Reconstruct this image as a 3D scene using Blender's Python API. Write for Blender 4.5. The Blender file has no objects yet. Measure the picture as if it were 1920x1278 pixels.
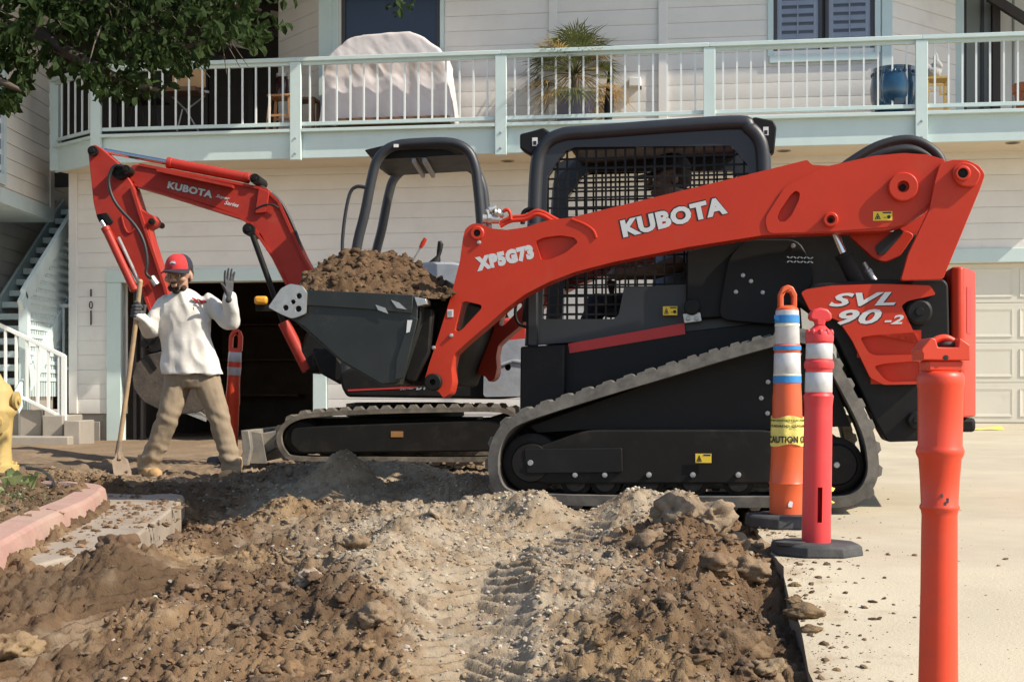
import bpy, bmesh, math, random
import numpy as np
from mathutils import Vector, Matrix
from mathutils.geometry import tessellate_polygon
R = math.radians
random.seed(7); rng = np.random.default_rng(11)
scene = bpy.context.scene
col = scene.collection
# ------------------------------------------------------------------ camera
F, CX, HY, ZC = 2600.0, 960.0, 740.0, 0.62       # focal length in photo pixels, centre column, horizon row, eye height
cam = bpy.data.cameras.new('camera'); cam_o = bpy.data.objects.new('camera', cam); col.objects.link(cam_o)
cam.sensor_width = 36.0; cam.lens = 36.0 * F / 1920.0
cam.shift_y = (HY - 639.0) / 1920.0
cam.clip_start = 0.05; cam.clip_end = 2000
cam_o.location = (0, 0, ZC); cam_o.rotation_euler = (R(90), 0, 0)
scene.camera = cam_o
# ------------------------------------------------------------------ sky, sun, exposure
SUN_EL, SUN_AZ = R(41), R(113)                   # azimuth clockwise from +Y (the view direction)
sun_dir = Vector((math.sin(SUN_AZ) * math.cos(SUN_EL), math.cos(SUN_AZ) * math.cos(SUN_EL), math.sin(SUN_EL)))
world = bpy.data.worlds.new('World'); scene.world = world; world.use_nodes = True
wn = world.node_tree; wn.nodes.clear()
sky = wn.nodes.new('ShaderNodeTexSky'); sky.sky_type = 'NISHITA'; sky.sun_disc = False
sky.sun_elevation = SUN_EL; sky.sun_rotation = SUN_AZ
bg = wn.nodes.new('ShaderNodeBackground'); bg.inputs['Strength'].default_value = 0.145
wo = wn.nodes.new('ShaderNodeOutputWorld')
wn.links.new(sky.outputs[0], bg.inputs[0]); wn.links.new(bg.outputs[0], wo.inputs[0])
sl = bpy.data.lights.new('sun', 'SUN'); sl.energy = 4.8; sl.angle = R(0.53); sl.color = (1.0, 0.915, 0.78)
slo = bpy.data.objects.new('sun', sl); col.objects.link(slo)
slo.rotation_euler = sun_dir.to_track_quat('Z', 'Y').to_euler(); slo.location = (8, -6, 12)
scene.view_settings.view_transform = 'Standard'; scene.view_settings.look = 'None'
scene.view_settings.exposure = 0.38; scene.view_settings.gamma = 1.0

# ------------------------------------------------------------------ helpers
def P(px, py, Y): return Vector(((px - CX) / F * Y, Y, ZC - (py - HY) / F * Y))
class Frame:
    """A standing frame: u to the right along the thing, v away from the camera, z up."""
    def __init__(s, px, Y, yaw, z=0.0):
        s.o = Vector(((px - CX) / F * Y, Y, z)); s.yaw = R(yaw)
        s.U = Vector((math.cos(s.yaw), -math.sin(s.yaw), 0)); s.V = Vector((math.sin(s.yaw), math.cos(s.yaw), 0))
    def uz(s, px, py, v=0.0):
        d = Vector(((px - CX) / F, 1, -(py - HY) / F)); c = Vector((0, 0, ZC))
        t = (s.o + v * s.V - c).dot(s.V) / d.dot(s.V); p = c + t * d
        return ((p - s.o).dot(s.U), p.z - s.o.z)
    def uvz(s, px, py, v=0.0):
        u, z = s.uz(px, py, v); return Vector((u, v, z))
    def poly(s, pts, v=0.0): return [s.uz(a, b, v) for a, b in pts]
    def scale(s, px, v=0.0):
        a = s.uz(px, 700, v); b = s.uz(px, 600, v); return (b[1] - a[1]) / 100.0   # metres per photo pixel
    def world(s, u, v, z): return s.o + u * s.U + v * s.V + Vector((0, 0, z))

def tag(o, label=None, cat=None, group=None, kind=None):
    if label: o['label'] = label
    if cat: o['category'] = cat
    if group: o['group'] = group
    if kind: o['kind'] = kind
    return o
def empty(name, loc=(0, 0, 0), rz=0.0, parent=None):
    o = bpy.data.objects.new(name, None); col.objects.link(o); o.location = loc; o.rotation_euler = (0, 0, rz)
    o.empty_display_size = 0.1; o.parent = parent
    return o
def froot(name, fr, label, cat, group=None):
    return tag(empty(name, fr.o, -fr.yaw), label, cat, group)
def link_mesh(name, me, mat, parent=None):
    o = bpy.data.objects.new(name, me); col.objects.link(o); o.parent = parent
    if mat is not None:
        me.materials.clear(); me.materials.append(mat)
    return o
def copy_tree(o, parent=None):
    c = o.copy(); col.objects.link(c); c.parent = parent
    for ch in o.children: copy_tree(ch, c)
    return c
def rounded(pts, r, n=4):
    """Round the corners of a 2D polygon; r a number or one per corner."""
    out = []; N = len(pts)
    for i in range(N):
        p = Vector(pts[i]); a = Vector(pts[i - 1]); b = Vector(pts[(i + 1) % N])
        rr = r[i] if isinstance(r, (list, tuple)) else r
        da, db = a - p, b - p
        if rr <= 0 or da.length < 1e-6 or db.length < 1e-6: out.append(tuple(p)); continue
        t = min(rr, da.length * .45, db.length * .45)
        s, e = p + da.normalized() * t, p + db.normalized() * t
        for k in range(n + 1):
            q = k / n; out.append(tuple((1 - q) ** 2 * s + 2 * q * (1 - q) * p + q * q * e))
    return out
def catmull(pts, n=8, closed=False):
    pts = [Vector(p) for p in pts]; out = []; N = len(pts)
    for i in range(N if closed else N - 1):
        g = (lambda k: pts[k % N]) if closed else (lambda k: pts[max(0, min(N - 1, k))])
        p0, p1, p2, p3 = g(i - 1), g(i), g(i + 1), g(i + 2)
        for k in range(n):
            t = k / n
            out.append(.5 * ((2 * p1) + (p2 - p0) * t + (2 * p0 - 5 * p1 + 4 * p2 - p3) * t * t + (3 * p1 - p0 - 3 * p2 + p3) * t ** 3))
    if not closed: out.append(pts[-1])
    return out
class MB:
    def __init__(s): s.v = []; s.f = []
    def add(s, vs, fs):
        b = len(s.v); s.v += [tuple(v) for v in vs]; s.f += [tuple(i + b for i in f) for f in fs]; return s
    def box(s, x0, x1, y0, y1, z0, z1):
        return s.add([(x, y, z) for z in (z0, z1) for y in (y0, y1) for x in (x0, x1)],
                     [(0, 1, 3, 2), (4, 6, 7, 5), (0, 4, 5, 1), (2, 3, 7, 6), (0, 2, 6, 4), (1, 5, 7, 3)])
    def obox(s, c, size, m=None):
        m = m or Matrix.Identity(3); c = Vector(c); h = Vector(size) / 2
        return s.add([c + m @ Vector((sx * h.x, sy * h.y, sz * h.z)) for sz in (-1, 1) for sy in (-1, 1) for sx in (-1, 1)],
                     [(0, 1, 3, 2), (4, 6, 7, 5), (0, 4, 5, 1), (2, 3, 7, 6), (0, 2, 6, 4), (1, 5, 7, 3)])
    def bar(s, a, b, w, h, up=(0, 0, 1)):
        """A rectangular bar from a to b: w across, h along up."""
        a, b = Vector(a), Vector(b); d = (b - a); L = d.length; d.normalize()
        x = d.cross(Vector(up)).normalized(); z = x.cross(d)
        m = Matrix((x, d, z)).transposed(); return s.obox((a + b) / 2, (w, L, h), m)
    def prism(s, poly, v0, v1, holes=()):
        loops = [[Vector((p[0], p[1], 0)) for p in poly]] + [[Vector((p[0], p[1], 0)) for p in h] for h in holes]
        flat = [p for l in loops for p in l]; n = len(flat)
        if holes:
            tris = tessellate_polygon(loops); fr = [tuple(t) for t in tris]
        else: fr = [tuple(range(n))]
        vs = [(p.x, v0, p.y) for p in flat] + [(p.x, v1, p.y) for p in flat]
        fs = list(fr) + [tuple(i + n for i in reversed(f)) for f in fr]; b = 0
        for l in loops:
            k = len(l)
            for i in range(k): fs.append((b + i, b + (i + 1) % k, b + (i + 1) % k + n, b + i + n))
            b += k
        return s.add(vs, fs)
    def hprism(s, poly, z0, z1):
        n = len(poly); vs = [(p[0], p[1], z0) for p in poly] + [(p[0], p[1], z1) for p in poly]
        return s.add(vs, [tuple(range(n)), tuple(range(2 * n - 1, n - 1, -1))] + [(i, (i + 1) % n, (i + 1) % n + n, i + n) for i in range(n)])
    def loft(s, rings, cap=True, closed=True):
        b = 0; n = len(rings[0]); vs = [p for r in rings for p in r]; fs = []
        for j in range(len(rings) - 1):
            for i in range(n if closed else n - 1):
                k = (i + 1) % n; fs.append((j * n + i, j * n + k, (j + 1) * n + k, (j + 1) * n + i))
        if cap and closed: fs += [tuple(range(n - 1, -1, -1)), tuple(range((len(rings) - 1) * n, len(rings) * n))]
        return s.add(vs, fs)
    def tube(s, pts, r, n=10, flat=None):
        pts = [Vector(p) for p in pts]; N = len(pts); rings = []; ref = None
        for i, p in enumerate(pts):
            d = (pts[min(i + 1, N - 1)] - pts[max(i - 1, 0)]).normalized()
            if ref is None: ref = Vector((0, 0, 1)) if abs(d.z) < .9 else Vector((1, 0, 0))
            x = (ref - d * ref.dot(d)).normalized(); ref = x; y = d.cross(x)
            rr = r[i] if isinstance(r, (list, tuple)) else r
            rx, ry = rr if isinstance(rr, (list, tuple)) else (rr, rr)
            rings.append([p + x * math.cos(2 * math.pi * k / n) * rx + y * math.sin(2 * math.pi * k / n) * ry for k in range(n)])
        return s.loft(rings)
    def cyl(s, a, b, r, n=20, r2=None): return s.tube([a, b], [r, r if r2 is None else r2], n)
    def lathe(s, prof, c=(0, 0, 0), n=24, ax='z', a0=0.0):
        """prof of (radius, height) turned about z, or about v for ax 'v'."""
        rings = []
        for rr, h in prof:
            ring = []
            for k in range(n):
                a = a0 + 2 * math.pi * k / n; x, y = rr * math.cos(a), rr * math.sin(a)
                ring.append(Vector(c) + (Vector((x, y, h)) if ax == 'z' else Vector((x, h, y)) if ax == 'v' else Vector((h, x, y))))
            rings.append(ring)
        return s.loft(rings)
    def ball(s, c, r, n=12, m=8):
        rx, ry, rz = r if isinstance(r, (list, tuple)) else (r, r, r)
        rings = []
        for j in range(1, m):
            t = math.pi * j / m
            rings.append([(c[0] + rx * math.sin(t) * math.cos(2 * math.pi * k / n), c[1] + ry * math.sin(t) * math.sin(2 * math.pi * k / n), c[2] - rz * math.cos(t)) for k in range(n)])
        return s.loft(rings)
    def mesh(s, name, smooth=35, recalc=True):
        me = bpy.data.meshes.new(name); me.from_pydata(s.v, [], s.f); 
        if recalc:
            bm = bmesh.new(); bm.from_mesh(me); bmesh.ops.recalc_face_normals(bm, faces=bm.faces); bm.to_mesh(me); bm.free()
        if smooth:
            me.polygons.foreach_set('use_smooth', [True] * len(me.polygons)); me.set_sharp_from_angle(angle=R(smooth))
        me.update(); return me
    def build(s, name, mat, parent=None, smooth=35, bevel=0.0, seg=2, angle=40):
        o = link_mesh(name, s.mesh(name, smooth), mat, parent)
        if bevel: add_bevel(o, bevel, seg, angle)
        return o
def add_bevel(o, w, seg=2, angle=40):
    m = o.modifiers.new('bevel', 'BEVEL'); m.width = w; m.segments = seg; m.limit_method = 'ANGLE'; m.angle_limit = R(angle); m.harden_normals = False
def evaluated(o):
    bpy.context.view_layer.update()
    dg = bpy.context.evaluated_depsgraph_get()
    return bpy.data.meshes.new_from_object(o.evaluated_get(dg))
def union(mb, voxel, smooth=3, name='blend'):
    """One continuous skin over overlapping pieces."""
    o = link_mesh(name, mb.mesh(name, 0), None); m = o.modifiers.new('r', 'REMESH'); m.mode = 'VOXEL'; m.voxel_size = voxel
    if smooth:
        q = o.modifiers.new('s', 'SMOOTH'); q.factor = .5; q.iterations = smooth
    me = evaluated(o); old = o.data; bpy.data.objects.remove(o); bpy.data.meshes.remove(old)
    me.polygons.foreach_set('use_smooth', [True] * len(me.polygons)); return me
def displace(me, fn):
    """Move every vertex along its normal by fn(points)."""
    n = len(me.vertices); co = np.empty(n * 3); me.vertices.foreach_get('co', co); co = co.reshape(-1, 3)
    no = np.empty(n * 3); me.vertices.foreach_get('normal', no); no = no.reshape(-1, 3)
    me.vertices.foreach_set('co', (co + no * fn(co)[:, None]).ravel()); me.update(); return me
# --- noise in numpy
def _hash(ix, iy, iz, seed):
    h = (ix * 374761393 + iy * 668265263 + iz * 2147483647 + seed * 974711) & 0x7fffffff
    h = ((h ^ (h >> 13)) * 1274126177) & 0x7fffffff
    return ((h ^ (h >> 16)) & 0xffff) / 65535.0
def vnoise(x, y, z=None, seed=0):
    z = np.zeros_like(x) if z is None else z
    ix, iy, iz = np.floor(x).astype(np.int64), np.floor(y).astype(np.int64), np.floor(z).astype(np.int64)
    fx, fy, fz = x - ix, y - iy, z - iz
    fx, fy, fz = [t * t * (3 - 2 * t) for t in (fx, fy, fz)]
    r = 0
    for dx in (0, 1):
        for dy in (0, 1):
            for dz in (0, 1):
                w = (fx if dx else 1 - fx) * (fy if dy else 1 - fy) * (fz if dz else 1 - fz)
                r = r + w * _hash(ix + dx, iy + dy, iz + dz, seed)
    return r
def fbm(x, y, z=None, o=4, seed=0, gain=.5):
    a, s, t = 1.0, 0, 0; z = np.zeros_like(x) if z is None else z
    for k in range(o):
        s = s + a * (vnoise(x * 2 ** k + 13.7 * k, y * 2 ** k + 7.1 * k, z * 2 ** k + 3.3 * k, seed + k) - .5); t += a; a *= gain
    return s / t * 2
def worley(x, y, seed=0):
    """Distance to the nearest jittered cell point and that cell's random value."""
    ix, iy = np.floor(x).astype(np.int64), np.floor(y).astype(np.int64)
    best = np.full(x.shape, 9.0); val = np.zeros_like(x)
    for dx in (-1, 0, 1):
        for dy in (-1, 0, 1):
            cx, cy = ix + dx, iy + dy; z = np.zeros_like(cx)
            d = (cx + _hash(cx, cy, z, seed) - x) ** 2 + (cy + _hash(cx, cy, z, seed + 5) - y) ** 2
            k = d < best; best = np.where(k, d, best); val = np.where(k, _hash(cx, cy, z, seed + 9), val)
    return np.sqrt(best), val
# ------------------------------------------------------------------ materials
def mat(name, c, rough=.55, metal=0., var=.12, scale=6., bump=0., bscale=60., dust=0., dustc=(.36, .29, .21), dscale=5., attr=None, spec=.5, coat=0., alpha=1., trans=0., sss=0.):
    m = bpy.data.materials.new(name); m.use_nodes = True; nt = m.node_tree; N = nt.nodes; L = nt.links
    b = N['Principled BSDF']; b.inputs['Roughness'].default_value = rough; b.inputs['Metallic'].default_value = metal
    b.inputs['Specular IOR Level'].default_value = spec; b.inputs['Coat Weight'].default_value = coat
    b.inputs['Transmission Weight'].default_value = trans; b.inputs['Alpha'].default_value = alpha
    if sss: b.inputs['Subsurface Weight'].default_value = sss; b.inputs['Subsurface Radius'].default_value = (.02, .008, .005)
    tc = N.new('ShaderNodeTexCoord')
    def noise(sc, det=5, rough_=.6):
        n = N.new('ShaderNodeTexNoise'); n.inputs['Scale'].default_value = sc; n.inputs['Detail'].default_value = det; n.inputs['Roughness'].default_value = rough_
        L.new(tc.outputs['Object'], n.inputs['Vector']); return n
    if attr:
        a = N.new('ShaderNodeAttribute'); a.attribute_name = attr; base = a.outputs['Color']
    else:
        r = N.new('ShaderNodeRGB'); r.outputs[0].default_value = (*c, 1); base = r.outputs[0]
    def mix(a_, b_, fac, mode='MIX'):
        x = N.new('ShaderNodeMix'); x.data_type = 'RGBA'; x.blend_type = mode
        L.new(fac, x.inputs[0]) if hasattr(fac, 'links') else setattr(x.inputs[0], 'default_value', fac)
        for s_, q in ((x.inputs[6], a_), (x.inputs[7], b_)):
            L.new(q, s_) if hasattr(q, 'links') else setattr(s_, 'default_value', q)
        return x.outputs[2]
    if var:
        n = noise(scale); mr = N.new('ShaderNodeMapRange'); L.new(n.outputs[0], mr.inputs[0])
        mr.inputs[1].default_value = .25; mr.inputs[2].default_value = .75; mr.inputs[3].default_value = 1 - var; mr.inputs[4].default_value = 1 + var
        cb = N.new('ShaderNodeCombineColor')
        for i in range(3): L.new(mr.outputs[0], cb.inputs[i])
        base = mix(base, cb.outputs[0], 1.0, 'MULTIPLY')
        rr = N.new('ShaderNodeMapRange'); L.new(n.outputs[0], rr.inputs[0]); rr.inputs[3].default_value = max(.05, rough - .1); rr.inputs[4].default_value = min(1, rough + .12)
        L.new(rr.outputs[0], b.inputs['Roughness'])
    if dust:
        n2 = noise(dscale, 8, .7); r2 = N.new('ShaderNodeMapRange'); L.new(n2.outputs[0], r2.inputs[0])
        r2.inputs[1].default_value = .62 - dust * .35; r2.inputs[2].default_value = .78; r2.inputs[3].default_value = 0; r2.inputs[4].default_value = min(1., .25 + dust * .8)
        base = mix(base, (*dustc, 1), r2.outputs[0])
    L.new(base, b.inputs['Base Color'])
    if bump:
        n3 = noise(bscale, 6, .65); bp = N.new('ShaderNodeBump'); bp.inputs['Strength'].default_value = bump; bp.inputs['Distance'].default_value = .01
        L.new(n3.outputs[0], bp.inputs['Height']); L.new(bp.outputs[0], b.inputs['Normal'])
    return m
M = {
 'siding': mat('siding_paint', (.745, .715, .665), .6, var=.05, scale=3, bump=.08, bscale=25, dust=.12, dustc=(.5, .43, .36), dscale=1.7),
 'aqua': mat('aqua_trim_paint', (.56, .67, .645), .5, var=.05, scale=4, bump=.04, dust=.1, dustc=(.45, .46, .42), dscale=2),
 'aqua2': mat('aqua_stair_paint', (.56, .66, .66), .6, var=.08, scale=4, dust=.15, dustc=(.3, .32, .3), dscale=3),
 'baluster': mat('white_baluster_paint', (.72, .76, .74), .4, var=.03),
 'soffit': mat('soffit_paint', (.66, .57, .44), .7, var=.05, scale=2, bump=.05),
 'garage_door': mat('garage_door_paint', (.70, .66, .55), .45, var=.04, scale=3, dust=.08, dscale=2),
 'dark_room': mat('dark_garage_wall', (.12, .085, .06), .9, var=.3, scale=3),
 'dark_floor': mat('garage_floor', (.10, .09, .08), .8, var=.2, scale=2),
 'found': mat('foundation_concrete', (.30, .27, .23), .9, var=.15, scale=5, bump=.3, dust=.3, dustc=(.22, .17, .12)),
 'glass_dark': mat('dark_door_glass', (.018, .022, .035), .12, var=.1, scale=1, spec=.6),
 'wframe': mat('dark_window_frame', (.05, .045, .045), .45, var=.1),
 'shutter': mat('lilac_shutter', (.56, .57, .66), .5, var=.05),
 'grey_panel': mat('grey_panel', (.30, .32, .30), .6, var=.06, scale=2),
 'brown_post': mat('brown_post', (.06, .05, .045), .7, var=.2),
 'white_panel': mat('white_panel', (.74, .74, .69), .6, var=.03),
 'roof': mat('roof_shingle', (.12, .11, .10), .9, var=.2),
 'black_num': mat('black_metal_number', (.02, .018, .016), .5),
 'lampring': mat('downlight_ring', (.30, .24, .17), .5), 'lamp_in': mat('downlight_inside', (.05, .04, .03), .6),
 'bolt': mat('galvanised_bolt', (.42, .42, .41), .4, .6, var=.15, scale=30),
 'concrete': mat('driveway_concrete', (.50, .435, .315), .9, var=.13, scale=1.1, bump=.35, bscale=90, dust=.45, dustc=(.36, .30, .215), dscale=1.3),
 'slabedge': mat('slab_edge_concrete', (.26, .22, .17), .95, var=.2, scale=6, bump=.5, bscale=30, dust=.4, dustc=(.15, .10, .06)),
 'gutter': mat('gutter_concrete', (.33, .275, .215), .95, var=.15, scale=5, bump=.4, bscale=50, dust=.55, dustc=(.20, .135, .085), dscale=4),
 'redcurb': mat('worn_red_kerb_paint', (.40, .205, .17), .9, var=.22, scale=7, bump=.6, bscale=40, dust=.95, dustc=(.40, .315, .24), dscale=2.6),
 'soil': mat('soil', (.2, .14, .09), .95, var=.20, scale=22, bump=.9, bscale=120, attr='soil_colour', spec=.15),
 'clod': mat('dirt_clod', (.2, .14, .09), .95, var=.16, scale=30, bump=.7, bscale=150, attr='soil_colour', spec=.15),
 'orange': mat('orange_red_machine_paint', (.52, .038, .014), .42, var=.07, scale=3, coat=.0, spec=.3, bump=.02, bscale=120, dust=.16, dustc=(.44, .10, .055), dscale=4),
 'orange_old': mat('worn_red_machine_paint', (.38, .032, .020), .5, spec=.3, var=.12, scale=5, dust=.22, dustc=(.36, .12, .085), dscale=6),
 'black': mat('black_powder_coat', (.010, .0095, .0093), .55, var=.18, scale=8, bump=.05, bscale=200, dust=.12, dustc=(.045, .04, .032), dscale=4, spec=.25),
 'blackdusty': mat('dusty_black_frame', (.012, .011, .010), .65, var=.2, scale=8, dust=.3, dustc=(.05, .042, .033), dscale=7, spec=.2),
 'grey_dark': mat('charcoal_cab_paint', (.026, .028, .032), .42, var=.08, scale=10, bump=.06, bscale=260),
 'bucketsteel': mat('black_bucket_steel', (.028, .031, .029), .45, .25, var=.25, scale=5, dust=.14, dustc=(.12, .11, .09), dscale=7),
 'steel': mat('bare_steel', (.52, .50, .47), .38, .7, var=.2, scale=14, bump=.1, dust=.25, dustc=(.30, .26, .2)),
 'chrome': mat('chrome_rod', (.62, .63, .66), .16, 1., var=.05),
 'rubber': mat('track_rubber', (.06, .056, .05), .85, var=.2, scale=10, dust=.75, dustc=(.27, .245, .205), dscale=5),
 'rubber2': mat('old_track_rubber', (.07, .06, .05), .9, var=.25, scale=9, dust=.7, dustc=(.30, .255, .195), dscale=7),
 'hose': mat('rubber_hose', (.022, .022, .022), .5, var=.15),
 'silver': mat('silver_print', (.60, .60, .59), .45, var=.04), 'inkblack': mat('black_print', (.014, .013, .013), .5),
 'yellow': mat('yellow_warning_print', (.78, .55, .04), .5, var=.05), 'whiteprint': mat('white_print', (.75, .74, .72), .5, var=.04),
 'greyplastic': mat('dusty_grey_cover', (.30, .32, .35), .55, var=.2, scale=8, bump=.3, bscale=20, dust=.3, dustc=(.36, .33, .29)),
 'redstripe': mat('red_stripe_decal', (.50, .03, .028), .5, var=.06),
 'bucketdirty': mat('muddy_bucket_steel', (.075, .062, .05), .85, .0, var=.3, scale=9, bump=.6, bscale=25, dust=.6, dustc=(.15, .105, .068), dscale=9),
 'bladepaint': mat('worn_blade_steel', (.22, .205, .18), .65, .15, var=.3, scale=7, bump=.3, bscale=30, dust=.6, dustc=(.33, .28, .2), dscale=5),
 'amber': mat('amber_lamp_lens', (.75, .33, .03), .25, var=.1),
 'del_orange': mat('orange_delineator_plastic', (.66, .10, .026), .45, var=.06, scale=6, dust=.35, dustc=(.42, .13, .065), dscale=9, sss=.05),
 'del_red': mat('pink_red_delineator_plastic', (.70, .045, .048), .45, var=.05, scale=6, dust=.3, dustc=(.50, .10, .08), dscale=9, sss=.05),
 'del_near': mat('bright_orange_delineator_plastic', (.72, .062, .022), .42, var=.06, scale=5, dust=.3, dustc=(.42, .065, .035), dscale=9, sss=.05),
 'reflect': mat('reflective_sheeting', (.55, .55, .55), .45, .1, var=.12, scale=40, dust=.15),
 'bluetape': mat('blue_tape', (.03, .22, .52), .55, var=.1, scale=20, bump=.2), 'cream': mat('cream_tape_edge', (.72, .68, .50), .7),
 'yellowtape': mat('yellow_caution_tape', (.72, .60, .14), .5, var=.15, scale=25, bump=.4, bscale=60),
 'basrub': mat('black_rubber_base', (.045, .045, .047), .8, var=.2, scale=10, bump=.3, dust=.4, dustc=(.14, .13, .115), dscale=6),
 'hydrant': mat('yellow_hydrant_paint', (.50, .36, .13), .65, var=.2, scale=9, bump=.3, bscale=30, dust=.45, dustc=(.40, .29, .12)),
 'shirt': mat('dusty_white_cotton', (.68, .645, .59), .9, var=.09, scale=7, bump=.2, bscale=60, dust=.42, dustc=(.47, .39, .29), dscale=4),
 'pants': mat('khaki_cotton', (.275, .21, .14), .9, var=.12, scale=9, bump=.2, bscale=90, dust=.35, dustc=(.36, .29, .21), dscale=6),
 'skin': mat('tanned_skin', (.44, .25, .165), .55, var=.08, scale=20, sss=.1), 'beard': mat('dark_beard', (.035, .022, .016), .9, bump=.6, bscale=150),
 'glove': mat('dark_grey_glove', (.065, .065, .068), .8, var=.2, scale=30, bump=.3, bscale=120), 'redcuff': mat('red_cuff', (.5, .05, .05), .8),
 'capred': mat('red_cap_cloth', (.58, .035, .035), .85, bump=.1, bscale=150), 'capnavy': mat('navy_cap_cloth', (.02, .02, .032), .85, bump=.1, bscale=150),
 'boot': mat('tan_suede_boot', (.44, .27, .12), .85, var=.15, scale=20, bump=.2, dust=.3), 'sole': mat('pale_boot_sole', (.45, .36, .24), .8),
 'wood': mat('weathered_wood_handle', (.40, .27, .15), .7, var=.2, scale=15, bump=.2, dust=.35, dustc=(.36, .29, .2)),
 'oak': mat('varnished_stool_wood', (.46, .22, .085), .5, var=.2, scale=8), 'brownwood': mat('brown_cart_wood', (.18, .09, .045), .55, var=.25, scale=6),
 'rust': mat('muddy_shovel_steel', (.24, .18, .13), .75, .2, var=.3, scale=12, bump=.3, dust=.5, dustc=(.3, .22, .15)),
 'cover': mat('pale_lilac_grill_cover', (.64, .58, .58), .8, var=.05, scale=4, bump=.25, bscale=8, dust=.1, dustc=(.6, .54, .5)),
 'bluepot': mat('blue_glazed_ceramic', (.010, .055, .11), .12, var=.4, scale=5, coat=.6), 'lavpot': mat('lavender_grey_pot', (.17, .16, .22), .5, var=.1),
 'terracotta': mat('terracotta', (.42, .14, .07), .8, var=.12), 'umbrella': mat('dark_navy_umbrella_cloth', (.016, .02, .03), .8),
 'goldstand': mat('yellow_plant_stand', (.55, .36, .10), .6, var=.15), 'stone': mat('grey_stone_figure', (.34, .34, .33), .9, bump=.4),
 'frond': mat('palm_frond', (.13, .145, .045), .6, var=.3, scale=8), 'frond_dry': mat('dry_palm_frond', (.42, .27, .09), .7, var=.3, scale=8), 'palmtrunk': mat('palm_trunk', (.12, .09, .06), .9, bump=.6),
 'leaf': mat('leaf_green', (.034, .058, .015), .75, var=.5, scale=4, spec=.2), 'bark': mat('bark', (.11, .085, .065), .95, var=.25, scale=12, bump=.8, bscale=25),
 'tan': mat('tan_cushion', (.62, .38, .19), .8, var=.06), 'seat': mat('dark_patio_frame', (.03, .027, .025), .6), 'seatmetal': mat('pale_metal_leg', (.45, .45, .44), .4, .5),
 'denim': mat('blue_grey_shirt', (.25, .29, .38), .9, var=.1), 'darkcloth': mat('dark_trousers', (.025, .027, .04), .9, var=.1), 'darkred': mat('dark_red_sleeve', (.16, .03, .028), .9, var=.1),
 'skin_shaded': mat('shaded_brown_skin', (.15, .085, .058), .6), 'grass': mat('dry_grass', (.10, .13, .05), .8, var=.3, scale=10), 'paleleaf': mat('pale_leaf', (.36, .40, .18), .6, var=.2), 'whitebox': mat('white_plastic_box', (.72, .70, .66), .5),  # operator's skin colour darkened to stand in for the cab's shade
}
# soft light through leaves
for k in ('leaf', 'frond', 'frond_dry', 'paleleaf'):
    nt = M[k].node_tree; b = nt.nodes['Principled BSDF']; out = [n for n in nt.nodes if n.type == 'OUTPUT_MATERIAL'][0]
    t = nt.nodes.new('ShaderNodeBsdfTranslucent'); ms = nt.nodes.new('ShaderNodeMixShader'); ms.inputs[0].default_value = .42
    c = b.inputs['Base Color'].links[0].from_socket; nt.links.new(c, t.inputs[0])
    nt.links.new(b.outputs[0], ms.inputs[1]); nt.links.new(t.outputs[0], ms.inputs[2]); nt.links.new(ms.outputs[0], out.inputs[0])
def lettering(s, parent, A, B, height, v, m, bold=0., shear=0., ext=.003, name='lettering'):
    """Letters laid on a plane of constant v, from A to B (u, z), cap height given."""
    cu = bpy.data.curves.new(name, 'FONT'); cu.body = s; cu.offset = bold; cu.shear = shear; cu.resolution_u = 3; cu.space_character = 1.0 + bold * 1.6
    o = bpy.data.objects.new(name, cu); col.objects.link(o); me = evaluated(o); bpy.data.objects.remove(o)
    n = len(me.vertices); co = np.empty(n * 3); me.vertices.foreach_get('co', co); co = co.reshape(-1, 3)
    co[:, :2] -= co[:, :2].min(0); co[:, :2] /= co[:, :2].max(0)
    A, B = np.array(A), np.array(B); d = B - A; nn = np.array([-d[1], d[0]]) / np.linalg.norm(d) * height
    bm = bmesh.new(); bm.from_mesh(me); bm.verts.ensure_lookup_table()
    for i, vt in enumerate(bm.verts):
        q = A + d * co[i, 0] + nn * co[i, 1]; vt.co = (q[0], v, q[1])
    ex = bmesh.ops.extrude_face_region(bm, geom=bm.faces[:])
    for g in ex['geom']:
        if isinstance(g, bmesh.types.BMVert): g.co.y -= ext
    bmesh.ops.recalc_face_normals(bm, faces=bm.faces); bm.to_mesh(me); bm.free()
    me.polygons.foreach_set('use_smooth', [False] * len(me.polygons))
    return link_mesh(name, me, m, parent)
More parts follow.
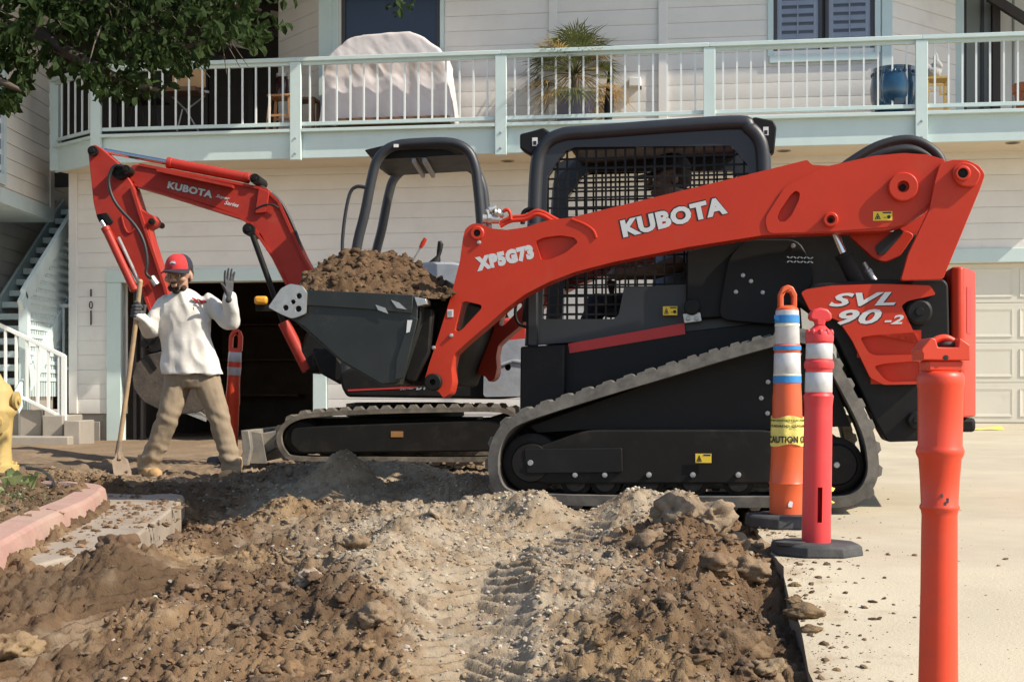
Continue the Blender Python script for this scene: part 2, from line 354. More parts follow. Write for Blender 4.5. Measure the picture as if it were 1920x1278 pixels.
# ================================================================== ground
def smooth(e0, e1, x):
    t = np.clip((x - e0) / (e1 - e0), 0, 1); return t * t * (3 - 2 * t)
KY = np.array([0, 3, 4.77, 5.93, 6.86, 7.5, 7.9, 8.3, 8.6, 9.0, 9.1, 60]); KX = np.array([-1.5, -1.55, -1.76, -1.96, -2.08, -2.2, -2.32, -2.6, -3.0, -4.2, -30, -30])
def kerb_x(Y): return np.interp(Y, KY, KX)
def slab_edge(Y): return 1.13 + .112 * (Y - 6.4)
def dip(Y): return -.17 * np.maximum(0, 5.0 - Y)                    # the ground falls away towards the street
def Y_of(py):
    k = (py - HY) / F; Y = ZC / k; return Y if Y > 5 else (ZC + .85) / (k + .17)
def slab_z(Y): return np.maximum(0, Y - 7.5) * .028 + dip(Y)
def X(px, Y): return (px - CX) / F * Y
MOUNDS = [  # px, Y, height, sx, sy
 (1022, 6.35, .13, .17, .28), (1160, 6.35, .09, .16, .3), (1215, 6.4, .12, .2, .28), (1312, 6.3, .12, .16, .35), (1380, 6.0, .07, .12, .35), (1255, 5.7, .06, .2, .3),
 (650, 8.75, .19, .17, .22), (610, 8.8, .08, .3, .3), (740, 9.5, .15, .45, .3), (880, 8.5, .12, .25, .3), (560, 9.6, .1, .4, .3), (545, 6.75, .08, .20, .22), (640, 6.6, .04, .25, .22), (800, 6.55, .07, .28, .22), (930, 6.5, .09, .2, .2),
 (640, 7.7, -.20, .75, .42), (425, 7.4, -.24, .26, .8), (400, 8.2, -.12, .3, .4), (800, 7.7, -.08, .4, .35),
 (800, 5.95, .07, .16, .2), (760, 5.55, .09, .15, .22), (718, 5.15, .09, .14, .2), (690, 4.8, .08, .14, .18), (668, 4.5, .07, .14, .18), (905, 5.2, -.015, .14, .8), (1130, 5.6, -.02, .16, .6), (1020, 4.7, .05, .12, .5), (560, 5.3, -.04, .3, .4),
 (230, 4.9, .07, .16, .22), (330, 4.3, .03, .3, .3), (1330, 5.0, .05, .12, .3), (1180, 4.5, .06, .25, .3), (1240, 4.1, .05, .2, .25),
 (40, 12.0, .14, .7, 1.2), (150, 10.5, .08, .5, .5), (60, 9.0, .06, .5, .5), (300, 11.5, .05, 1.0, .5), (430, 10.4, .05, .5, .25)]
def base_z(x, Y):
    z = dip(Y) + 0 * x
    for px, y0, h, sx, sy in MOUNDS:
        z = z + h * np.exp(-((x - X(px, y0)) / sx) ** 2 - ((Y - y0) / sy) ** 2)
    side = smooth(-.02, -.16, x - kerb_x(Y)); z = z + side * (.045 - np.minimum(z, .1) * .3)
    e = x - slab_edge(Y)                                           # the dirt drops to the slab's foot, then runs under it
    z = np.where(e > -.35, z * (1 - smooth(-.35, -.02, e)) + (-.10 + dip(Y) + .02 * np.sin(Y * 5)) * smooth(-.35, -.02, e), z)
    z = z + smooth(.05, .6, e) * (slab_z(Y) - dip(Y) - .12)
    return z
def lane(x, Y):
    """Two strips pressed by tracks: mask and position along."""
    m = 0; 
    for xs_, w in (((-.13, -.08, .45), .20), ((-1.45, -1.2, -.95), .11)):
        c = np.interp(Y, [3.8, 4.9, 6.7], xs_)
        m = np.maximum(m, smooth(w, w * .6, np.abs(x - c)) * smooth(3.0, 3.6, Y) * smooth(7.0, 6.2, Y))
    return m
def gravel_mask(x, Y):
    w = np.interp(Y, [3.5, 4.2, 5, 6.4, 9.5], [.22, .34, .62, 1.15, 1.5]); c = np.interp(Y, [3, 6.5, 9], [-.05, -.12, -.7])
    g = smooth(1.1, .4, np.abs(x - c) / w + .75 * fbm(x * 2.1, Y * 1.6, seed=3)) * smooth(9.9, 9.3, Y)
    g = g * (1 - .75 * np.exp(-((x - X(1250, 5.2)) / .35) ** 2 - ((Y - 5.0) / .7) ** 2))
    return np.clip(g, 0, 1)
def ground_z(x, Y):
    g = gravel_mask(x, Y); ln = lane(x, Y); z = base_z(x, Y)
    near = smooth(13, 8, Y)
    rough = (1 - .6 * ln) * (1 - .5 * g) * (.35 + .65 * near)
    bed = smooth(-.1, -.3, x - kerb_x(Y))
    wx, wy = x + .04 * fbm(x * 9, Y * 9, o=2, seed=40), Y + .04 * fbm(x * 9 + 5, Y * 9, o=2, seed=41)
    d1, v1 = worley(wx / .17, wy / .17, 1); d2, v2 = worley(wx / .075, wy / .075, 2); d3, v3 = worley(wx / .036, wy / .036, 3)
    patch = .3 + .7 * smooth(-.25, .3, fbm(x * 1.3, Y * 1.3, o=3, seed=8)); d4, v4 = worley(wx / .019, wy / .019, 4)
    dm = lambda d: .62 * np.clip(1 - (d / .66) ** 2, 0, 1); lump = .075 * dm(d1) * v1 ** 1.4 * patch + .050 * dm(d2) * v2 * (.4 + .6 * patch) + .034 * dm(d3) * v3 + .014 * dm(d4) * v4
    z = z + rough * lump * 1.35
    z = z + .035 * fbm(x * 1.1, Y * 1.1, o=3, seed=5) * near * (1 - .5 * bed) + .018 * fbm(x * 5, Y * 5, o=4, seed=6) + .016 * fbm(x * 16, Y * 16, o=4, seed=7, gain=.62) * (1 - .5 * ln) * near
    c_ = np.interp(Y, [3.8, 4.9, 6.7], (-.13, -.08, .45)); along = Y + .85 * np.abs(x - c_ + .02) + .012 * fbm(x * 6, Y * 6, o=2, seed=12)
    tread = np.clip(np.sin(along * 2 * math.pi / .09) * 2.0, -1, 1)
    z = z + ln * (-.016 + .019 * tread * smooth(-.3, .15, fbm(x * 2.5, Y * 2.5, o=2, seed=14) + .12))
    z = z - .11 * smooth(.02, .07, x - kerb_x(Y)) * smooth(.55, .42, x - kerb_x(Y)) * smooth(4.9, 5.1, Y) * smooth(8.9, 8.6, Y)    # room for the gutter slab
    return z
def soil_colour(x, Y, z):
    g = gravel_mask(x, Y); ln = lane(x, Y); n = fbm(x * 3, Y * 3, o=4, seed=21); n2 = fbm(x * 14, Y * 14, o=3, seed=22)
    brown = np.array([.180, .112, .062]); dark = np.array([.105, .066, .038]); tan = np.array([.315, .238, .155]); grey = np.array([.355, .292, .212]); ochre = np.array([.275, .185, .10])
    t = smooth(-.35, .45, n)[..., None]; c = dark * (1 - t) + brown * t
    k = (smooth(.05, .5, fbm(x * 1.7, Y * 1.7, o=3, seed=25) + .25 * n2) * .75)[..., None]; c = c * (1 - k) + ochre * k
    far = (smooth(8.5, 10.5, Y) * .55)[..., None]; c = c * (1 - far) + np.array([.29, .22, .15]) * far
    gg = (np.clip(g + .25 * n2, 0, 1) * .92)[..., None]; s = smooth(-.4, .4, n2)[..., None]
    c = c * (1 - gg) + (tan * (1 - s) + grey * s) * gg
    l = (ln * .3 * smooth(-.3, .3, n2 + n))[..., None]; c = c * (1 - l) + np.array([.35, .28, .20]) * l
    return np.clip(c, .01, 1)
def set_colour(me, rgb):
    a = me.attributes.new('soil_colour', 'FLOAT_COLOR', 'POINT'); n = len(rgb)
    a.data.foreach_set('color', np.concatenate([rgb, np.ones((n, 1))], 1).ravel().astype(np.float32))
def np_mesh(name, co, faces):
    """Triangles or quads from numpy arrays."""
    me = bpy.data.meshes.new(name); k = faces.shape[1]; n = len(faces)
    me.vertices.add(len(co)); me.vertices.foreach_set('co', co.astype(np.float32).ravel())
    me.loops.add(n * k); me.loops.foreach_set('vertex_index', faces.astype(np.int32).ravel())
    me.polygons.add(n); me.polygons.foreach_set('loop_start', np.arange(0, n * k, k, dtype=np.int32)); me.polygons.foreach_set('loop_total', np.full(n, k, np.int32))
    me.polygons.foreach_set('use_smooth', np.ones(n, bool)); me.update(calc_edges=True); return me
def make_ground():
    ys = [1.0, 1.8, 2.6]; y = 3.3
    while y < 12.5: ys.append(y); y += max(.0068, .0021 * y)
    while y < 24: ys.append(y); y += .12
    ys += [26, 30, 40, 70, 140]; ys = np.array(ys)
    xs = np.concatenate([[-140, -70, -40, -25, -16, -12], np.arange(-9, -3.2, .11), np.arange(-3.2, -2.05, .018), np.arange(-2.05, 1.32, .0068), np.arange(1.34, 1.9, .03), np.arange(2, 9, .35), [12, 16, 25, 40, 70, 140]])
    gx, gy = np.meshgrid(xs, ys); x, yy = gx.ravel(), gy.ravel(); z = ground_z(x, yy)
    far = smooth(24, 40, np.abs(x) + yy * .5); z = z * (1 - far)
    nx, ny = len(xs), len(ys); i = (np.arange(ny - 1)[:, None] * nx + np.arange(nx - 1)[None, :]).ravel()
    me = np_mesh('ground', np.stack([x, yy, z], 1), np.stack([i, i + 1, i + 1 + nx, i + nx], 1)); set_colour(me, soil_colour(x, yy, z))
    return tag(link_mesh('ground', me, M['soil']), kind='structure')
make_ground()
def gz(x, y): return float(ground_z(np.array([x]), np.array([y]))[0])
# clods and gravel lying on it
def ico(sub):
    bm = bmesh.new(); bmesh.ops.create_icosphere(bm, subdivisions=sub, radius=1); bm.verts.ensure_lookup_table()
    v = np.array([q.co[:] for q in bm.verts]); f = np.array([[q.index for q in p.verts] for p in bm.faces]); bm.free(); return v, f
ICO = {k: ico(k) for k in (1, 2, 3)}; ICO[4] = ico(4)
def lump_variants(sub, n, amp, seed):
    v, f = ICO[sub]; out = []
    for k in range(n):
        o = k * 11.3 + seed
        r = 1 + amp * (fbm(v[:, 0] * 1.4 + o, v[:, 1] * 1.4 + o, v[:, 2] * 1.4, o=2, seed=int(seed) + k) * 1.5 + 1.1 * (vnoise(v[:, 0] * 3.1 + o, v[:, 1] * 3.1, v[:, 2] * 3.1 + o, seed=k) - .5))
        w = v * r[:, None]; w[:, 2] *= .75; out.append(w)
    return out, f
def scatter(name, x, y, size, sub, amp, colour, sink=.25, seed=1, squash=(.6, 1.)):
    var, f = lump_variants(sub, 10, amp, seed); nv = len(var[0]); n = len(x); z = ground_z(x, y)
    a = rng.uniform(0, 6.283, n); tl = rng.uniform(-.7, .7, n); V = np.array(var)[rng.integers(0, 10, n)]          # n, nv, 3
    V = V * np.stack([rng.uniform(.75, 1.25, n), rng.uniform(.75, 1.25, n), rng.uniform(*squash, n)], 1)[:, None, :] * size[:, None, None]
    ct, st = np.cos(tl)[:, None], np.sin(tl)[:, None]; vx, vy, vz = V[..., 0], V[..., 1] * ct - V[..., 2] * st, V[..., 1] * st + V[..., 2] * ct
    ca, sa = np.cos(a)[:, None], np.sin(a)[:, None]; wx, wy = vx * ca - vy * sa, vx * sa + vy * ca
    co = np.stack([wx + x[:, None], wy + y[:, None], vz + (z + size * (.5 - sink))[:, None]], 2).reshape(-1, 3)
    fs = (f[None] + (np.arange(n) * nv)[:, None, None]).reshape(-1, 3)
    me = np_mesh(name, co, fs); set_colour(me, np.repeat(colour, nv, 0))
    if sub <= 2: me.polygons.foreach_set('use_smooth', np.zeros(len(fs), bool))
    return me
def sample(n, dens, y0=3.5, y1=9.8, x0=-3.2, x1=1.75):
    xs, ys = [], []; c = 0
    while c < n:
        m = n * 3; y = y0 + (y1 - y0) * rng.random(m) ** 1.25; x = rng.uniform(x0, x1, m)
        k = (rng.random(m) < dens(x, y)) & (x < slab_edge(y) - .05); xs.append(x[k]); ys.append(y[k]); c += k.sum()
    return np.concatenate(xs)[:n], np.concatenate(ys)[:n]
def on_gutter(x, y): return (x > kerb_x(y) - .2) & (x < kerb_x(y) + .48) & (y < 8.9)
def dirtiness(x, y): return np.clip((1 - gravel_mask(x, y)) * (1 - .8 * lane(x, y)) * (.25 + .75 * smooth(-.3, .25, fbm(x * 1.3, y * 1.3, o=3, seed=8))) * np.where(on_gutter(x, y), .12, 1), .02, 1)
def clod_tint(x, y):
    n = len(x); c = soil_colour(x, y, 0 * x); return np.clip(c * rng.uniform(.75, 1.25, (n, 1)) + rng.uniform(0, .03, (n, 1)), .02, 1)
x, y = sample(1000, dirtiness); s = .012 + .022 * rng.random(len(x)) ** 2.5
tag(link_mesh('dirt_lumps', scatter('dirt_lumps', x, y, s, 3, .6, clod_tint(x, y), seed=3), M['clod']), 'crumbly brown dirt lumps lying about the torn-up ground', 'dirt lumps', kind='stuff')
x, y = sample(6500, dirtiness); s = .004 + .009 * rng.random(len(x)) ** 2
tag(link_mesh('dirt_clods', scatter('dirt_clods', x, y, s, 2, .55, clod_tint(x, y), seed=2), M['clod']), 'loose brown dirt clods strewn over the torn-up ground', 'dirt clods', kind='stuff')
x, y = sample(16000, dirtiness); s = .003 + .0065 * rng.random(len(x)) ** 2
tag(link_mesh('dirt_crumbs', scatter('dirt_crumbs', x, y, s, 1, .5, clod_tint(x, y), seed=6, sink=.15), M['clod']), 'fine crumbs of brown dirt on the torn-up ground', 'dirt crumbs', kind='stuff')
x, y = sample(15000, lambda x, y: np.clip(gravel_mask(x, y) * .9 + .14, 0, 1) * (1 - .45 * lane(x, y)) * np.where(on_gutter(x, y), .15, 1)); s = .0035 + .0085 * rng.random(len(x)) ** 2.2
c = np.array([.42, .37, .295]) * rng.uniform(.55, 1.35, (len(x), 1)) * (1 + rng.uniform(-.06, .06, (len(x), 3)))
k = rng.random(len(x)) < .6; c[k] = clod_tint(x[k], y[k]) * 1.12
tag(link_mesh('gravel', scatter('gravel', x, y, s, 1, .3, np.clip(c, .03, .8), seed=5), M['clod']), 'grey and white gravel pebbles pressed into the tan dirt', 'gravel', kind='stuff')
BIG = [ # px, py, Y, radius, label
 (218, 735, 0, 0, '')]
def big_clod(px, Y, r, label, sink=.3, base=None, tint=1., zadd=0.):
    x0 = X(px, Y); v, f = ICO[4]; o = px * .37
    rr = 1 + .6 * fbm(v[:, 0] * 1.2 + o, v[:, 1] * 1.2, v[:, 2] * 1.2 + o, o=2, seed=int(px)) + .42 * fbm(v[:, 0] * 3.3 + o, v[:, 1] * 3.3, v[:, 2] * 3.3, o=3, seed=int(px) + 3, gain=.65)
    w = v * rr[:, None] * np.array([1.15, .95, .72]) * r; me = np_mesh('dirt_clod', w, f)
    cc = (soil_colour(np.array([x0]), np.array([Y]), np.array([0.])) if base is None else np.array([base])) * tint
    set_colour(me, np.clip(np.repeat(cc, len(w), 0) * (1 + .15 * fbm(w[:, 0] * 30, w[:, 1] * 30, w[:, 2] * 30, seed=4))[:, None], .02, 1))
    ob = link_mesh('dirt_clod', me, M['clod']); ob.location = (x0, Y, gz(x0, Y) + r * (.55 - sink) + zadd); ob.rotation_euler = (0, 0, px)
    return tag(ob, label, 'dirt clod', 'large dirt clods')
big_clod(100, 6.25, .035, 'small brown dirt clod lying on the gutter against the red kerb', base=(.19, .115, .07), zadd=.03)
big_clod(30, 4.05, .07, 'tan lump of earth in the bottom left corner', .42, base=(0.281, 0.196, 0.111))
big_clod(222, 4.95, .075, 'dark brown lump of earth at the near end of the gutter slab', .3, base=(.15, .092, .055))
big_clod(170, 5.0, .050, 'lesser brown lump of earth left of the gutter end lump', .3, base=(.17, .105, .06))
big_clod(585, 4.75, .045, 'flat tan stone half sunk in gravel left of the middle ridge', .35, base=(.36, .28, .2))
big_clod(1327, 6.05, .10, 'pale crumbling lump of earth on top of the berm before the loader track', .2, base=(0.281, 0.212, 0.144))
big_clod(1268, 5.7, .10, 'grey brown split lump of earth below the berm', .25, base=(0.230, 0.172, 0.115))
big_clod(1375, 5.55, .085, 'knobbly tan lump of earth next to the slab edge by the flared rubber base', .25, base=(0.255, 0.188, 0.122))
big_clod(1415, 5.6, .06, 'small tan lump of earth touching the concrete slab corner', .2, base=(0.246, 0.176, 0.111))
big_clod(1225, 5.35, .07, 'brown lump of earth in front of the split lump', .3, base=(.23, .165, .11))
big_clod(1400, 5.0, .065, 'round tan lump of earth in the shaded gap beside the slab', .2, base=(0.238, 0.168, 0.104))
big_clod(1345, 4.85, .055, 'brown lump of earth lying left of the shaded gap beside the slab', .25, base=(.20, .135, .085))
big_clod(1385, 4.2, .07, 'dark brown lump of earth against the slab edge near the bottom', .25, base=(.18, .12, .07))
big_clod(1440, 4.05, .06, 'tan lump of earth against the slab edge at the bottom of the picture', .2, base=(0.246, 0.180, 0.111))
big_clod(668, 5.0, .05, 'tan lump of earth at the head of the middle ridge', .3, base=(0.238, 0.168, 0.104))
big_clod(700, 4.3, .05, 'brown lump of earth low on the middle ridge', .3, base=(.25, .18, .115))
# ------------------------------------------------------------------ driveway slab
def make_slab():
    ys = [1.0, 2, 2.8] + list(np.arange(3.2, 7.6, .13)) + [9, 11, 13, 15, 17, 19]
    e = [(slab_edge(q) + (.006 * math.sin(q * 9) + .004 * math.sin(q * 23) if q < 8 else 0), q, float(slab_z(q))) for q in ys]
    mb = MB(); n = len(e)
    mb.add(e + [(22, q, z) for _, q, z in e], [(i, i + n, i + n + 1, i + 1) for i in range(n - 1)])
    o = mb.build('driveway', M['concrete'], None, 30); tag(o, kind='structure')
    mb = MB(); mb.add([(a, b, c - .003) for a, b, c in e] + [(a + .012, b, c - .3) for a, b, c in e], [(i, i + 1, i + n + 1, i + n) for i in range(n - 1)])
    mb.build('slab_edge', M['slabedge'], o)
    return o
slab = make_slab()
nt = M['concrete'].node_tree; L_ = nt.links; b_ = nt.nodes['Principled BSDF']; tc_ = nt.nodes.new('ShaderNodeTexCoord'); sx_ = nt.nodes.new('ShaderNodeSeparateXYZ'); L_.new(tc_.outputs['Object'], sx_.inputs[0])
def mth(op, a, b):                                                  # soil trodden over the concrete along the dug edge
    n = nt.nodes.new('ShaderNodeMath'); n.operation = op
    for i, q in enumerate((a, b)): L_.new(q, n.inputs[i]) if hasattr(q, 'links') else setattr(n.inputs[i], 'default_value', q)
    return n.outputs[0]
dist = mth('SUBTRACT', sx_.outputs[0], mth('ADD', mth('MULTIPLY', sx_.outputs[1], .112), 1.13 - .112 * 6.4))
nz = nt.nodes.new('ShaderNodeTexNoise'); nz.inputs['Scale'].default_value = 4.5; nz.inputs['Detail'].default_value = 9; nz.inputs['Roughness'].default_value = .7; L_.new(tc_.outputs['Object'], nz.inputs['Vector'])
mr_ = nt.nodes.new('ShaderNodeMapRange'); L_.new(mth('SUBTRACT', nz.outputs[0], mth('MULTIPLY', dist, .42)), mr_.inputs[0]); mr_.inputs[1].default_value = .42; mr_.inputs[2].default_value = .62; mr_.inputs[3].default_value = 0; mr_.inputs[4].default_value = .62
mx_ = nt.nodes.new('ShaderNodeMix'); mx_.data_type = 'RGBA'; src = b_.inputs['Base Color'].links[0].from_socket; L_.new(mr_.outputs[0], mx_.inputs[0]); L_.new(src, mx_.inputs[6]); mx_.inputs[7].default_value = (.30, .215, .13, 1); L_.new(mx_.outputs[2], b_.inputs['Base Color'])
# crumbs and leaf litter on the slab
n = 1500; y = 3.7 + 5.3 * rng.random(n) ** 1.2; x = slab_edge(y) + .015 + np.where(rng.random(n) < .8, rng.exponential(.09, n), rng.exponential(.7, n)); k = x < 3.6; x, y = x[k], y[k]; s = .0022 + .013 * rng.random(len(x)) ** 6
me = scatter('crumbs', x, y, s, 1, .4, clod_tint(x, y), sink=.3, seed=9); co = np.empty(len(me.vertices) * 3); me.vertices.foreach_get('co', co); co = co.reshape(-1, 3); nv = 12
co = co.reshape(len(x), -1, 3); co[..., 2] += (slab_z(y) - ground_z(x, y) - s * .2)[:, None]; me.vertices.foreach_set('co', co.ravel()); me.update()
tag(link_mesh('dirt_crumbs', me, M['clod']), 'small dirt crumbs and litter scattered on the concrete driveway', 'dirt crumbs', kind='stuff')
def slab_clod(px, py, r, label):
    Y = Y_of(py); x0 = X(px, Y); v, f = ICO[4]; o = px * .2
    rr = 1 + .6 * fbm(v[:, 0] * 1.5 + o, v[:, 1] * 1.5, v[:, 2] * 1.5 + o, o=3, seed=int(px)); w = v * rr[:, None] * np.array([1.4, .9, .6]) * r
    me = np_mesh('dirt_clod', w, f); set_colour(me, np.repeat(np.array([[.19, .13, .075]]), len(w), 0)); ob = link_mesh('dirt_clod', me, M['clod'])
    ob.location = (x0, Y, float(slab_z(np.array([Y]))[0]) + r * .3); tag(ob, label, 'dirt clod', 'large dirt clods')
slab_clod(1508, 1155, .045, 'long brown dirt clod resting on the slab edge, largest on the concrete')
slab_clod(1522, 1183, .022, 'small dirt clod on the slab just below the long one')
slab_clod(1487, 1128, .020, 'small dirt clod on the slab edge just above the long one')
slab_clod(1490, 1098, .014, 'smallest dirt clod on the slab edge below the flared rubber base')
# ------------------------------------------------------------------ kerb and gutter
def kerb():
    path = [Vector((float(kerb_x(q)), q, 0)) for q in (2.0, 3.0, 4.0, 4.77, 5.35, 5.93, 6.4, 6.86, 7.2, 7.5, 7.7)] + [Vector(p) for p in ((-2.30, 7.92, 0), (-2.42, 8.15, 0), (-2.62, 8.36, 0), (-2.9, 8.5, 0), (-3.3, 8.6, 0), (-4.4, 8.7, 0), (-6, 8.75, 0))]
    path = catmull(path, 5); rings = []
    for i, p in enumerate(path):
        d = (path[min(i + 1, len(path) - 1)] - path[max(i - 1, 0)]).normalized(); nrm = Vector((-d.y, d.x, 0))      # to the planter side
        prof = ((0, -.2), (.012, .04), (.022, .085), (.04, .100), (.15, .106), (.165, .09), (.17, -.2))
        rings.append([p + nrm * a + Vector((0, 0, b)) for a, b in prof])
    mb = MB(); mb.loft(rings); o = mb.build('kerb', M['redcurb'], None, 30); tag(o, kind='structure')
kerb()
def gutter():
    top = [(-1.70, 5.0), (-1.66, 5.3), (-1.60, 5.75), (-1.64, 6.1), (-1.74, 6.9), (-1.86, 7.7), (-1.94, 8.2), (-2.0, 8.45), (-2.22, 8.75), (-2.6, 8.7), (-2.45, 8.3), (-2.34, 7.95), (-2.26, 7.7), (-2.16, 7.3), (-2.1, 6.9), (-1.98, 5.9), (-1.82, 5.0)]
    mb = MB(); mb.hprism([(a + .006 * math.sin(b * 17), b) for a, b in top], -.34, .012); o = mb.build('gutter', M['gutter'], None, 20, bevel=.012); tag(o, kind='structure')
gutter()
x, y = rng.uniform(-2.4, -1.6, 900), rng.uniform(5.0, 8.7, 900); k = (x > kerb_x(y) + .02) & (x < kerb_x(y) + .45) & (fbm(x * 3, y * 3, seed=31) > -.05); x, y = x[k], y[k]; s = .004 + .016 * rng.random(len(x)) ** 3
me = scatter('spill', x, y, s, 2, .5, np.array([[.19, .12, .07]]) * rng.uniform(.7, 1.4, (len(x), 1)), seed=14); co = np.empty(len(me.vertices) * 3); me.vertices.foreach_get('co', co); co = co.reshape(len(x), -1, 3)
co[..., 2] += (.012 - ground_z(x, y) - s * .15)[:, None]; me.vertices.foreach_set('co', co.ravel()); me.update()
tag(link_mesh('spilled_dirt', me, M['clod']), 'brown dirt crumbs spilled over the gutter slab by the red kerb', 'spilled dirt', kind='stuff')
# ================================================================== house
H = Frame(960, 17.0, 8.2)
house = froot('house', H, 'cream lap-sided house with a pale aqua balcony over two garages', 'house')
WV = 0.82                                                            # wall plane behind the balcony front
def u_at(px, v): return H.uz(px, 500, v)[0]
def z_at(px, py, v): return H.uz(px, py, v)[1]
zdeck_b, zdeck_t = z_at(960, 287, 0), z_at(960, 237, 0)
def siding(parent, a, b, z0, z1, openings=(), pitch=.196, z_start=None, m='siding', cut=None):
    """Lap boards on a wall from a to b (2D points in the house frame), each board its own piece; openings as (s0, s1, z0, z1) along it."""
    a, b = Vector(a), Vector(b); L = (b - a).length; d = (b - a) / L; n = Vector((d.y, -d.x))
    z = z0 if z_start is None else z_start
    while z < z1 - .02:
        zt = min(z + pitch, z1); segs = [(0, L)]
        for s0, s1, oz0, oz1 in openings:
            if min(zt, oz1) - max(z, oz0) > .5 * (zt - z):
                segs = [q for s, e in segs for q in ((s, min(e, s0)), (max(s, s1), e)) if q[1] - q[0] > .01]
        for s, e in segs:
            j = random.uniform(-.0015, .0015)
            pr = ((.0, z + .0025), (.0060 + j, z + .002), (.0068 + j, z + .005), (.0062 + j, zt - .003), (.0, zt - .0015))
            mb = MB(); mb.loft([[(a.x + d.x * q + n.x * o, a.y + d.y * q + n.y * o, zz) for o, zz in pr] for q in (s, e)])
            mb.build('siding_board', M[m], parent, 30)
        z = zt
# lower storey
uL, uR = u_at(133, WV), u_at(2100, WV); g0, g1 = u_at(228, WV), u_at(588, WV); gz1 = z_at(400, 528, WV)
r0, r1 = u_at(1340, WV), u_at(2060, WV); rz1 = z_at(1870, 492, WV); rz0 = z_at(1870, 792, WV)
zb = z_at(165, 775, WV); ztop = zdeck_b + .02
lw = MB()
for (a, b, z0, z1) in ((uL, g0, zb, ztop), (g0, g1, gz1, ztop), (g1, r0, 0, ztop), (r0, r1, rz1, ztop), (r1, uR, 0, ztop)): lw.box(a, b, WV + .003, WV + .2, z0, z1)
lower = lw.build('lower_wall', M['siding'], house)
siding(lower, (uL + .10, WV), (uR, WV), zb, ztop, [(g0 - uL - .30, g1 - uL + .1, -1, gz1 + .17), (r0 - uL - .3, r1 - uL + .1, -1, rz1 + .17)])
mb = MB(); mb.box(uL - .02, uL + .10, WV - .03, WV + .2, zb, ztop); mb.build('corner_board', M['siding'], house, bevel=.004)
mb = MB(); mb.box(uL + .02, g0 - .2, WV + .02, WV + .24, -.4, zb - .003); mb.build('foundation', M['found'], house)
mb = MB(); mb.box(u_at(147, WV), u_at(188, WV), WV - .02, WV + .02, z_at(160, 826, WV), z_at(160, 790, WV)); mb.build('foundation_block', M['found'], house, bevel=.006)
for nm, a, b, z1, zbase in (('left', g0, g1, gz1, -.1), ('right', r0, r1, rz1, .1)):
    mb = MB(); mb.box(a - .2, a, WV - .035, WV + .14, zbase, z1 + .0); mb.build('door_jamb', M['aqua'], house, bevel=.005)
    mb = MB(); mb.box(b, b + .18, WV - .035, WV + .14, zbase, z1 + .0); mb.build('door_jamb', M['aqua'], house, bevel=.005)
    mb = MB(); mb.box(a - .2, b + .18, WV - .04, WV + .14, z1 + .002, z1 + .17); mb.build('door_head', M['aqua'], house, bevel=.005)
# the open left garage
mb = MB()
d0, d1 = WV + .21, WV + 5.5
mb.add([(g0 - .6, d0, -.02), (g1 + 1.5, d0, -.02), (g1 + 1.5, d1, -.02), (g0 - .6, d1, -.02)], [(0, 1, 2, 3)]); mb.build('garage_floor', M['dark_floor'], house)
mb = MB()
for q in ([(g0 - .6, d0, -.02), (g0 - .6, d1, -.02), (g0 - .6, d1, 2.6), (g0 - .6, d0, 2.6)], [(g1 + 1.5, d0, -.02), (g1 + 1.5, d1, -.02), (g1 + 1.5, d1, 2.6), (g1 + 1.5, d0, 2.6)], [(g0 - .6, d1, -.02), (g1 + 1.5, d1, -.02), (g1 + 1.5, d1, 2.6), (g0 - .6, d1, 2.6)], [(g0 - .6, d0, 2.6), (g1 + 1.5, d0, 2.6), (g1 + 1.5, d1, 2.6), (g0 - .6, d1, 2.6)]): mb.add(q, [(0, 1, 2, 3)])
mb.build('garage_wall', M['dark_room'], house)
mb = MB(); mb.box(g1 - 1.3, g1 - .45, d1 - .06, d1 - .004, 0, 2.0); idr = mb.build('inner_door', mat('inner_door_paint', (.20, .15, .11), .7), house, bevel=.01)
mb = MB(); mb.ball((g1 - 1.22, d1 - .09, .95), .035, 12, 8); mb.build('door_knob', M['steel'], idr)
for q in (.6, 1.2, 1.8):
    mb = MB(); mb.box(g0 - .5, g0 + .9, d1 - .45, d1 - .01, q, q + .03); mb.build('garage_shelf', M['brownwood'], house)
for uu in (u_at(238, WV), u_at(252, WV)):
    mb = MB(); mb.box(uu - .02, uu + .02, WV + .25, WV + .33, 0, gz1); mb.build('door_track', M['brown_post'], house)
# the closed right garage door with its raised panels
gd = MB(); gd.box(r0, r1, WV + .10, WV + .14, rz0 - .05, rz1); gdoor = gd.build('garage_door', M['garage_door'], house)
rows = 4; hrow = (rz1 - rz0) / rows; cw = .60
for i in range(rows):
    z0 = rz0 + i * hrow
    mb = MB(); mb.box(r0 + .004, r1 - .004, WV + .082, WV + .10, z0 + .004, z0 + hrow - .004); mb.build('door_section', M['garage_door'], gdoor, bevel=.004)
    uu = u_at(1908, WV) - cw * 9
    while uu < r1 - .1:
        a, b = max(uu + .04, r0 + .05), min(uu + cw - .04, r1 - .04)
        if b - a > .2:
            mb = MB(); zz0, zz1 = z0 + .075, z0 + hrow - .075
            o_ = [(a, zz0), (b, zz0), (b, zz1), (a, zz1)]; i_ = [(a + .035, zz0 + .035), (b - .035, zz0 + .035), (b - .035, zz1 - .035), (a + .035, zz1 - .035)]
            mb.add([(p[0], WV + .081, p[1]) for p in o_] + [(p[0] * .985 + (a + b) / 2 * .015, WV + .073, p[1]) for p in o_] + [(p[0], WV + .079, p[1]) for p in i_],
                   [(0, 1, 5, 4), (1, 2, 6, 5), (2, 3, 7, 6), (3, 0, 4, 7), (4, 5, 9, 8), (5, 6, 10, 9), (6, 7, 11, 10), (7, 4, 8, 11), (8, 9, 10, 11)])
            mb.build('raised_panel', M['garage_door'], gdoor, 0)
        uu += cw
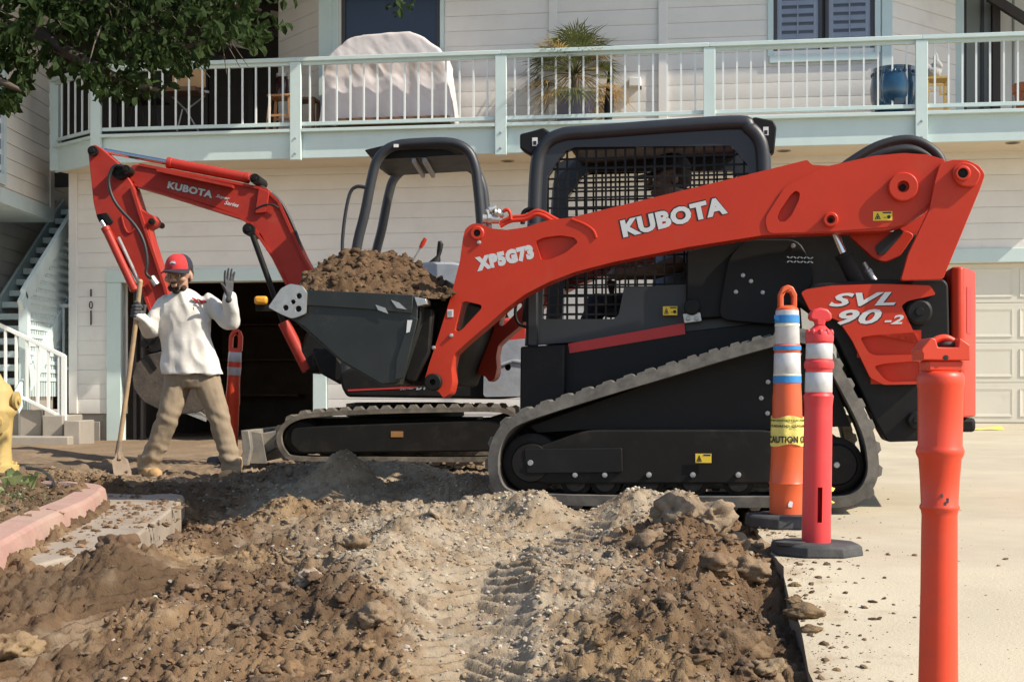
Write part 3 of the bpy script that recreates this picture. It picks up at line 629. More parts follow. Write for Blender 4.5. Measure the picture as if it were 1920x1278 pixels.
# house number
for ch, py in (('1', 549), ('0', 572), ('1', 589), ('1', 602)):
    h = .10 if ch == '1' else .105; u, z = H.uz(171, py, WV - .02)
    lettering(ch, house, (u - (.010 if ch == '1' else .028), z - .05), (u + (.010 if ch == '1' else .028), z - .05), h, WV - .026, M['black_num'], .0, 0, .006, 'house_number')
# balcony: floor, fascia, soffit
cu = u_at(182, 0); eL = H.uvz(105, 300, 0.62); uend = u_at(2150, 0)
outline = [(cu, .0), (uend, .0), (uend, WV), (eL.x + .1, WV), (eL.x, .62)]
deck = MB(); deck.hprism([(cu, .03), (uend, .03), (uend, WV - .002), (eL.x + .1, WV - .002), (eL.x + .03, .62)], zdeck_b + .012, zdeck_t - .03); deck.build('balcony_floor', M['soffit'], house)
fa = MB(); fa.bar((cu, .012, (zdeck_b + zdeck_t) / 2), (uend, .012, (zdeck_b + zdeck_t) / 2), .035, zdeck_t - zdeck_b); fa.build('fascia', M['aqua'], house, bevel=.004)
fa = MB(); fa.bar((eL.x, .62, (zdeck_b + zdeck_t) / 2), (cu, .012, (zdeck_b + zdeck_t) / 2), .035, zdeck_t - zdeck_b); fa.build('fascia', M['aqua'], house, bevel=.004)
fa = MB(); fa.bar((cu, -.012, zdeck_t + .012), (uend, -.012, zdeck_t + .012), .12, .04); fa.bar((eL.x, .62, zdeck_t + .012), (cu, -.0, zdeck_t + .012), .12, .038); fa.build('drip_edge', M['aqua'], house, bevel=.004)
up_out = [(cu, .05), (uend, .05), (uend, 9.), (eL.x - 1.0, 9.), (eL.x + .05, .62)]
mb = MB(); mb.add([(a, b, zdeck_t + .026) for a, b in up_out], [tuple(range(5))]); mb.build('balcony_deck', mat('balcony_deck_coating', (.32, .27, .21), .8, var=.1, scale=3), house)
for px, py in ((783, 309), (952, 302), (1470, 283), (1899, 268)):
    # a ring set into the soffit: found where the ray meets it
    t = (zdeck_b + .010 - ZC) / (-(py - HY) / F); w = Vector(((px - CX) / F * t, t, zdeck_b + .010)) - H.o; u, v = w.dot(H.U), w.dot(H.V)
    mb = MB(); mb.lathe([(.085, 0), (.085, -.006), (.06, -.006), (.06, -.001)], (u, v, zdeck_b + .011), 20); dl = mb.build('downlight', M['lampring'], house)
    mb = MB(); mb.lathe([(.058, 0), (.01, .004)], (u, v, zdeck_b + .006), 16); mb.build('lamp_opening', M['lamp_in'], dl)
# balcony railing
zr = z_at(960, 94, 0); zbr = z_at(960, 222, 0)
posts = [u_at(p, -.02) for p in (182, 556, 940, 1330, 1727, 2120)]
rail = empty('balcony_railing', (0, 0, 0), 0, house)
def rail_run(a, b, n, first=True):
    a, b = Vector(a), Vector(b)
    mb = MB(); mb.bar((a.x, a.y, zr - .04), (b.x, b.y, zr - .04), .13, .05); mb.bar((a.x, a.y, zr - .085), (b.x, b.y, zr - .085), .05, .045); mb.build('top_rail', M['aqua'], rail, bevel=.006)
    mb = MB(); mb.bar((a.x, a.y, zbr), (b.x, b.y, zbr), .035, .045); mb.build('bottom_rail', M['aqua'], rail, bevel=.004)
    for i in range(1, n + 1):
        p = a + (b - a) * (i / (n + 1)); mb = MB(); mb.box(p.x - .0105, p.x + .0105, p.y - .0105, p.y + .0105, zbr + .02, zr - .1); mb.build('baluster', M['baluster'], rail)
for i in range(len(posts) - 1): rail_run((posts[i], -.02), (posts[i + 1], -.02), 14)
rail_run((eL.x, .60), (cu, -.02), 5)
for i, u in enumerate(posts):
    mb = MB(); mb.box(u - .07, u + .07, -.075, -.022, zdeck_b - .03, zr - .068); po = mb.build('post', M['aqua'], rail, bevel=.005)
    if i:
        for q in (.05, .24):
            mb = MB(); mb.lathe([(.001, -.014), (.012, -.012), (.016, 0)], (u, -.075, zdeck_b + q), 8, 'v'); mb.build('bolt', M['bolt'], po)
mb = MB(); mb.box(eL.x - .06, eL.x + .06, .56, .66, zdeck_b + .02, zr - .068); mb.build('post', M['aqua'], rail, bevel=.005)
# upper storey
zf = zdeck_t + .03; zroof = zf + 2.75
uA = u_at(612, WV); uB = u_at(1663, WV)
w0, w1, wz0, wz1 = u_at(1450, WV), u_at(1640, WV), z_at(1545, 103, WV), zf + 2.2
s0, s1 = u_at(640, WV), u_at(826, WV)
mb = MB()
for a, b, z0, z1 in ((uA, s0, zf, zroof), (s0, s1, zf + 2.1, zroof), (s1, w0, zf, zroof), (w0, w1, zf, wz0), (w0, w1, wz1, zroof), (w1, uB, zf, zroof)): mb.box(a, b, WV + .003, WV + .15, z0, z1)
upper = mb.build('upper_wall', M['siding'], house)
siding(upper, (uA, WV), (uB, WV), zf, zroof, [(s0 - uA - .14, s1 - uA + .06, zf - 1, zf + 2.12), (w0 - uA, w1 - uA, wz0, wz1)])
# left bay wall turning back, right wall turning back
bl = (uA - .95, WV + .95); mb = MB(); mb.add([(uA, WV + .004, zf), (bl[0], bl[1] + .004, zf), (bl[0], bl[1] + .004, zroof), (uA, WV + .004, zroof)], [(0, 1, 2, 3)]); bw = mb.build('bay_wall', M['siding'], house)
siding(bw, bl, (uA, WV), zf, zroof)
br = (uB + 1.05, WV + 1.15); mb = MB(); mb.add([(uB, WV + .004, zf), (br[0], br[1] + .004, zf), (br[0], br[1] + .004, zroof), (uB, WV + .004, zroof)], [(0, 1, 2, 3)]); bw2 = mb.build('bay_wall', M['siding'], house)
siding(bw2, (uB, WV), br, zf, zroof)
for px, wd, dp in ((611, .17, .05), (628, .10, .03), (1037, .10, .035), (1243, .11, .05), (1663, .13, .04), (829, .05, .03)):
    u = u_at(px, WV); mb = MB(); mb.box(u - wd / 2, u + wd / 2, WV - dp, WV + .01, zf, zroof); mb.build('trim_board', M['siding' if px in (1037, 1243) else 'aqua'], house, bevel=.004)
mb = MB(); mb.box(br[0] - .05, br[0] + .06, br[1] - .06, br[1] + .06, zf, zroof); mb.build('trim_board', M['aqua'], house, bevel=.004)
# dark sliding door
mb = MB(); mb.box(s0 + .003, s1 - .003, WV + .03, WV + .06, zf, zf + 2.1); sd = mb.build('sliding_door', M['glass_dark'], house)
for a, b in ((s0, s0 + .05), (s1 - .05, s1)):
    mb = MB(); mb.box(a, b, WV + .0, WV + .05, zf, zf + 2.1); mb.build('door_frame', M['wframe'], sd)
# shuttered window
win = empty('window', (0, 0, 0), 0, house)
mb = MB(); mb.box(w0 - .005, w1 + .005, WV + .075, WV + .09, wz0, wz1); mb.build('backing', M['wframe'], win)
for a, b, c, d in ((w0 - .05, w1 + .05, wz0 - .09, wz0), (w0 - .07, w0, wz0, wz1), (w1, w1 + .07, wz0, wz1)):
    mb = MB(); mb.box(a, b, WV - .045 if c < wz0 else WV - .03, WV + .02, c, d); mb.build('window_sill' if c < wz0 else 'casing', M['aqua'], win, bevel=.004)
mid = (w0 + w1) / 2
for a, b in ((w0 + .005, mid - .02), (mid + .02, w1 - .005)):
    mb = MB(); mb.prism([(a, wz0 + .005), (b, wz0 + .005), (b, wz1), (a, wz1)], WV - .005, WV + .05, [[(a + .04, wz0 + .05), (b - .04, wz0 + .05), (b - .04, wz1 - .05), (a + .04, wz1 - .05)]]); mb.build('sash', M['wframe'], win)
    mb = MB(); mb.prism([(a + .045, wz0 + .055), (b - .045, wz0 + .055), (b - .045, wz1 - .055), (a + .045, wz1 - .055)], WV + .045, WV + .07, [[(a + .10, wz0 + .11), (b - .10, wz0 + .11), (b - .10, wz1 - .11), (a + .10, wz1 - .11)]]); mb.build('shutter_frame', M['shutter'], win)
    z = wz0 + .15
    while z < wz1 - .12:
        mb = MB(); mb.obox(((a + b) / 2, WV + .056, z), (b - a - .2, .012, .075), Matrix.Rotation(R(-28), 3, 'X')); mb.build('louvre', M['shutter'], win); z += .105
    mb = MB(); mb.box((a + b) / 2 - .008, (a + b) / 2 + .008, WV + .02, WV + .03, wz0 + .12, wz1 - .12); mb.build('tilt_rod', M['shutter'], win)
    mb = MB(); mb.box(a + .03, b - .03, WV + .004, WV + .008, wz0 + .04, wz1 - .04); gl = mb.build('pane', None, win)
pm = bpy.data.materials.new('window_glass'); pm.use_nodes = True; nt = pm.node_tree; nt.nodes.clear()
o_ = nt.nodes.new('ShaderNodeOutputMaterial'); tr = nt.nodes.new('ShaderNodeBsdfTransparent'); gsy = nt.nodes.new('ShaderNodeBsdfGlossy'); gsy.inputs['Roughness'].default_value = .02; fz = nt.nodes.new('ShaderNodeFresnel'); fz.inputs[0].default_value = 1.5; mx = nt.nodes.new('ShaderNodeMixShader')
nt.links.new(fz.outputs[0], mx.inputs[0]); nt.links.new(tr.outputs[0], mx.inputs[1]); nt.links.new(gsy.outputs[0], mx.inputs[2]); nt.links.new(mx.outputs[0], o_.inputs[0]); M['pane'] = pm
for o in win.children:
    if o.name.startswith('pane'): o.data.materials.clear(); o.data.materials.append(pm)
# covered corner of the balcony, left: back wall, door frames, sloping white rafters
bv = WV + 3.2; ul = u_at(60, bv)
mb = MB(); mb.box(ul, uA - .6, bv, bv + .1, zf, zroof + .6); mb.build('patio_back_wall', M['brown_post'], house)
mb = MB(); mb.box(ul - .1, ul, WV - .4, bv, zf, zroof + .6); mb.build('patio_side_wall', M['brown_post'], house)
for px in (215, 300, 385, 470):
    u = u_at(px, bv - .05); mb = MB(); mb.box(u - .04, u + .04, bv - .06, bv - .003, zf, zf + 2.1); mb.build('door_mullion', M['wframe'], house)
for k in range(4):
    a = H.uvz(330 + 60 * k, 92 - 22 * k, bv - .5); b = H.uvz(420 + 60 * k, 112 - 22 * k, WV + .9); mb = MB(); mb.bar(a, b, .05, .09); mb.build('rafter', M['siding' if k % 2 else 'wframe'], house)
# right recess: grey board panels, dark posts, white panel
rv = WV + 1.9; xs = [1752, 1808, 1812, 1856, 1860, 1866]
for a, b, m, dv in ((1752, 1757, 'brown_post', -.02), (1758, 1805, 'grey_panel', 0), (1806, 1811, 'wframe', -.03), (1812, 1838, 'grey_panel', 0), (1839, 1844, 'wframe', -.03), (1845, 1857, 'grey_panel', 0), (1858, 1872, 'brown_post', -.12), (1873, 1898, 'white_panel', .02), (1899, 1902, 'grey_panel', 0.01), (1903, 1960, 'white_panel', .02), (1961, 2100, 'grey_panel', 0)):
    mb = MB(); mb.box(u_at(a, rv), u_at(b, rv) + .004, rv + dv, rv + .1, zf, zroof); mb.build('wall_panel', M[m], house)
a, b = H.uvz(1855, -6, rv - .3), H.uvz(1960, 60, rv - .3); mb = MB(); mb.bar(a, b, .1, .12); mb.build('eave_beam', M['brown_post'], house)
# roof: an eave over the balcony wall, above the picture, throwing the shade line on the upper storey
mb = MB(); mb.box(uA - 6, uend + 2, WV - .60, 9.5, zroof, zroof + .15); mb.box(-9.0, -.5, -2.2, WV - .602, zroof + .005, zroof + .15); mb.build('roof', M['roof'], house)  # second, forward slab is added out of view to shade the wing and stairs
mb = MB(); mb.box(uA - 6, uend + 2, 9.2, 9.5, -.2, zroof); mb.box(uL, uL + .1, WV + .2, 9.2, -.2, zdeck_b); mb.build('rear_wall', M['siding'], house)
# outdoor socket box
u, z = H.uz(1191, 156, WV); mb = MB(); mb.box(u - .075, u + .075, WV - .11, WV - .0, z - .06, z + .05); bx_ = mb.build('socket_box', M['whitebox'], house, bevel=.008)
mb = MB(); mb.box(u + .05, u + .085, WV - .08, WV - .05, z - .10, z - .055); mb.build('plug', M['wframe'], bx_)
# lamp bracket by the bay
u, z = H.uz(560, 6, WV + .5); mb = MB(); mb.lathe([(.005, .0), (.05, .03), (.06, .10), (.03, .16)], (u, WV + .35, z), 12); mb.build('wall_lamp', M['wframe'], house)

# ================================================================== neighbouring wing, stairs, railings (left)
wing = tag(empty('neighbour_house', (-7.2, 18.5, 0)), 'shaded grey-cream lap-sided house wing at the left edge behind the stairs', 'house')
def wing_wall(x, y0, y1, z0, z1, name):
    mb = MB(); mb.box(x - .2 + 7.2, x - .003 + 7.2, y0 - 18.5, y1 - 18.5, z0, z1); w = mb.build(name, M['siding'], wing); z = z0; 
    while z < z1 - .02:
        zt = min(z + .196, z1); pr = ((0, z + .003), (.018, z + .002), (.019, z + .012), (.006, zt - .004), (0, zt - .002))
        mb = MB(); mb.loft([[(x + 7.2 + o, yy - 18.5, zz) for o, zz in pr] for yy in (y0, y1)]); mb.build('siding_board', M['siding'], w, 30); z = zt
    return w
wz = P(50, 395, 18.4).z
wing_wall(-6.47, 13.5, 19.45, wz, 8.2, 'upper_wall'); wing_wall(-7.35, 13.5, 19.44, 0, wz - .03, 'lower_wall'); wing_wall(-7.35, 19.45, 25, 0, 8.2, 'rear_wall')
mb = MB(); mb.box(-.35, .73, -5, .95, wz - .025, wz - .002); mb.build('overhang_soffit', M['aqua2'], wing)
mb = MB(); mb.box(.733, .765, -5, .95, wz - .02, wz + .17); mb.build('band_board', M['aqua2'], wing)
mb = MB(); mb.box(.66, .76, .86, 1.02, wz, 8.2); mb.build('corner_board', M['siding'], wing)
for a, b, c, d in ((-.95, -.86, 4.35, 6.3), (-2.6, -.86, 4.22, 4.35)):
    mb = MB(); mb.box(.73, .79, a - .05, b - .05, c - .95, d - .95); mb.build('window_casing', M['aqua2'], wing)
mb = MB(); mb.box(.735, .745, -2.5, -.9, 3.4, 5.3); mb.build('window_pane', M['glass_dark'], wing)
mb = MB(); mb.box(-.2, 4.0, 6.4, 6.6, -.2, 8); mb.build('passage_wall', M['brown_post'], wing)
# open wooden stairs rising away from the camera
SX0, SX1, SY0, run, rise, NS = -7.12, -6.16, 17.3, .28, .18, 17
st = tag(empty('outdoor_staircase', ((SX0 + SX1) / 2, SY0, 0)), 'pale aqua open-riser wooden staircase climbing away beside the house corner', 'staircase')
w2 = (SX1 - SX0) / 2; zs0 = P(25, 735, SY0).z - .0
tm = MB(); tm.box(-w2 + .03, w2 - .03, 0, .29, -.085, 0); tme = tm.mesh('tread')
for i in range(NS):
    o = link_mesh('tread', tme, M['aqua2'], st); o.location = (0, run * i, zs0 + rise * i); add_bevel(o, .006)
a0 = Vector((0, -.1, zs0 - .16)); a1 = Vector((0, run * NS, zs0 + rise * NS - .1))
for sx in (-w2, w2):
    mb = MB(); mb.bar(a0 + Vector((sx, 0, 0)), a1 + Vector((sx, 0, 0)), .045, .26); mb.build('stringer', M['aqua2'], st, bevel=.004)
b0 = P(41, 556, 17.5) - st.location; b1 = b0 + Vector((0, 3.6, 3.6 * rise / run))
b0.x = b1.x = w2
mb = MB(); mb.bar(b0, b1, .06, .20); mb.bar(b0 + Vector((0, -.12, -.12)), b0 + Vector((0, .06, .02)), .06, .14); mb.build('handrail_board', M['aqua2'], st, bevel=.006)
mb = MB(); mb.box(w2 - .06, w2 + .05, b0.y - .02, b0.y + .09, 0, b0.z - .02); mb.build('newel_post', M['aqua2'], st)
# privacy lattice under the handrail
lat = MB(); yy = b0.y + .15
while yy < b0.y + 2.3:
    lat.box(w2 - .012, w2 - .002, yy, yy + .045, .6, b0.z + (yy - b0.y) * rise / run - .08); yy += .085
zz = .8
while zz < b0.z + 1.6:
    ys_ = max(b0.y + .1, b0.y + (zz - b0.z + .12) / (rise / run)); lat.box(w2 + .0, w2 + .01, ys_, b0.y + 2.4, zz, zz + .05); zz += .11
lat.build('lattice', M['aqua2'], st)
mb = MB(); mb.bar((w2 + .015, b0.y + .3, 1.0), (w2 + .015, b0.y + 2.2, 1.0 + 1.9 * rise / run), .03, .14); mb.build('lattice_brace', M['aqua2'], st)
# landing rail and descending rail
def metal_rail(name, pts_top, pts_bot, n, label, y, posts, r=.022):
    t0, t1, q0, q1 = P(*pts_top[0], y), P(*pts_top[1], y), P(*pts_bot[0], y), P(*pts_bot[1], y); base = Vector((t1.x, y, 0)); ro = tag(empty(name, base), label, 'railing')
    mb = MB(); mb.bar(t0 - base, t1 - base, .05, .05, (0, 1, 0)); mb.build('top_rail', M['baluster'], ro, bevel=.006)
    mb = MB(); mb.bar(q0 - base, q1 - base, .04, .04, (0, 1, 0)); mb.build('bottom_rail', M['baluster'], ro, bevel=.005)
    for i in range(n):
        f = (i + .5) / n; a = t0.lerp(t1, f) - base; b = q0.lerp(q1, f) - base; b.x = a.x; mb = MB(); mb.bar(b, a, .03, .03, (0, 1, 0)); mb.build('baluster', M['baluster'], ro)
    for px, pt, pb in posts:
        a, b = P(px, pt, y) - base, P(px, pb, y) - base; mb = MB(); mb.bar(b, a, .06, .06, (0, 1, 0)); mb.build('post', M['baluster'], ro, bevel=.006)
metal_rail('metal_railing', ((52, 575), (133, 573)), ((56, 694), (133, 690)), 3, 'white metal guard rail at the stair landing behind the sloping rail', 18.9, ((54, 575, 712),))
metal_rail('metal_railing', ((-60, 580), (121, 668)), ((-60, 695), (116, 781)), 9, 'white sloping metal handrail running down to a post by the house corner', 17.4, ((120, 666, 794),))
# concrete steps and blocks below it
cb = tag(empty('concrete_steps', P(100, 815, 17.3)), 'dusty grey concrete steps and stub wall below the sloping white handrail', 'steps'); cb.location.z = 0
def stepbox(px0, px1, py0, py1, Y, d, name):
    a, b = P(px0, py1, Y) - cb.location, P(px1, py0, Y) - cb.location; mb = MB(); mb.box(a.x, b.x, a.y, a.y + d, -.1, b.z); mb.build(name, M['found'], cb, bevel=.015)
stepbox(-40, 42, 738, 820, 17.6, 1.2, 'stub_wall'); stepbox(36, 78, 768, 820, 17.45, 1.0, 'step'); stepbox(79, 118, 778, 822, 17.3, .8, 'step'); stepbox(119, 150, 788, 824, 17.2, .6, 'step'); stepbox(-60, 128, 818, 835, 17.0, .5, 'footing')
# ================================================================== compact track loader
L = Frame(1280, 7.3, 9.5, .03)
loader = froot('track_loader', L, 'orange-red and black compact track loader carrying a bucket of dirt, side-on', 'track loader')
def lpoly(pts, v): return L.poly(pts, v)
mpp = L.scale(1280)                                                  # metres per photo pixel on the near side
def mid_disc(mb, px, py, r, v0, v1, n=24): u, z = L.uz(px, py, v0); mb.cyl((u, v0, z), (u, v1, z), r * mpp, n); return mb
# ---- tracks
TR = [(1000, 938), (1150, 942), (1300, 944), (1450, 944), (1570, 944), (1612, 932), (1634, 906), (1641, 868), (1629, 806), (1590, 726), (1556, 668), (1534, 640), (1508, 630), (1470, 631), (1360, 661), (1240, 697), (1120, 733), (990, 775), (948, 798), (927, 832), (921, 872), (928, 908), (950, 930)]
def track(v0, v1, parent):
    path = catmull([Vector((*L.uz(a, b, 0), 0)) for a, b in TR], 4, True); N = len(path); rings = []
    for i, p in enumerate(path):
        d = (path[(i + 1) % N] - path[i - 1]).normalized(); nr = Vector((d.y, -d.x, 0))                 # outward
        if nr.dot(p - Vector((*L.uz(1290, 800, 0), 0))) < 0: nr = -nr
        o, q = p + nr * .020, p - nr * .036
        rings.append([(o.x, v0 + .008, o.y), (o.x, v1 - .008, o.y), (q.x, v1, q.y), (q.x, v0, q.y)])
    rings.append(rings[0]); mb = MB(); mb.loft(rings, cap=False); t = mb.build('rubber_track', M['rubber'], parent, 40)
    # tread lugs
    seg = [(path[(i + 1) % N] - path[i]).length for i in range(N)]; tot = sum(seg); pitch = tot / round(tot / .118); lug = MB()
    for side in (0, 1):
        w = (v1 - v0) * .47; a = -.5 * w
        lug.add([(-.034, a, 0), (.034, a, 0), (.034, -a, 0), (-.034, -a, 0), (-.020, a + .01, .021), (.020, a + .01, .021), (.020, -a - .01, .021), (-.020, -a - .01, .021)], [(0, 1, 5, 4), (1, 2, 6, 5), (2, 3, 7, 6), (3, 0, 4, 7), (4, 5, 6, 7)]); break
    lme = lug.mesh('lug', 0); s = 0; i = 0; acc = 0; k = 0
    while s < tot - 1e-6:
        while acc + seg[i % N] < s: acc += seg[i % N]; i += 1
        f = (s - acc) / seg[i % N]; p = path[i % N].lerp(path[(i + 1) % N], f); d = (path[(i + 1) % N] - path[i % N]).normalized(); nr = Vector((d.y, -d.x, 0))
        if nr.dot(p - Vector((*L.uz(1290, 800, 0), 0))) < 0: nr = -nr
        c = p + nr * .017; near = k % 2 == 0
        o = link_mesh('lug', lme, M['rubber'], t); ang = math.atan2(d.y, d.x)
        X_ = Vector((d.x, 0, d.y)); Z_ = Vector((nr.x, 0, nr.y)); Y_ = Z_.cross(X_)
        mm = Matrix((X_, Y_, Z_)).transposed().to_4x4(); mm.translation = Vector((c.x, v0 + (v1 - v0) * (.26 if near else .74), c.y)); o.matrix_local = mm
        s += pitch / 2; k += 1
    return t
uc = empty('undercarriage', (0, 0, 0), 0, loader)
track(0, .43, uc)
def track_gear(v0, v1, sgn, parent):
    f = lambda pts: L.poly(pts, 0)
    mb = MB(); mb.prism(rounded(f([(975, 848), (1095, 806), (1440, 806), (1590, 850), (1606, 888), (1590, 908), (1010, 908), (975, 890)]), .05), v0 + .06, v1 - .06); mb.build('roller_frame', M['blackdusty'], parent, bevel=.01)
    mb = MB(); mb.prism(rounded(f([(980, 842), (1165, 840), (1166, 886), (985, 888)]), .01), v0 + .045, v0 + .062); mb.build('guard_plate', M['black'], parent, bevel=.004)
    mb = MB(); mb.prism(f([(1380, 660), (1460, 640), (1545, 660), (1600, 800), (1440, 806), (1095, 806), (1000, 812), (985, 800)]), v0 + .16, v1 - .05); mb.build('inner_plate', M['black'], parent)
    for px, py, r in ((992, 868, 56), (1570, 872, 50)):
        u, z = L.uz(px, py, 0); mb = MB(); mb.lathe([(.02, .0), (.10, .0), (.11, .03), (r * mpp - .02, .03), (r * mpp, .04), (r * mpp, .28), (.02, .28)], (u, v0 + .05, z), 32, 'v'); mb.build('idler_wheel', M['blackdusty'], parent)
        mb = MB(); mb.lathe([(.001, -.012), (.014, -.012), (.018, 0)], (u, v0 + .05, z), 10, 'v'); mb.build('hub_bolt', M['bolt'], parent)
    for px in (1076, 1132, 1215, 1298, 1384, 1470):
        u, z = L.uz(px, 903, 0); mb = MB(); mb.lathe([(.02, .0), (.055, .0), (.06, .02), (.085, .03), (.085, .30), (.02, .30)], (u, v0 + .065, z), 24, 'v'); mb.build('roller', M['blackdusty'], parent)
        u, z = L.uz(px, 891, 0); mb = MB(); mb.lathe([(.001, -.014), (.013, -.012), (.016, 0)], (u, v0 + .058, z), 10, 'v'); mb.build('roller_bolt', M['bolt'], parent)
    u, z = L.uz(1503, 693, 0); mb = MB(); n = 32; pr = [(u + (.19 if k % 2 else .165) * math.cos(2 * math.pi * k / n), z + (.19 if k % 2 else .165) * math.sin(2 * math.pi * k / n)) for k in range(n)]
    mb.prism(pr, v0 + .2, v0 + .26); mb.cyl((u, v0 + .1, z), (u, v0 + .24, z), .12, 24); mb.build('sprocket', M['blackdusty'], parent)
    for k in range(5):
        a = k * 1.2566 + .4; mb = MB(); mb.lathe([(.001, -.012), (.012, -.01), (.015, 0)], (u + .085 * math.cos(a), v0 + .1, z + .085 * math.sin(a)), 8, 'v'); mb.build('sprocket_bolt', M['bolt'], parent)
    for px, py in ((1441, 715), (1428, 746), (1440, 775), (1560, 865), (1506, 620)):
        u, z = L.uz(px, py, 0); mb = MB(); mb.lathe([(.001, -.012), (.012, -.01), (.015, 0)], (u, v0 + .158, z), 8, 'v'); mb.build('frame_bolt', M['bolt'], parent)
track_gear(0, .43, 1, uc)
far = copy_tree(uc, loader); far.location = (0, 1.53, 0)
def label_plate(px0, py0, px1, py1, v, parent, marks=2):
    a, b = L.uz(px0, py1, v), L.uz(px1, py0, v); mb = MB(); mb.box(a[0], b[0], v - .002, v, a[1], b[1]); o = mb.build('warning_label', M['yellow'], parent)
    h = b[1] - a[1]; w = b[0] - a[0]
    mb = MB()
    mb.prism([(a[0] + w * .08, a[1] + h * .15), (a[0] + w * .40, a[1] + h * .15), (a[0] + w * .24, a[1] + h * .85)], v - .0035, v - .0022, [[(a[0] + w * .14, a[1] + h * .22), (a[0] + w * .34, a[1] + h * .22), (a[0] + w * .24, a[1] + h * .68)]])
    mb.box(a[0] + w * .20, a[0] + w * .28, v - .0035, v - .0022, a[1] + h * .26, a[1] + h * .5)
    mb.box(a[0] + w * .5, a[0] + w * .95, v - .0035, v - .0022, a[1] + h * .78, a[1] + h * .92)
    if marks > 1: mb.cyl((a[0] + w * .82, v - .0035, a[1] + h * .38), (a[0] + w * .82, v - .0022, a[1] + h * .38), h * .2, 8); mb.box(a[0] + w * .55, a[0] + w * .68, v - .0035, v - .0022, a[1] + h * .3, a[1] + h * .36)
    mb.build('label_print', M['inkblack'], o); return o
label_plate(1304, 850, 1334, 867, .044, loader, 1)
# ---- main body between the tracks
mb = MB(); mb.prism(rounded(lpoly([(978, 652), (1062, 646), (1420, 606), (1500, 560), (1510, 700), (1440, 830), (960, 842), (976, 800)], .47), .02), .47, 1.49); mb.build('lower_body', M['black'], loader, bevel=.012)
mb = MB(); mb.prism(lpoly([(978, 650), (1060, 646), (1060, 790), (976, 822)], .44), .40, .468); mb.build('front_step_panel', M['black'], loader, bevel=.01)
mb = MB(); mb.prism(lpoly([(960, 780), (985, 770), (985, 812), (938, 812), (945, 796)], .44), .42, 1.5); mb.build('front_cross_member', M['blackdusty'], loader, bevel=.01)
mb = MB(); mb.prism(lpoly([(1065, 644), (1283, 605), (1285, 626), (1068, 662)], .46), .462, .4685); mb.build('red_stripe', M['redstripe'], loader)
# side console behind the mesh and rear shoulder
mb = MB(); mb.prism(rounded(lpoly([(1286, 600), (1286, 470), (1410, 440), (1500, 436), (1760, 440), (1770, 525), (1500, 545), (1440, 590)], .44), .02), .44, 1.52); mb.build('rear_shoulder', M['black'], loader, bevel=.012)
mb = MB(); mb.prism(rounded(lpoly([(1345, 600), (1365, 480), (1400, 448), (1500, 448), (1530, 520), (1490, 590), (1460, 610)], .41), .07), .405, .438); mb.build('shoulder_cover', M['black'], loader, bevel=.008)
for px, py in ((1393, 516), (1408, 527), (1380, 547), (1430, 548), (1487, 461)):
    u, z = L.uz(px, py, .4); mb = MB(); mb.lathe([(.001, -.01), (.011, -.008), (.014, 0)], (u, .404, z), 8, 'v'); mb.build('cover_bolt', M['bolt'], loader)
mb = MB()
for k in range(8):
    for r in range(2):
        a = L.uz(1478 + k * 6.3, 486 - 8 * r + k * .2, .40); mb.obox((a[0], .402, a[1] - .012), (.015, .003, .006), Matrix.Rotation(R(30 if (k + r) % 2 else -30), 3, 'Y'))
mb.build('vent_grille', M['steel'], loader)
label_plate(1243, 574, 1270, 591, .438, loader, 2)
mb = MB(); mb.prism(rounded(lpoly([(1280, 588), (1313, 585), (1316, 602), (1283, 606)], .43), .008), .425, .44); br_ = mb.build('latch_bracket', M['steel'], loader, bevel=.003)
for px in (1290, 1306):
    u, z = L.uz(px, 597, .425); mb = MB(); mb.lathe([(.001, -.012), (.011, -.01), (.014, 0)], (u, .425, z), 8, 'v'); mb.build('bolt', M['bolt'], br_)
mb = MB(); mid_disc(mb, 1297, 575, 16, .40, .44); mb.build('pivot_cap', M['black'], loader, bevel=.006)
# ---- cab
cab = empty('cab', (0, 0, 0), 0, loader)
CV0, CV1 = .50, 1.46
OUT = rounded(lpoly([(984, 648), (987, 600), (1001, 258), (1040, 247), (1386, 222), (1432, 232), (1440, 300), (1440, 600), (1420, 615)], CV0), [.0, .02, .17, .03, .05, .16, .03, 0, 0], 8)
OPEN = rounded(lpoly([(1016, 598), (1026, 330), (1058, 284), (1078, 276), (1371, 273), (1404, 312), (1404, 420), (1288, 452), (1286, 533), (1170, 538), (1160, 590), (1150, 598)], CV0), .01)
for v0, v1 in ((CV0, CV0 + .07), (CV1 - .07, CV1)):
    mb = MB(); mb.prism(OUT, v0, v1, [OPEN]); mb.build('cab_side_frame', M['grey_dark'], cab, bevel=.012)
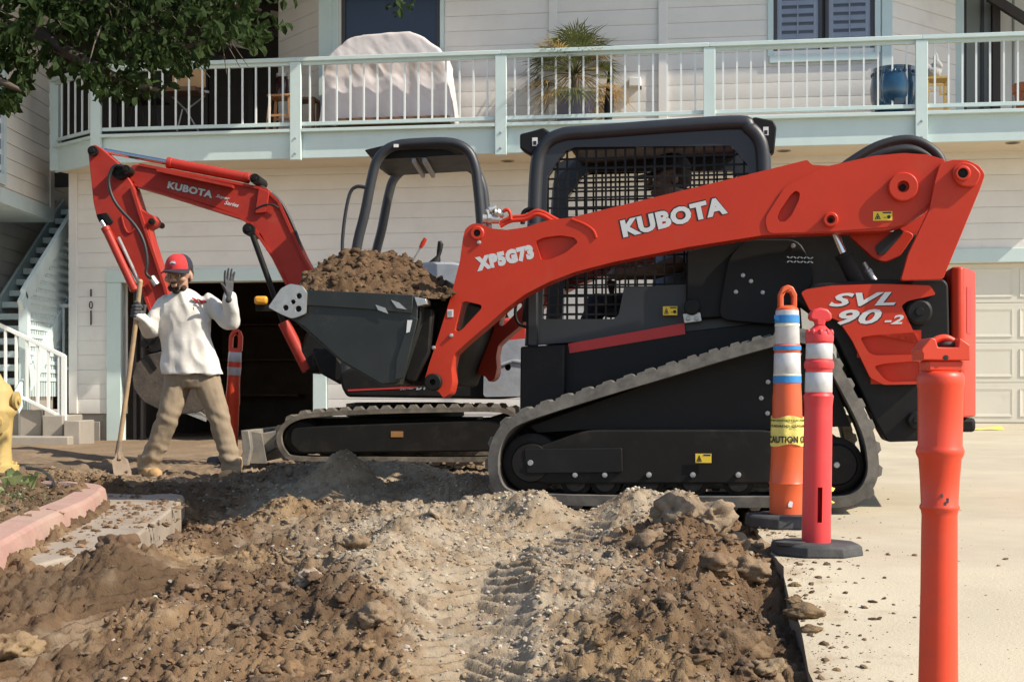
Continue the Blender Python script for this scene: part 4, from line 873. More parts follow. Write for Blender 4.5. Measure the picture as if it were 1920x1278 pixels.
# padded tube bend along the near and far roof edge
RB = lpoly([(992, 600), (1000, 480), (1005, 330), (1016, 275), (1050, 250), (1120, 243), (1370, 226), (1405, 236), (1427, 265), (1432, 320), (1434, 420)], CV0)
path = catmull([Vector((a + .0, 0, b - .012)) for a, b in RB], 6)
for v in (CV0 + .012, CV1 - .012):
    mb = MB(); mb.tube([(p.x, v, p.z) for p in path], .043, 12); mb.build('cab_frame_tube', M['grey_dark'], cab, 60)
mb = MB(); mb.prism(lpoly([(1050, 244), (1375, 223), (1380, 243), (1056, 262)], CV0), CV0 + .03, CV1 - .03); mb.build('roof', M['grey_dark'], cab, bevel=.01)
def mesh_guard(v):
    us = [p[0] for p in OPEN]; zs = [p[1] for p in OPEN]; mb = MB(); s = .0555; t = .0055
    def spans(fix, axis):
        """Intervals of the opening along a line u = fix or z = fix."""
        c = []; n = len(OPEN)
        for i in range(n):
            a, b = OPEN[i], OPEN[(i + 1) % n]; k = 0 if axis == 'u' else 1
            if (a[k] - fix) * (b[k] - fix) < 0: c.append(a[1 - k] + (b[1 - k] - a[1 - k]) * (fix - a[k]) / (b[k] - a[k]))
        c.sort(); return list(zip(c[::2], c[1::2]))
    u = min(us) + .03
    while u < max(us):
        for a, b in spans(u, 'u'): mb.box(u - t, u + t, v - t, v + t, a - .01, b + .01)
        u += s
    z = min(zs) + .03
    while z < max(zs):
        for a, b in spans(z, 'z'): mb.box(a - .01, b + .01, v - t * .8, v + t * .8, z - t, z + t)
        z += s
    return mb
for v in (CV0 + .035, CV1 - .035): mesh_guard(v).build('window_mesh', M['black'], cab, 0)
mb = MB(); mb.box(L.uz(1405, 400, CV0)[0], L.uz(1440, 400, CV0)[0] - .01, CV0 + .07, CV1 - .07, L.uz(1400, 600, CV0)[1], L.uz(1400, 420, CV0)[1]); mb.build('rear_panel', M['black'], cab)
mb = MB(); mb.box(L.uz(1000, 600, CV0)[0], L.uz(1300, 600, CV0)[0], CV0 + .07, CV1 - .07, L.uz(1100, 640, CV0)[1], L.uz(1100, 612, CV0)[1]); mb.build('cab_floor', M['black'], cab)
# seat
a = L.uz(1270, 560, .98); mb = MB(); mb.box(a[0] - .22, a[0] + .22, .74, 1.22, a[1] - .05, a[1] + .06); mb.obox((a[0] + .30, .98, a[1] + .33), (.11, .46, .64), Matrix.Rotation(R(12), 3, 'Y')); mb.build('seat', M['black'], cab, bevel=.03)
for v in (.66, 1.30):
    b = L.uz(1150, 575, v); mb = MB(); mb.box(b[0] - .04, b[0] + .42, v - .05, v + .05, b[1] - .06, b[1] - .01); mb.tube([(b[0], v, b[1] - .03), (b[0] - .01, v, b[1] + .08), (b[0] - .015, v, b[1] + .15)], [.02, .016, .026], 8); mb.build('armrest_lever', M['black'], cab, bevel=.008)
# work lamps on the cab's corners
def lamp(pts, v, parent, card):
    mb = MB(); mb.prism(rounded(lpoly(pts, v), .012), v - .03, v + .09); o = mb.build('work_lamp', M['black'], parent, bevel=.01)
    a, b = L.uz(card[0] - 5, card[1] + 8, v - .03), L.uz(card[0] + 5, card[1] - 8, v - .03); mb = MB(); mb.box(a[0], b[0], v - .033, v - .031, a[1], b[1]); k = mb.build('sticker', M['whiteprint'], o)
    mb = MB(); mb.box(a[0] + .006, b[0] - .006, v - .0345, v - .0332, a[1] + .006, (a[1] + b[1]) / 2 + .004); mb.build('sticker_print', M['inkblack'], o)
lamp([(976, 253), (1000, 247), (1020, 241), (1034, 250), (1030, 268), (1012, 290), (996, 292), (976, 280)], CV0 + .02, cab, (1003, 266))
lamp([(1402, 228), (1415, 221), (1450, 228), (1456, 240), (1452, 284), (1440, 292), (1428, 262)], CV0 + .02, cab, (1436, 246))
# ---- near and far lift arms
ARM = [(868, 446), (872, 430), (882, 421), (893, 418), (906, 421), (920, 428), (950, 431), (985, 426), (1030, 412), (1070, 408), (1420, 323), (1508, 301), (1514, 300), (1522, 309), (1556, 311), (1590, 303), (1640, 292), (1695, 287), (1740, 290), (1772, 300), (1782, 330), (1768, 362), (1735, 398), (1700, 420), (1660, 432), (1560, 436), (1430, 441), (1290, 463), (1150, 491), (1080, 509), (1030, 528), (985, 551), (950, 577), (915, 608), (870, 646), (851, 664), (846, 690), (848, 715), (843, 738), (831, 746), (822, 733), (806, 728), (796, 712), (804, 684), (822, 630), (844, 560), (862, 490)]
SLOT = [(1457, 408), (1462, 395), (1482, 366), (1492, 357), (1500, 362), (1498, 376), (1484, 404), (1472, 416), (1461, 416)]
PKT = [(1004, 452), (1015, 488), (1032, 486), (1060, 474), (1084, 454), (1076, 445), (1050, 441), (1020, 445)]
TRI = [(866, 567), (872, 564), (902, 571), (903, 578), (866, 618), (858, 622), (852, 618)]
def arm(v, parent, nm='lift_arm'):
    out = rounded(lpoly(ARM, .12), .012, 2); hs = [rounded(lpoly(h, .12), .012, 3) for h in (SLOT, PKT, TRI)]
    mb = MB(); mb.prism(out, v, v + .035, hs); a = mb.build(nm, M['orange'], parent, bevel=.011, seg=3)
    mb = MB(); mb.prism(out, v + .0355, v + .16, [hs[2]]); mb.build('arm_core', M['orange'], a, bevel=.006)
    return a
a1 = arm(.12, loader); a2 = arm(1.52, loader); a2.location.z = .10
def boss(px, py, r, hole, v, parent, h=.03, m='orange'):
    u, z = L.uz(px, py, v); r *= mpp; hole *= mpp; mb = MB(); mb.lathe([(hole, 0), (hole, -h), (r - .006, -h), (r, -h + .006), (r, .01), (hole, .01)], (u, v, z), 28, 'v'); b = mb.build('pin_boss', M[m], parent, 40)
    mb = MB(); mb.lathe([(.001, -h * .35), (hole * .55, -h * .35), (hole * .6, -h * .15), (hole, -h * .15), (hole, 0)], (u, v, z), 20, 'v'); mb.build('pin', M['blackdusty'], b, 40)
boss(895, 437, 14, 7, .12, a1, .012); boss(814, 716, 17, 6, .12, a1, .04, 'blackdusty'); boss(1692, 352, 27, 11, .12, a1, .045); boss(1557, 413, 14, 8, .12, a1, .04)
# raised ribs: doubler plate at the rear of the arm, reinforcing edge at the front
mb = MB(); mb.prism(rounded(lpoly([(1472, 350), (1546, 313), (1640, 293), (1740, 291), (1775, 303), (1745, 380), (1690, 424), (1560, 434), (1440, 438), (1434, 410)], .12), .03), .112, .1195, [rounded(lpoly(SLOT, .12), .012, 3)]); mb.build('doubler_plate', M['orange'], a1, bevel=.003)
mb = MB(); mb.tube(catmull([Vector((*L.uz(a, b, .118), 0)).xzy * 1 for a, b in ((1072, 411), (1095, 420), (1112, 432), (1118, 446))], 5), .007, 6)
mb.v = [(x, .118 + (y - 0) * 1.0 if False else y, z) for x, y, z in mb.v]; mb.v = [(x, y + .118, z) for x, y, z in mb.v]; mb.build('rib', M['orange'], a1)
for px, py in ((846, 629), (813, 652), (898, 455)):
    u, z = L.uz(px, py, .12); mb = MB(); mb.lathe([(.001, -.014), (.009, -.012), (.013, 0)], (u, .119, z), 10, 'v'); mb.build('grease_nipple', M['steel'], a1)
a, b = L.uz(839, 594, .118), L.uz(850, 580, .118); mb = MB(); mb.box(a[0], b[0], .1165, .1185, a[1], b[1]); st_ = mb.build('sticker', M['whiteprint'], a1)
mb = MB(); mb.box(a[0] + .007, b[0] - .007, .1150, .1162, a[1] + .007, b[1] - .007); mb.build('sticker_print', M['greyplastic'], a1)
label_plate(1637, 396, 1673, 414, .1105, a1, 2)
# rear link
LNK = [(1762, 306), (1790, 300), (1815, 302), (1836, 312), (1846, 328), (1838, 352), (1767, 524), (1688, 526), (1702, 476), (1742, 392), (1752, 340)]
for v in (.06, 1.66):
    mb = MB(); mb.prism(rounded(lpoly(LNK, .08), .015, 3), v, v + .05); lk = mb.build('rear_link', M['orange'], loader, bevel=.007)
    if v < 1:
        mb = MB(); mb.prism(rounded(lpoly([(1785, 314), (1803, 304), (1822, 308), (1840, 326), (1828, 352), (1800, 350), (1786, 335)], .05), .025), v - .03, v + .001); mb.build('link_pad', M['orange'], lk, bevel=.006)
        boss(1805, 325, 14, 9, v - .03, lk, .012)
# link beyond, guard bracket and dark slot piece under the arm's rear end
mb = MB(); mb.prism(rounded(lpoly([(1590, 440), (1700, 432), (1715, 440), (1688, 480), (1660, 492), (1640, 486)], .3), .02), .30, .36); g_ = mb.build('arm_bracket', M['orange'], loader, bevel=.006)
mb = MB(); mb.prism(rounded(lpoly([(1641, 462), (1684, 426), (1694, 434), (1690, 442), (1660, 476), (1646, 478)], .29), .012), .285, .299); mb.build('bracket_slot', M['inkblack'], g_)
mb = MB(); mb.prism(lpoly([(1676, 492), (1708, 436), (1728, 432), (1700, 494)], 1.1), 1.1, 1.16); mb.build('inner_link', M['orange'], loader)
# lift cylinder
def cylinder(p0, p1, p2, v, rb, rr, parent, mb_, mr='chrome'):
    A, B, C = [Vector((L.uz(*p, v)[0], v, L.uz(*p, v)[1])) for p in (p0, p1, p2)]
    mb = MB(); mb.cyl(A, B, rb, 16); mb.cyl(B - (B - A).normalized() * .015, B + (B - A).normalized() * .01, rb * 1.12, 16); c = mb.build('hydraulic_cylinder', M[mb_], parent, bevel=.004)
    mb = MB(); mb.cyl(B, C, rr, 14); mb.build('piston_rod', M[mr], c)
cylinder((1640, 600), (1582, 478), (1560, 425), .24, .042, .022, loader, 'blackdusty')
cylinder((1660, 560), (1628, 508), (1620, 492), .34, .018, .012, loader, 'steel', 'steel')
# black hoses looping over the rear
for dz, v, r in ((0, .42, .026), (-.055, .55, .022), (-.05, 1.2, .022)):
    pts = [L.uvz(a, b, v) + Vector((0, 0, dz)) for a, b in ((1560, 330), (1600, 300), (1650, 272), (1705, 262), (1745, 278), (1768, 310), (1775, 380))]; mb = MB(); mb.tube(catmull(pts, 6), r, 10); mb.build('hydraulic_hose', M['hose'], loader, 60)
# front hoses and couplers on top of the arm
for k, (v, lift) in enumerate(((.16, 0), (.22, 6), (.26, 2))):
    pts = [L.uvz(a, b, v) for a, b in ((938, 424 - lift), (958, 414 - lift), (985, 411 - lift), (1004, 402 - lift), (1020, 405 - lift), (1036, 414 - lift), (1060, 420))]; mb = MB(); mb.tube(catmull(pts, 5), .012, 8); mb.build('red_hose', M['orange'], loader, 60)
for a_, b_, r in (((905, 410), (936, 411), .026), ((912, 398), (930, 388), .016), ((926, 398), (944, 402), .022)):
    p, q = L.uvz(*a_, .15), L.uvz(*b_, .17); mb = MB(); mb.cyl(p, q, r, 12); mb.cyl(p.lerp(q, .3), p.lerp(q, .55), r * 1.25, 8); mb.build('hose_coupler', M['steel'], loader)
pts = [L.uvz(a, b, .15) for a, b in ((944, 396), (950, 393), (956, 398), (958, 412))]; mb = MB(); mb.tube(catmull(pts, 4), .010, 8); mb.build('red_hose', M['orange'], loader, 60)
# front grab handle by the cab, headlight stay
pts = [L.uvz(a, b, .46) for a, b in ((990, 556), (972, 562), (966, 585), (972, 606), (990, 614))]; mb = MB(); mb.tube(catmull(pts, 4), .009, 8); mb.build('grab_handle', M['black'], loader, 60)
pts = [L.uvz(a, b, .46) for a, b in ((1000, 390), (982, 398), (980, 420))]; mb = MB(); mb.tube(catmull(pts, 4), .014, 8); mb.build('mirror_stay', M['black'], loader, 60)
# dark glass-guard columns at the cab front
mb = MB(); mb.box(L.uz(990, 500, .5)[0], L.uz(1010, 500, .5)[0], .46, .50, L.uz(1000, 650, .5)[1], L.uz(1000, 420, .5)[1]); mb.build('front_pillar', M['grey_dark'], cab, bevel=.01)
# ---- rear quarter
mb = MB(); mb.prism(rounded(lpoly([(1488, 560), (1530, 532), (1650, 524), (1768, 524), (1776, 534), (1778, 620), (1776, 700), (1728, 826), (1662, 828), (1640, 790), (1600, 706), (1566, 636), (1536, 596)], .2), .02), .16, .44); rq = mb.build('rear_fender', M['black'], loader, bevel=.015)
PANEL = [(1502, 548), (1512, 542), (1560, 535), (1649, 532), (1744, 535), (1755, 552), (1702, 564), (1690, 573), (1726, 648), (1726, 720), (1657, 721), (1632, 708), (1598, 638), (1573, 601), (1555, 594), (1519, 582)]
V1 = [(1612, 632), (1640, 628), (1722, 622), (1724, 664), (1640, 666), (1628, 660)]; V2 = [(1638, 686), (1660, 681), (1724, 676), (1724, 714), (1668, 716), (1656, 708)]
mb = MB(); mb.prism(rounded(lpoly(PANEL, .105), .012, 3), .106, .162, [rounded(lpoly(V1, .105), .02, 3), rounded(lpoly(V2, .105), .02, 3)]); pn = mb.build('side_panel', M['orange'], loader, bevel=.004)
for k, (vv, py) in enumerate(((V1, 648), (V2, 698))):        # scooped vents sloping inwards to the front
    q = [L.uz(a, b, .105) for a, b in vv]; u0 = min(p[0] for p in q) - .01; u1 = max(p[0] for p in q) + .01; z0 = min(p[1] for p in q) - .01; z1 = max(p[1] for p in q) + .01
    mb = MB(); mb.add([(u0, .159, z0), (u1, .112, z0), (u1, .112, z1), (u0, .159, z1)], [(0, 1, 2, 3)]); mb.build('vent_scoop', M['orange'], pn)
for px, py, r in ((1722, 585, 24), (1716, 787, 16)):
    u, z = L.uz(px, py, .15); r *= mpp; mb = MB(); mb.lathe([(.001, -.065), (r * .3, -.065), (r * .35, -.055), (r * .8, -.055), (r, -.042), (r, .02)], (u, .16, z), 28, 'v'); mb.build('fender_boss', M['black'], rq, 40)
# tail: hood door with a chamfered corner, its lamp slot, bumper
uT = L.uz(1777, 600, .3)[0]; zt, zbt = L.uz(1790, 503, .35)[1], L.uz(1790, 782, .35)[1]
prof = [(uT + .012, .26), (uT + .05, .24), (uT + .075, .25), (uT + .17, .50), (uT + .19, .6), (uT + .19, 1.36), (uT + .17, 1.54), (uT + .012, 1.60)]
mb = MB(); mb.hprism(prof, zbt, zt); tl = mb.build('hood_door', M['orange'], loader, bevel=.018, seg=3)
mb = MB(); mb.add([(uT + .100, .320, L.uz(1805, 625, .33)[1]), (uT + .135, .410, L.uz(1805, 625, .33)[1]), (uT + .135, .410, L.uz(1805, 538, .33)[1]), (uT + .100, .320, L.uz(1805, 538, .33)[1])], [(0, 1, 2, 3)]); mb.v = [(x - .0, y - .012, z) for x, y, z in mb.v]; mb.build('tail_lamp', M['redstripe'], tl)
mb = MB(); mb.box(uT + .02, uT + .08, .285, .30, L.uz(1786, 626, .3)[1], L.uz(1786, 602, .3)[1]); mb.build('door_latch', M['inkblack'], tl)
mb = MB(); mb.box(uT - .2, uT + .16, .40, 1.5, zbt - .08, zbt - .004); mb.build('bumper', M['blackdusty'], loader, bevel=.02)
mb = MB(); mb.box(uT - .5, uT + .01, .442, 1.5, zbt + .05, zt - .05); mb.build('engine_bay', M['black'], loader)
# ---- lettering
def put(s, p0, p1, hpx, v, m, parent, bold=.02, shear=0., ext=.003):
    return lettering(s, parent, L.uz(*p0, v), L.uz(*p1, v), hpx * mpp, v, M[m], bold, shear, ext)
put('KUBOTA', (1167, 448), (1367, 401), 38, .1197, 'inkblack', a1, .11, 0, .0006); put('KUBOTA', (1169, 446), (1365, 400), 34, .1188, 'silver', a1, .055, 0, .0006)
put('XP5G73', (895, 510), (1003, 485), 29, .1197, 'silver', a1, .085, 0, .0006)
put('SVL', (1556, 577), (1682, 574), 26, .1057, 'inkblack', pn, .04, .35, .0006); put('SVL', (1554, 575), (1680, 572), 25, .1046, 'silver', pn, .03, .35, .0006)
put('90', (1572, 611), (1656, 609), 29, .1057, 'inkblack', pn, .04, .3, .0006); put('90', (1570, 609), (1654, 607), 28, .1046, 'silver', pn, .03, .3, .0006)
put('-2', (1658, 608), (1695, 607), 17, .1046, 'silver', pn, .03, .3, .0006)
# ---- bucket and quick hitch
BK = empty('bucket', (0, 0, 0), 0, loader)
SIDE = [(512, 578), (535, 556), (562, 544), (785, 554), (782, 600), (746, 716), (716, 720), (640, 676), (570, 612), (540, 596)]
for v in (-.03, 1.97):
    mb = MB(); mb.prism(lpoly(SIDE, -.03), v, v + .02); sp = mb.build('bucket_side', M['bucketsteel'], BK, bevel=.005)
mb = MB(); mb.prism(lpoly([(562, 543), (776, 553), (773, 588), (690, 580), (566, 572)], -.03), -.042, -.0305); mb.build('rim_plate', M['bucketsteel'], BK, bevel=.004)
mb = MB(); mb.prism(lpoly([(770, 592), (784, 598), (757, 708), (741, 712), (744, 672)], -.03), -.040, -.0305); mb.build('back_flange', M['greyplastic'] if False else M['bucketsteel'], BK, bevel=.003)
bt = lpoly([(512, 580), (548, 600), (640, 680), (716, 724), (746, 720), (786, 598), (788, 552)], -.03); bi = [(a + (.0), b + .014) for a, b in bt]
mb = MB(); rings = [[(p[0], v, p[1]) for p in bt] + [(p[0] - .004, v, p[1] + .014) for p in reversed(bt)] for v in (-.008, 1.968)]; mb.loft(rings); mb.build('bucket_shell', M['bucketsteel'], BK, 40)
CUT = [(504, 576), (528, 541), (545, 532), (567, 536), (576, 547), (574, 588), (560, 594), (548, 597), (530, 590)]
hl = []
for px, py, r in ((562, 555, 6), (537, 577, 6), (561, 579, 6.5), (551, 566, 5)):
    u, z = L.uz(px, py, -.05); hl.append([(u + r * mpp * math.cos(k * .785), z + r * mpp * math.sin(k * .785)) for k in range(8)])
u, z = L.uz(527, 571, -.05)
mb = MB(); mb.prism(rounded(lpoly(CUT, -.05), .012), -.062, -.043, hl); mb.build('side_cutter', M['steel'], BK, bevel=.003)
mb = MB(); mb.prism(lpoly([(512, 578), (536, 560), (566, 560), (572, 588), (548, 594)], -.05), -.0425, -.032); mb.build('cutter_backing', M['blackdusty'], BK)
for c in ([(704, 571), (722, 577), (728, 588), (709, 581)], [(733, 562), (748, 567), (762, 580), (744, 577)]):
    mb = MB(); mb.prism(lpoly(c, -.045), -.0455, -.0425); mb.build('bucket_sticker', M['steel'], BK)
mb = MB(); mb.prism(lpoly([(764, 600), (773, 600), (768, 622), (762, 624)], -.04), -.0435, -.0405); mb.build('bucket_sticker', M['whiteprint'], BK)
mb = MB(); mb.prism(lpoly([(776, 556), (798, 560), (800, 570), (782, 574)], -.04), -.036, .06); mb.build('hitch_tab', M['steel'], BK, bevel=.003)
mb = MB(); mb.prism(lpoly([(792, 560), (850, 556), (846, 600), (822, 660), (800, 722), (752, 722), (770, 640)], .2), .25, 1.7); mb.build('quick_hitch', M['blackdusty'], BK, bevel=.02)
mb = MB(); mb.prism(lpoly([(780, 575), (812, 580), (806, 660), (776, 716), (760, 712)], .1), .08, .25); mb.build('hitch_side', M['blackdusty'], BK, bevel=.01)
cylinder((846, 530), (800, 610), (786, 690), .55, .04, .022, loader, 'blackdusty'); cylinder((846, 530), (800, 610), (786, 690), 1.4, .04, .022, loader, 'blackdusty')
# heaped dirt in the bucket
def heap():
    fr0, fr1 = L.uz(534, 556, 0.)[0], L.uz(842, 556, 0.)[0]; nu, nv = 170, 260
    us = np.linspace(fr0, fr1, nu); vs = np.linspace(-.005, 1.95, nv); gu, gv = np.meshgrid(us, vs); u, v = gu.ravel(), gv.ravel()
    ridge = np.interp(u, [L.uz(p, 500, .9)[0] for p in (520, 570, 625, 665, 690, 720, 745, 790, 830, 850)], [L.uz(600, q, .9)[1] for q in (560, 534, 512, 490, 480, 479, 488, 518, 536, 558)])
    zedge = np.interp(u, [L.uz(p, 500, 0)[0] for p in (534, 570, 780, 842)], [L.uz(600, q, 0)[1] for q in (563, 548, 556, 560)])
    e = np.minimum(v, 1.95 - v); t = 1 - (1 - np.clip(e / .72, 0, 1)) ** 1.7; z = zedge + (np.maximum(ridge, zedge) - zedge) * t
    d1, v1 = worley(u / .11, v / .11, 71); d2, v2 = worley(u / .05, v / .05, 72)
    z = z + (.07 * np.clip(.6 - d1, 0, 1) * v1 + .05 * np.clip(.6 - d2, 0, 1) * v2 + .045 * fbm(u * 9, v * 9, o=5, seed=73, gain=.65)) * np.clip(e / .08, .25, 1) - .01
    i = (np.arange(nv - 1)[:, None] * nu + np.arange(nu - 1)[None, :]).ravel()
    me = np_mesh('heaped_dirt', np.stack([u, v, z], 1), np.stack([i, i + 1, i + 1 + nu, i + nu], 1))
    n = fbm(u * 8, v * 8, o=4, seed=75)[:, None] * .5 + .5; set_colour(me, np.clip(np.array([.065, .038, .021]) * (1 - n) + np.array([.165, .102, .055]) * n, 0, 1))
    return me, u, v, z
hme, hu, hv, hz = heap()
hd = tag(empty('heaped_dirt', L.o, -L.yaw), 'brown dirt heaped high in the track loader bucket', 'dirt heap')
link_mesh('dirt_mass', hme, M['soil'], hd)
k = rng.choice(len(hu), 1500, replace=False); sz = .005 + .024 * rng.random(1500) ** 3
var, f = lump_variants(2, 10, .55, 90); V = np.array(var)[rng.integers(0, 10, 1500)] * sz[:, None, None] + np.stack([hu[k], hv[k], hz[k]], 1)[:, None, :]
fs = (f[None] + (np.arange(1500) * len(var[0]))[:, None, None]).reshape(-1, 3); me = np_mesh('clods', V.reshape(-1, 3), fs); set_colour(me, np.repeat(np.array([[.13, .08, .045]]) * rng.uniform(.5, 1.5, (1500, 1)), len(var[0]), 0))
tag(link_mesh('dirt_lumps', me, M['clod'], hd), kind='stuff')
# ================================================================== mini excavator behind the loader
E = Frame(700, 10.6, 2.0, .09)
exc = froot('mini_excavator', E, 'worn red mini excavator with open canopy and folded boom behind the track loader', 'excavator')
ep = lambda pts, v: E.poly(pts, v)
em = E.scale(700)
def etrack(v0, v1):
    g = empty('track_unit', (0, 0, 0), 0, exc)
    path = catmull([Vector((*E.uz(a, b, 0), 0)) for a, b in [(560, 860), (700, 861), (830, 862), (920, 860), (962, 846), (978, 815), (966, 783), (935, 768), (820, 768), (700, 771), (600, 776), (556, 783), (530, 800), (522, 822), (532, 848)]], 4, True); N = len(path); c = Vector((*E.uz(750, 815, 0), 0)); rings = []
    def nrm(i):
        d = (path[(i + 1) % N] - path[i - 1]).normalized(); n = Vector((d.y, -d.x, 0)); return (n if n.dot(path[i] - c) > 0 else -n), d
    for i, p in enumerate(path):
        n, d = nrm(i); o, q = p + n * .016, p - n * .02; rings.append([(o.x, v0, o.y), (o.x, v1, o.y), (q.x, v1, q.y), (q.x, v0, q.y)])
    rings.append(rings[0]); mb = MB(); mb.loft(rings, False); t = mb.build('rubber_track', M['rubber2'], g, 40)
    lug = MB(); w = (v1 - v0) * .48; lug.add([(-.04, -w, 0), (.04, -w, 0), (.04, w, 0), (-.04, w, 0), (-.018, -w + .01, .028), (.018, -w + .01, .028), (.018, w - .01, .028), (-.018, w - .01, .028)], [(0, 1, 5, 4), (1, 2, 6, 5), (2, 3, 7, 6), (3, 0, 4, 7), (4, 5, 6, 7)]); lme = lug.mesh('lug', 0)
    seg = [(path[(i + 1) % N] - path[i]).length for i in range(N)]; tot = sum(seg); pt = tot / round(tot / .105); s = acc = 0; i = 0
    while s < tot - 1e-6:
        while acc + seg[i] < s: acc += seg[i]; i += 1
        p = path[i].lerp(path[(i + 1) % N], (s - acc) / seg[i]); n, d = nrm(i); X_, Z_ = Vector((d.x, 0, d.y)), Vector((n.x, 0, n.y)); mm = Matrix((X_, Z_.cross(X_), Z_)).transposed().to_4x4(); q = p + n * .015; mm.translation = (q.x, (v0 + v1) / 2, q.y)
        o = link_mesh('lug', lme, M['rubber2'], t); o.matrix_local = mm; s += pt
    mb = MB(); mb.prism(rounded(ep([(545, 800), (930, 786), (950, 812), (930, 846), (560, 850), (540, 830)], 0), .05), v0 + .03, v1 - .03); mb.build('track_frame', M['blackdusty'], g, bevel=.012)
    u, z = E.uz(562, 820, 0); mb = MB(); mb.lathe([(.02, 0), (.12, .01), (.14, .03), (.14, .2), (.02, .2)], (u, v0 + .04, z), 28, 'v'); mb.build('idler_wheel', M['blackdusty'], g)
    u, z = E.uz(935, 815, 0); mb = MB(); mb.lathe([(.02, 0), (.12, .01), (.15, .03), (.15, .2), (.02, .2)], (u, v0 + .04, z), 28, 'v'); mb.build('drive_sprocket', M['blackdusty'], g)
    a, b = E.uz(733, 819, v0 + .03), E.uz(756, 808, v0 + .03); mb = MB(); mb.box(a[0], b[0], v0 + .026, v0 + .0295, a[1], b[1]); mb.build('worn_label', mat('worn_orange_label', (.32, .15, .04), .8, dust=.4), g)
    return g
etrack(0, .32); etrack(1.15, 1.47)
mb = MB(); mb.box(E.uz(600, 800, .7)[0], E.uz(900, 800, .7)[0], .33, 1.14, E.uz(700, 822, .7)[1], E.uz(700, 782, .7)[1]); mb.build('centre_frame', M['blackdusty'], exc)
u, z = E.uz(760, 770, .72); mb = MB(); mb.lathe([(.42, -.06), (.48, -.04), (.48, .06), (.40, .07)], (u, .72, z), 36); mb.build('slew_ring', M['blackdusty'], exc)
# dozer blade at the front
bl_ = empty('dozer_blade', (0, 0, 0), 0, exc); u0 = E.uz(462, 840, .0)[0]; zb0, zb1 = E.uz(462, 872, 0)[1], E.uz(462, 806, 0)[1]
prof = [(u0 - .06, zb0), (u0 - .015, (zb0 + zb1) / 2 - .03), (u0 - .03, zb1), (u0 + .03, zb1), (u0 + .05, (zb0 + zb1) / 2), (u0 + .02, zb0)]
mb = MB(); mb.prism(prof, -.06, 1.53); mb.build('blade_plate', M['bladepaint'], bl_, bevel=.006)
for v in (.02, .33, 1.1, 1.42):
    mb = MB(); mb.prism(ep([(466, 808), (490, 812), (500, 868), (470, 868)], v), v, v + .03); mb.build('blade_rib', M['bladepaint'], bl_)
for v in (.36, 1.02):
    mb = MB(); mb.prism(ep([(478, 814), (520, 806), (620, 800), (620, 826), (520, 838), (480, 862)], v), v, v + .09); mb.build('blade_arm', M['bladepaint'], bl_, bevel=.01)
# house of the machine
mb = MB(); mb.prism(rounded(ep([(636, 700), (660, 688), (900, 684), (985, 690), (985, 742), (940, 748), (650, 744), (640, 726)], .1), .03), .10, 1.38); hs_ = mb.build('deck_housing', M['blackdusty'], exc, bevel=.02)
a = ep([(596, 730), (780, 724), (782, 727), (596, 733)], .098); mb = MB(); mb.prism([(max(p[0], E.uz(652, 700, .1)[0]), p[1]) for p in a], .096, .0995); mb.build('red_pinstripe', M['redstripe'], hs_)
lettering('Super', hs_, E.uz(728, 722, .097), E.uz(758, 720, .097), 7 * em, .0975, M['orange_old'], .01, .4, .001); lettering('Series', hs_, E.uz(750, 731, .097), E.uz(776, 729, .097), 7 * em, .0975, M['greyplastic'], .01, .4, .001); lettering('D1', hs_, E.uz(780, 731, .097), E.uz(800, 730, .097), 12 * em, .0975, M['greyplastic'], .05, .3, .001)
mb = MB(); mb.prism(rounded(ep([(908, 652), (930, 640), (990, 634), (1010, 640), (1010, 742), (906, 744)], .06), .03), .06, 1.42, [[(E.uz(929, 698, .06)[0] + 10 * em * math.cos(k * .628), E.uz(929, 698, .06)[1] + 13 * em * math.sin(k * .628)) for k in range(10)], [(E.uz(952, 688, .06)[0] + 6 * em * math.cos(k * .785), E.uz(952, 688, .06)[1] + 7 * em * math.sin(k * .785)) for k in range(8)]]); ccv = mb.build('rear_cover', M['greyplastic'], exc, bevel=.02, seg=3)
mb = MB(); mb.tube([E.uvz(a, b, .055) for a, b in ((908, 680), (940, 684), (962, 676), (988, 680))], .012, 6); mb.build('cover_crease', M['greyplastic'], ccv)
mb = MB(); mb.prism(rounded(ep([(800, 690), (820, 600), (905, 590), (990, 600), (990, 690)], .3), .04), .3, 1.3); mb.build('engine_hood', M['orange_old'], exc, bevel=.03)
# seat and consoles
mb = MB(); s_ = E.uvz(800, 600, .74); mb.box(s_.x - .24, s_.x + .24, .52, .98, s_.z - .10, s_.z + .02); mb.obox((s_.x + .28, .75, s_.z + .20), (.10, .46, .5), Matrix.Rotation(R(12), 3, 'Y')); mb.build('seat', M['black'], exc, bevel=.03)
mb = MB(); mb.prism(rounded(ep([(776, 500), (800, 492), (850, 492), (880, 498), (880, 700), (790, 700)], .45), .03), .40, .52); mb.build('side_console', M['greyplastic'], exc, bevel=.02)
mb = MB(); mb.prism(rounded(ep([(752, 512), (775, 506), (850, 506), (880, 512), (880, 700), (790, 700), (760, 560)], .9), .03), .88, 1.0); mb.build('side_console', M['blackdusty'], exc, bevel=.02)
mb = MB(); pts = [E.uvz(a, b, .46) for a, b in ((808, 503), (815, 494), (820, 486), (822, 480), (824, 470), (826, 458), (824, 452))]; mb.tube(pts, [.05, .042, .03, .016, .022, .024, .014], 10); mb.build('joystick', M['black'], exc, 50)
for k in range(4):
    p = E.uvz(808 + 3.6 * k, 502 - 5 * k, .46); mb = MB(); mb.lathe([(.03, -.006), (.052 - .007 * k, 0), (.03, .006)], p, 14); mb.build('boot_ring', M['black'], exc)
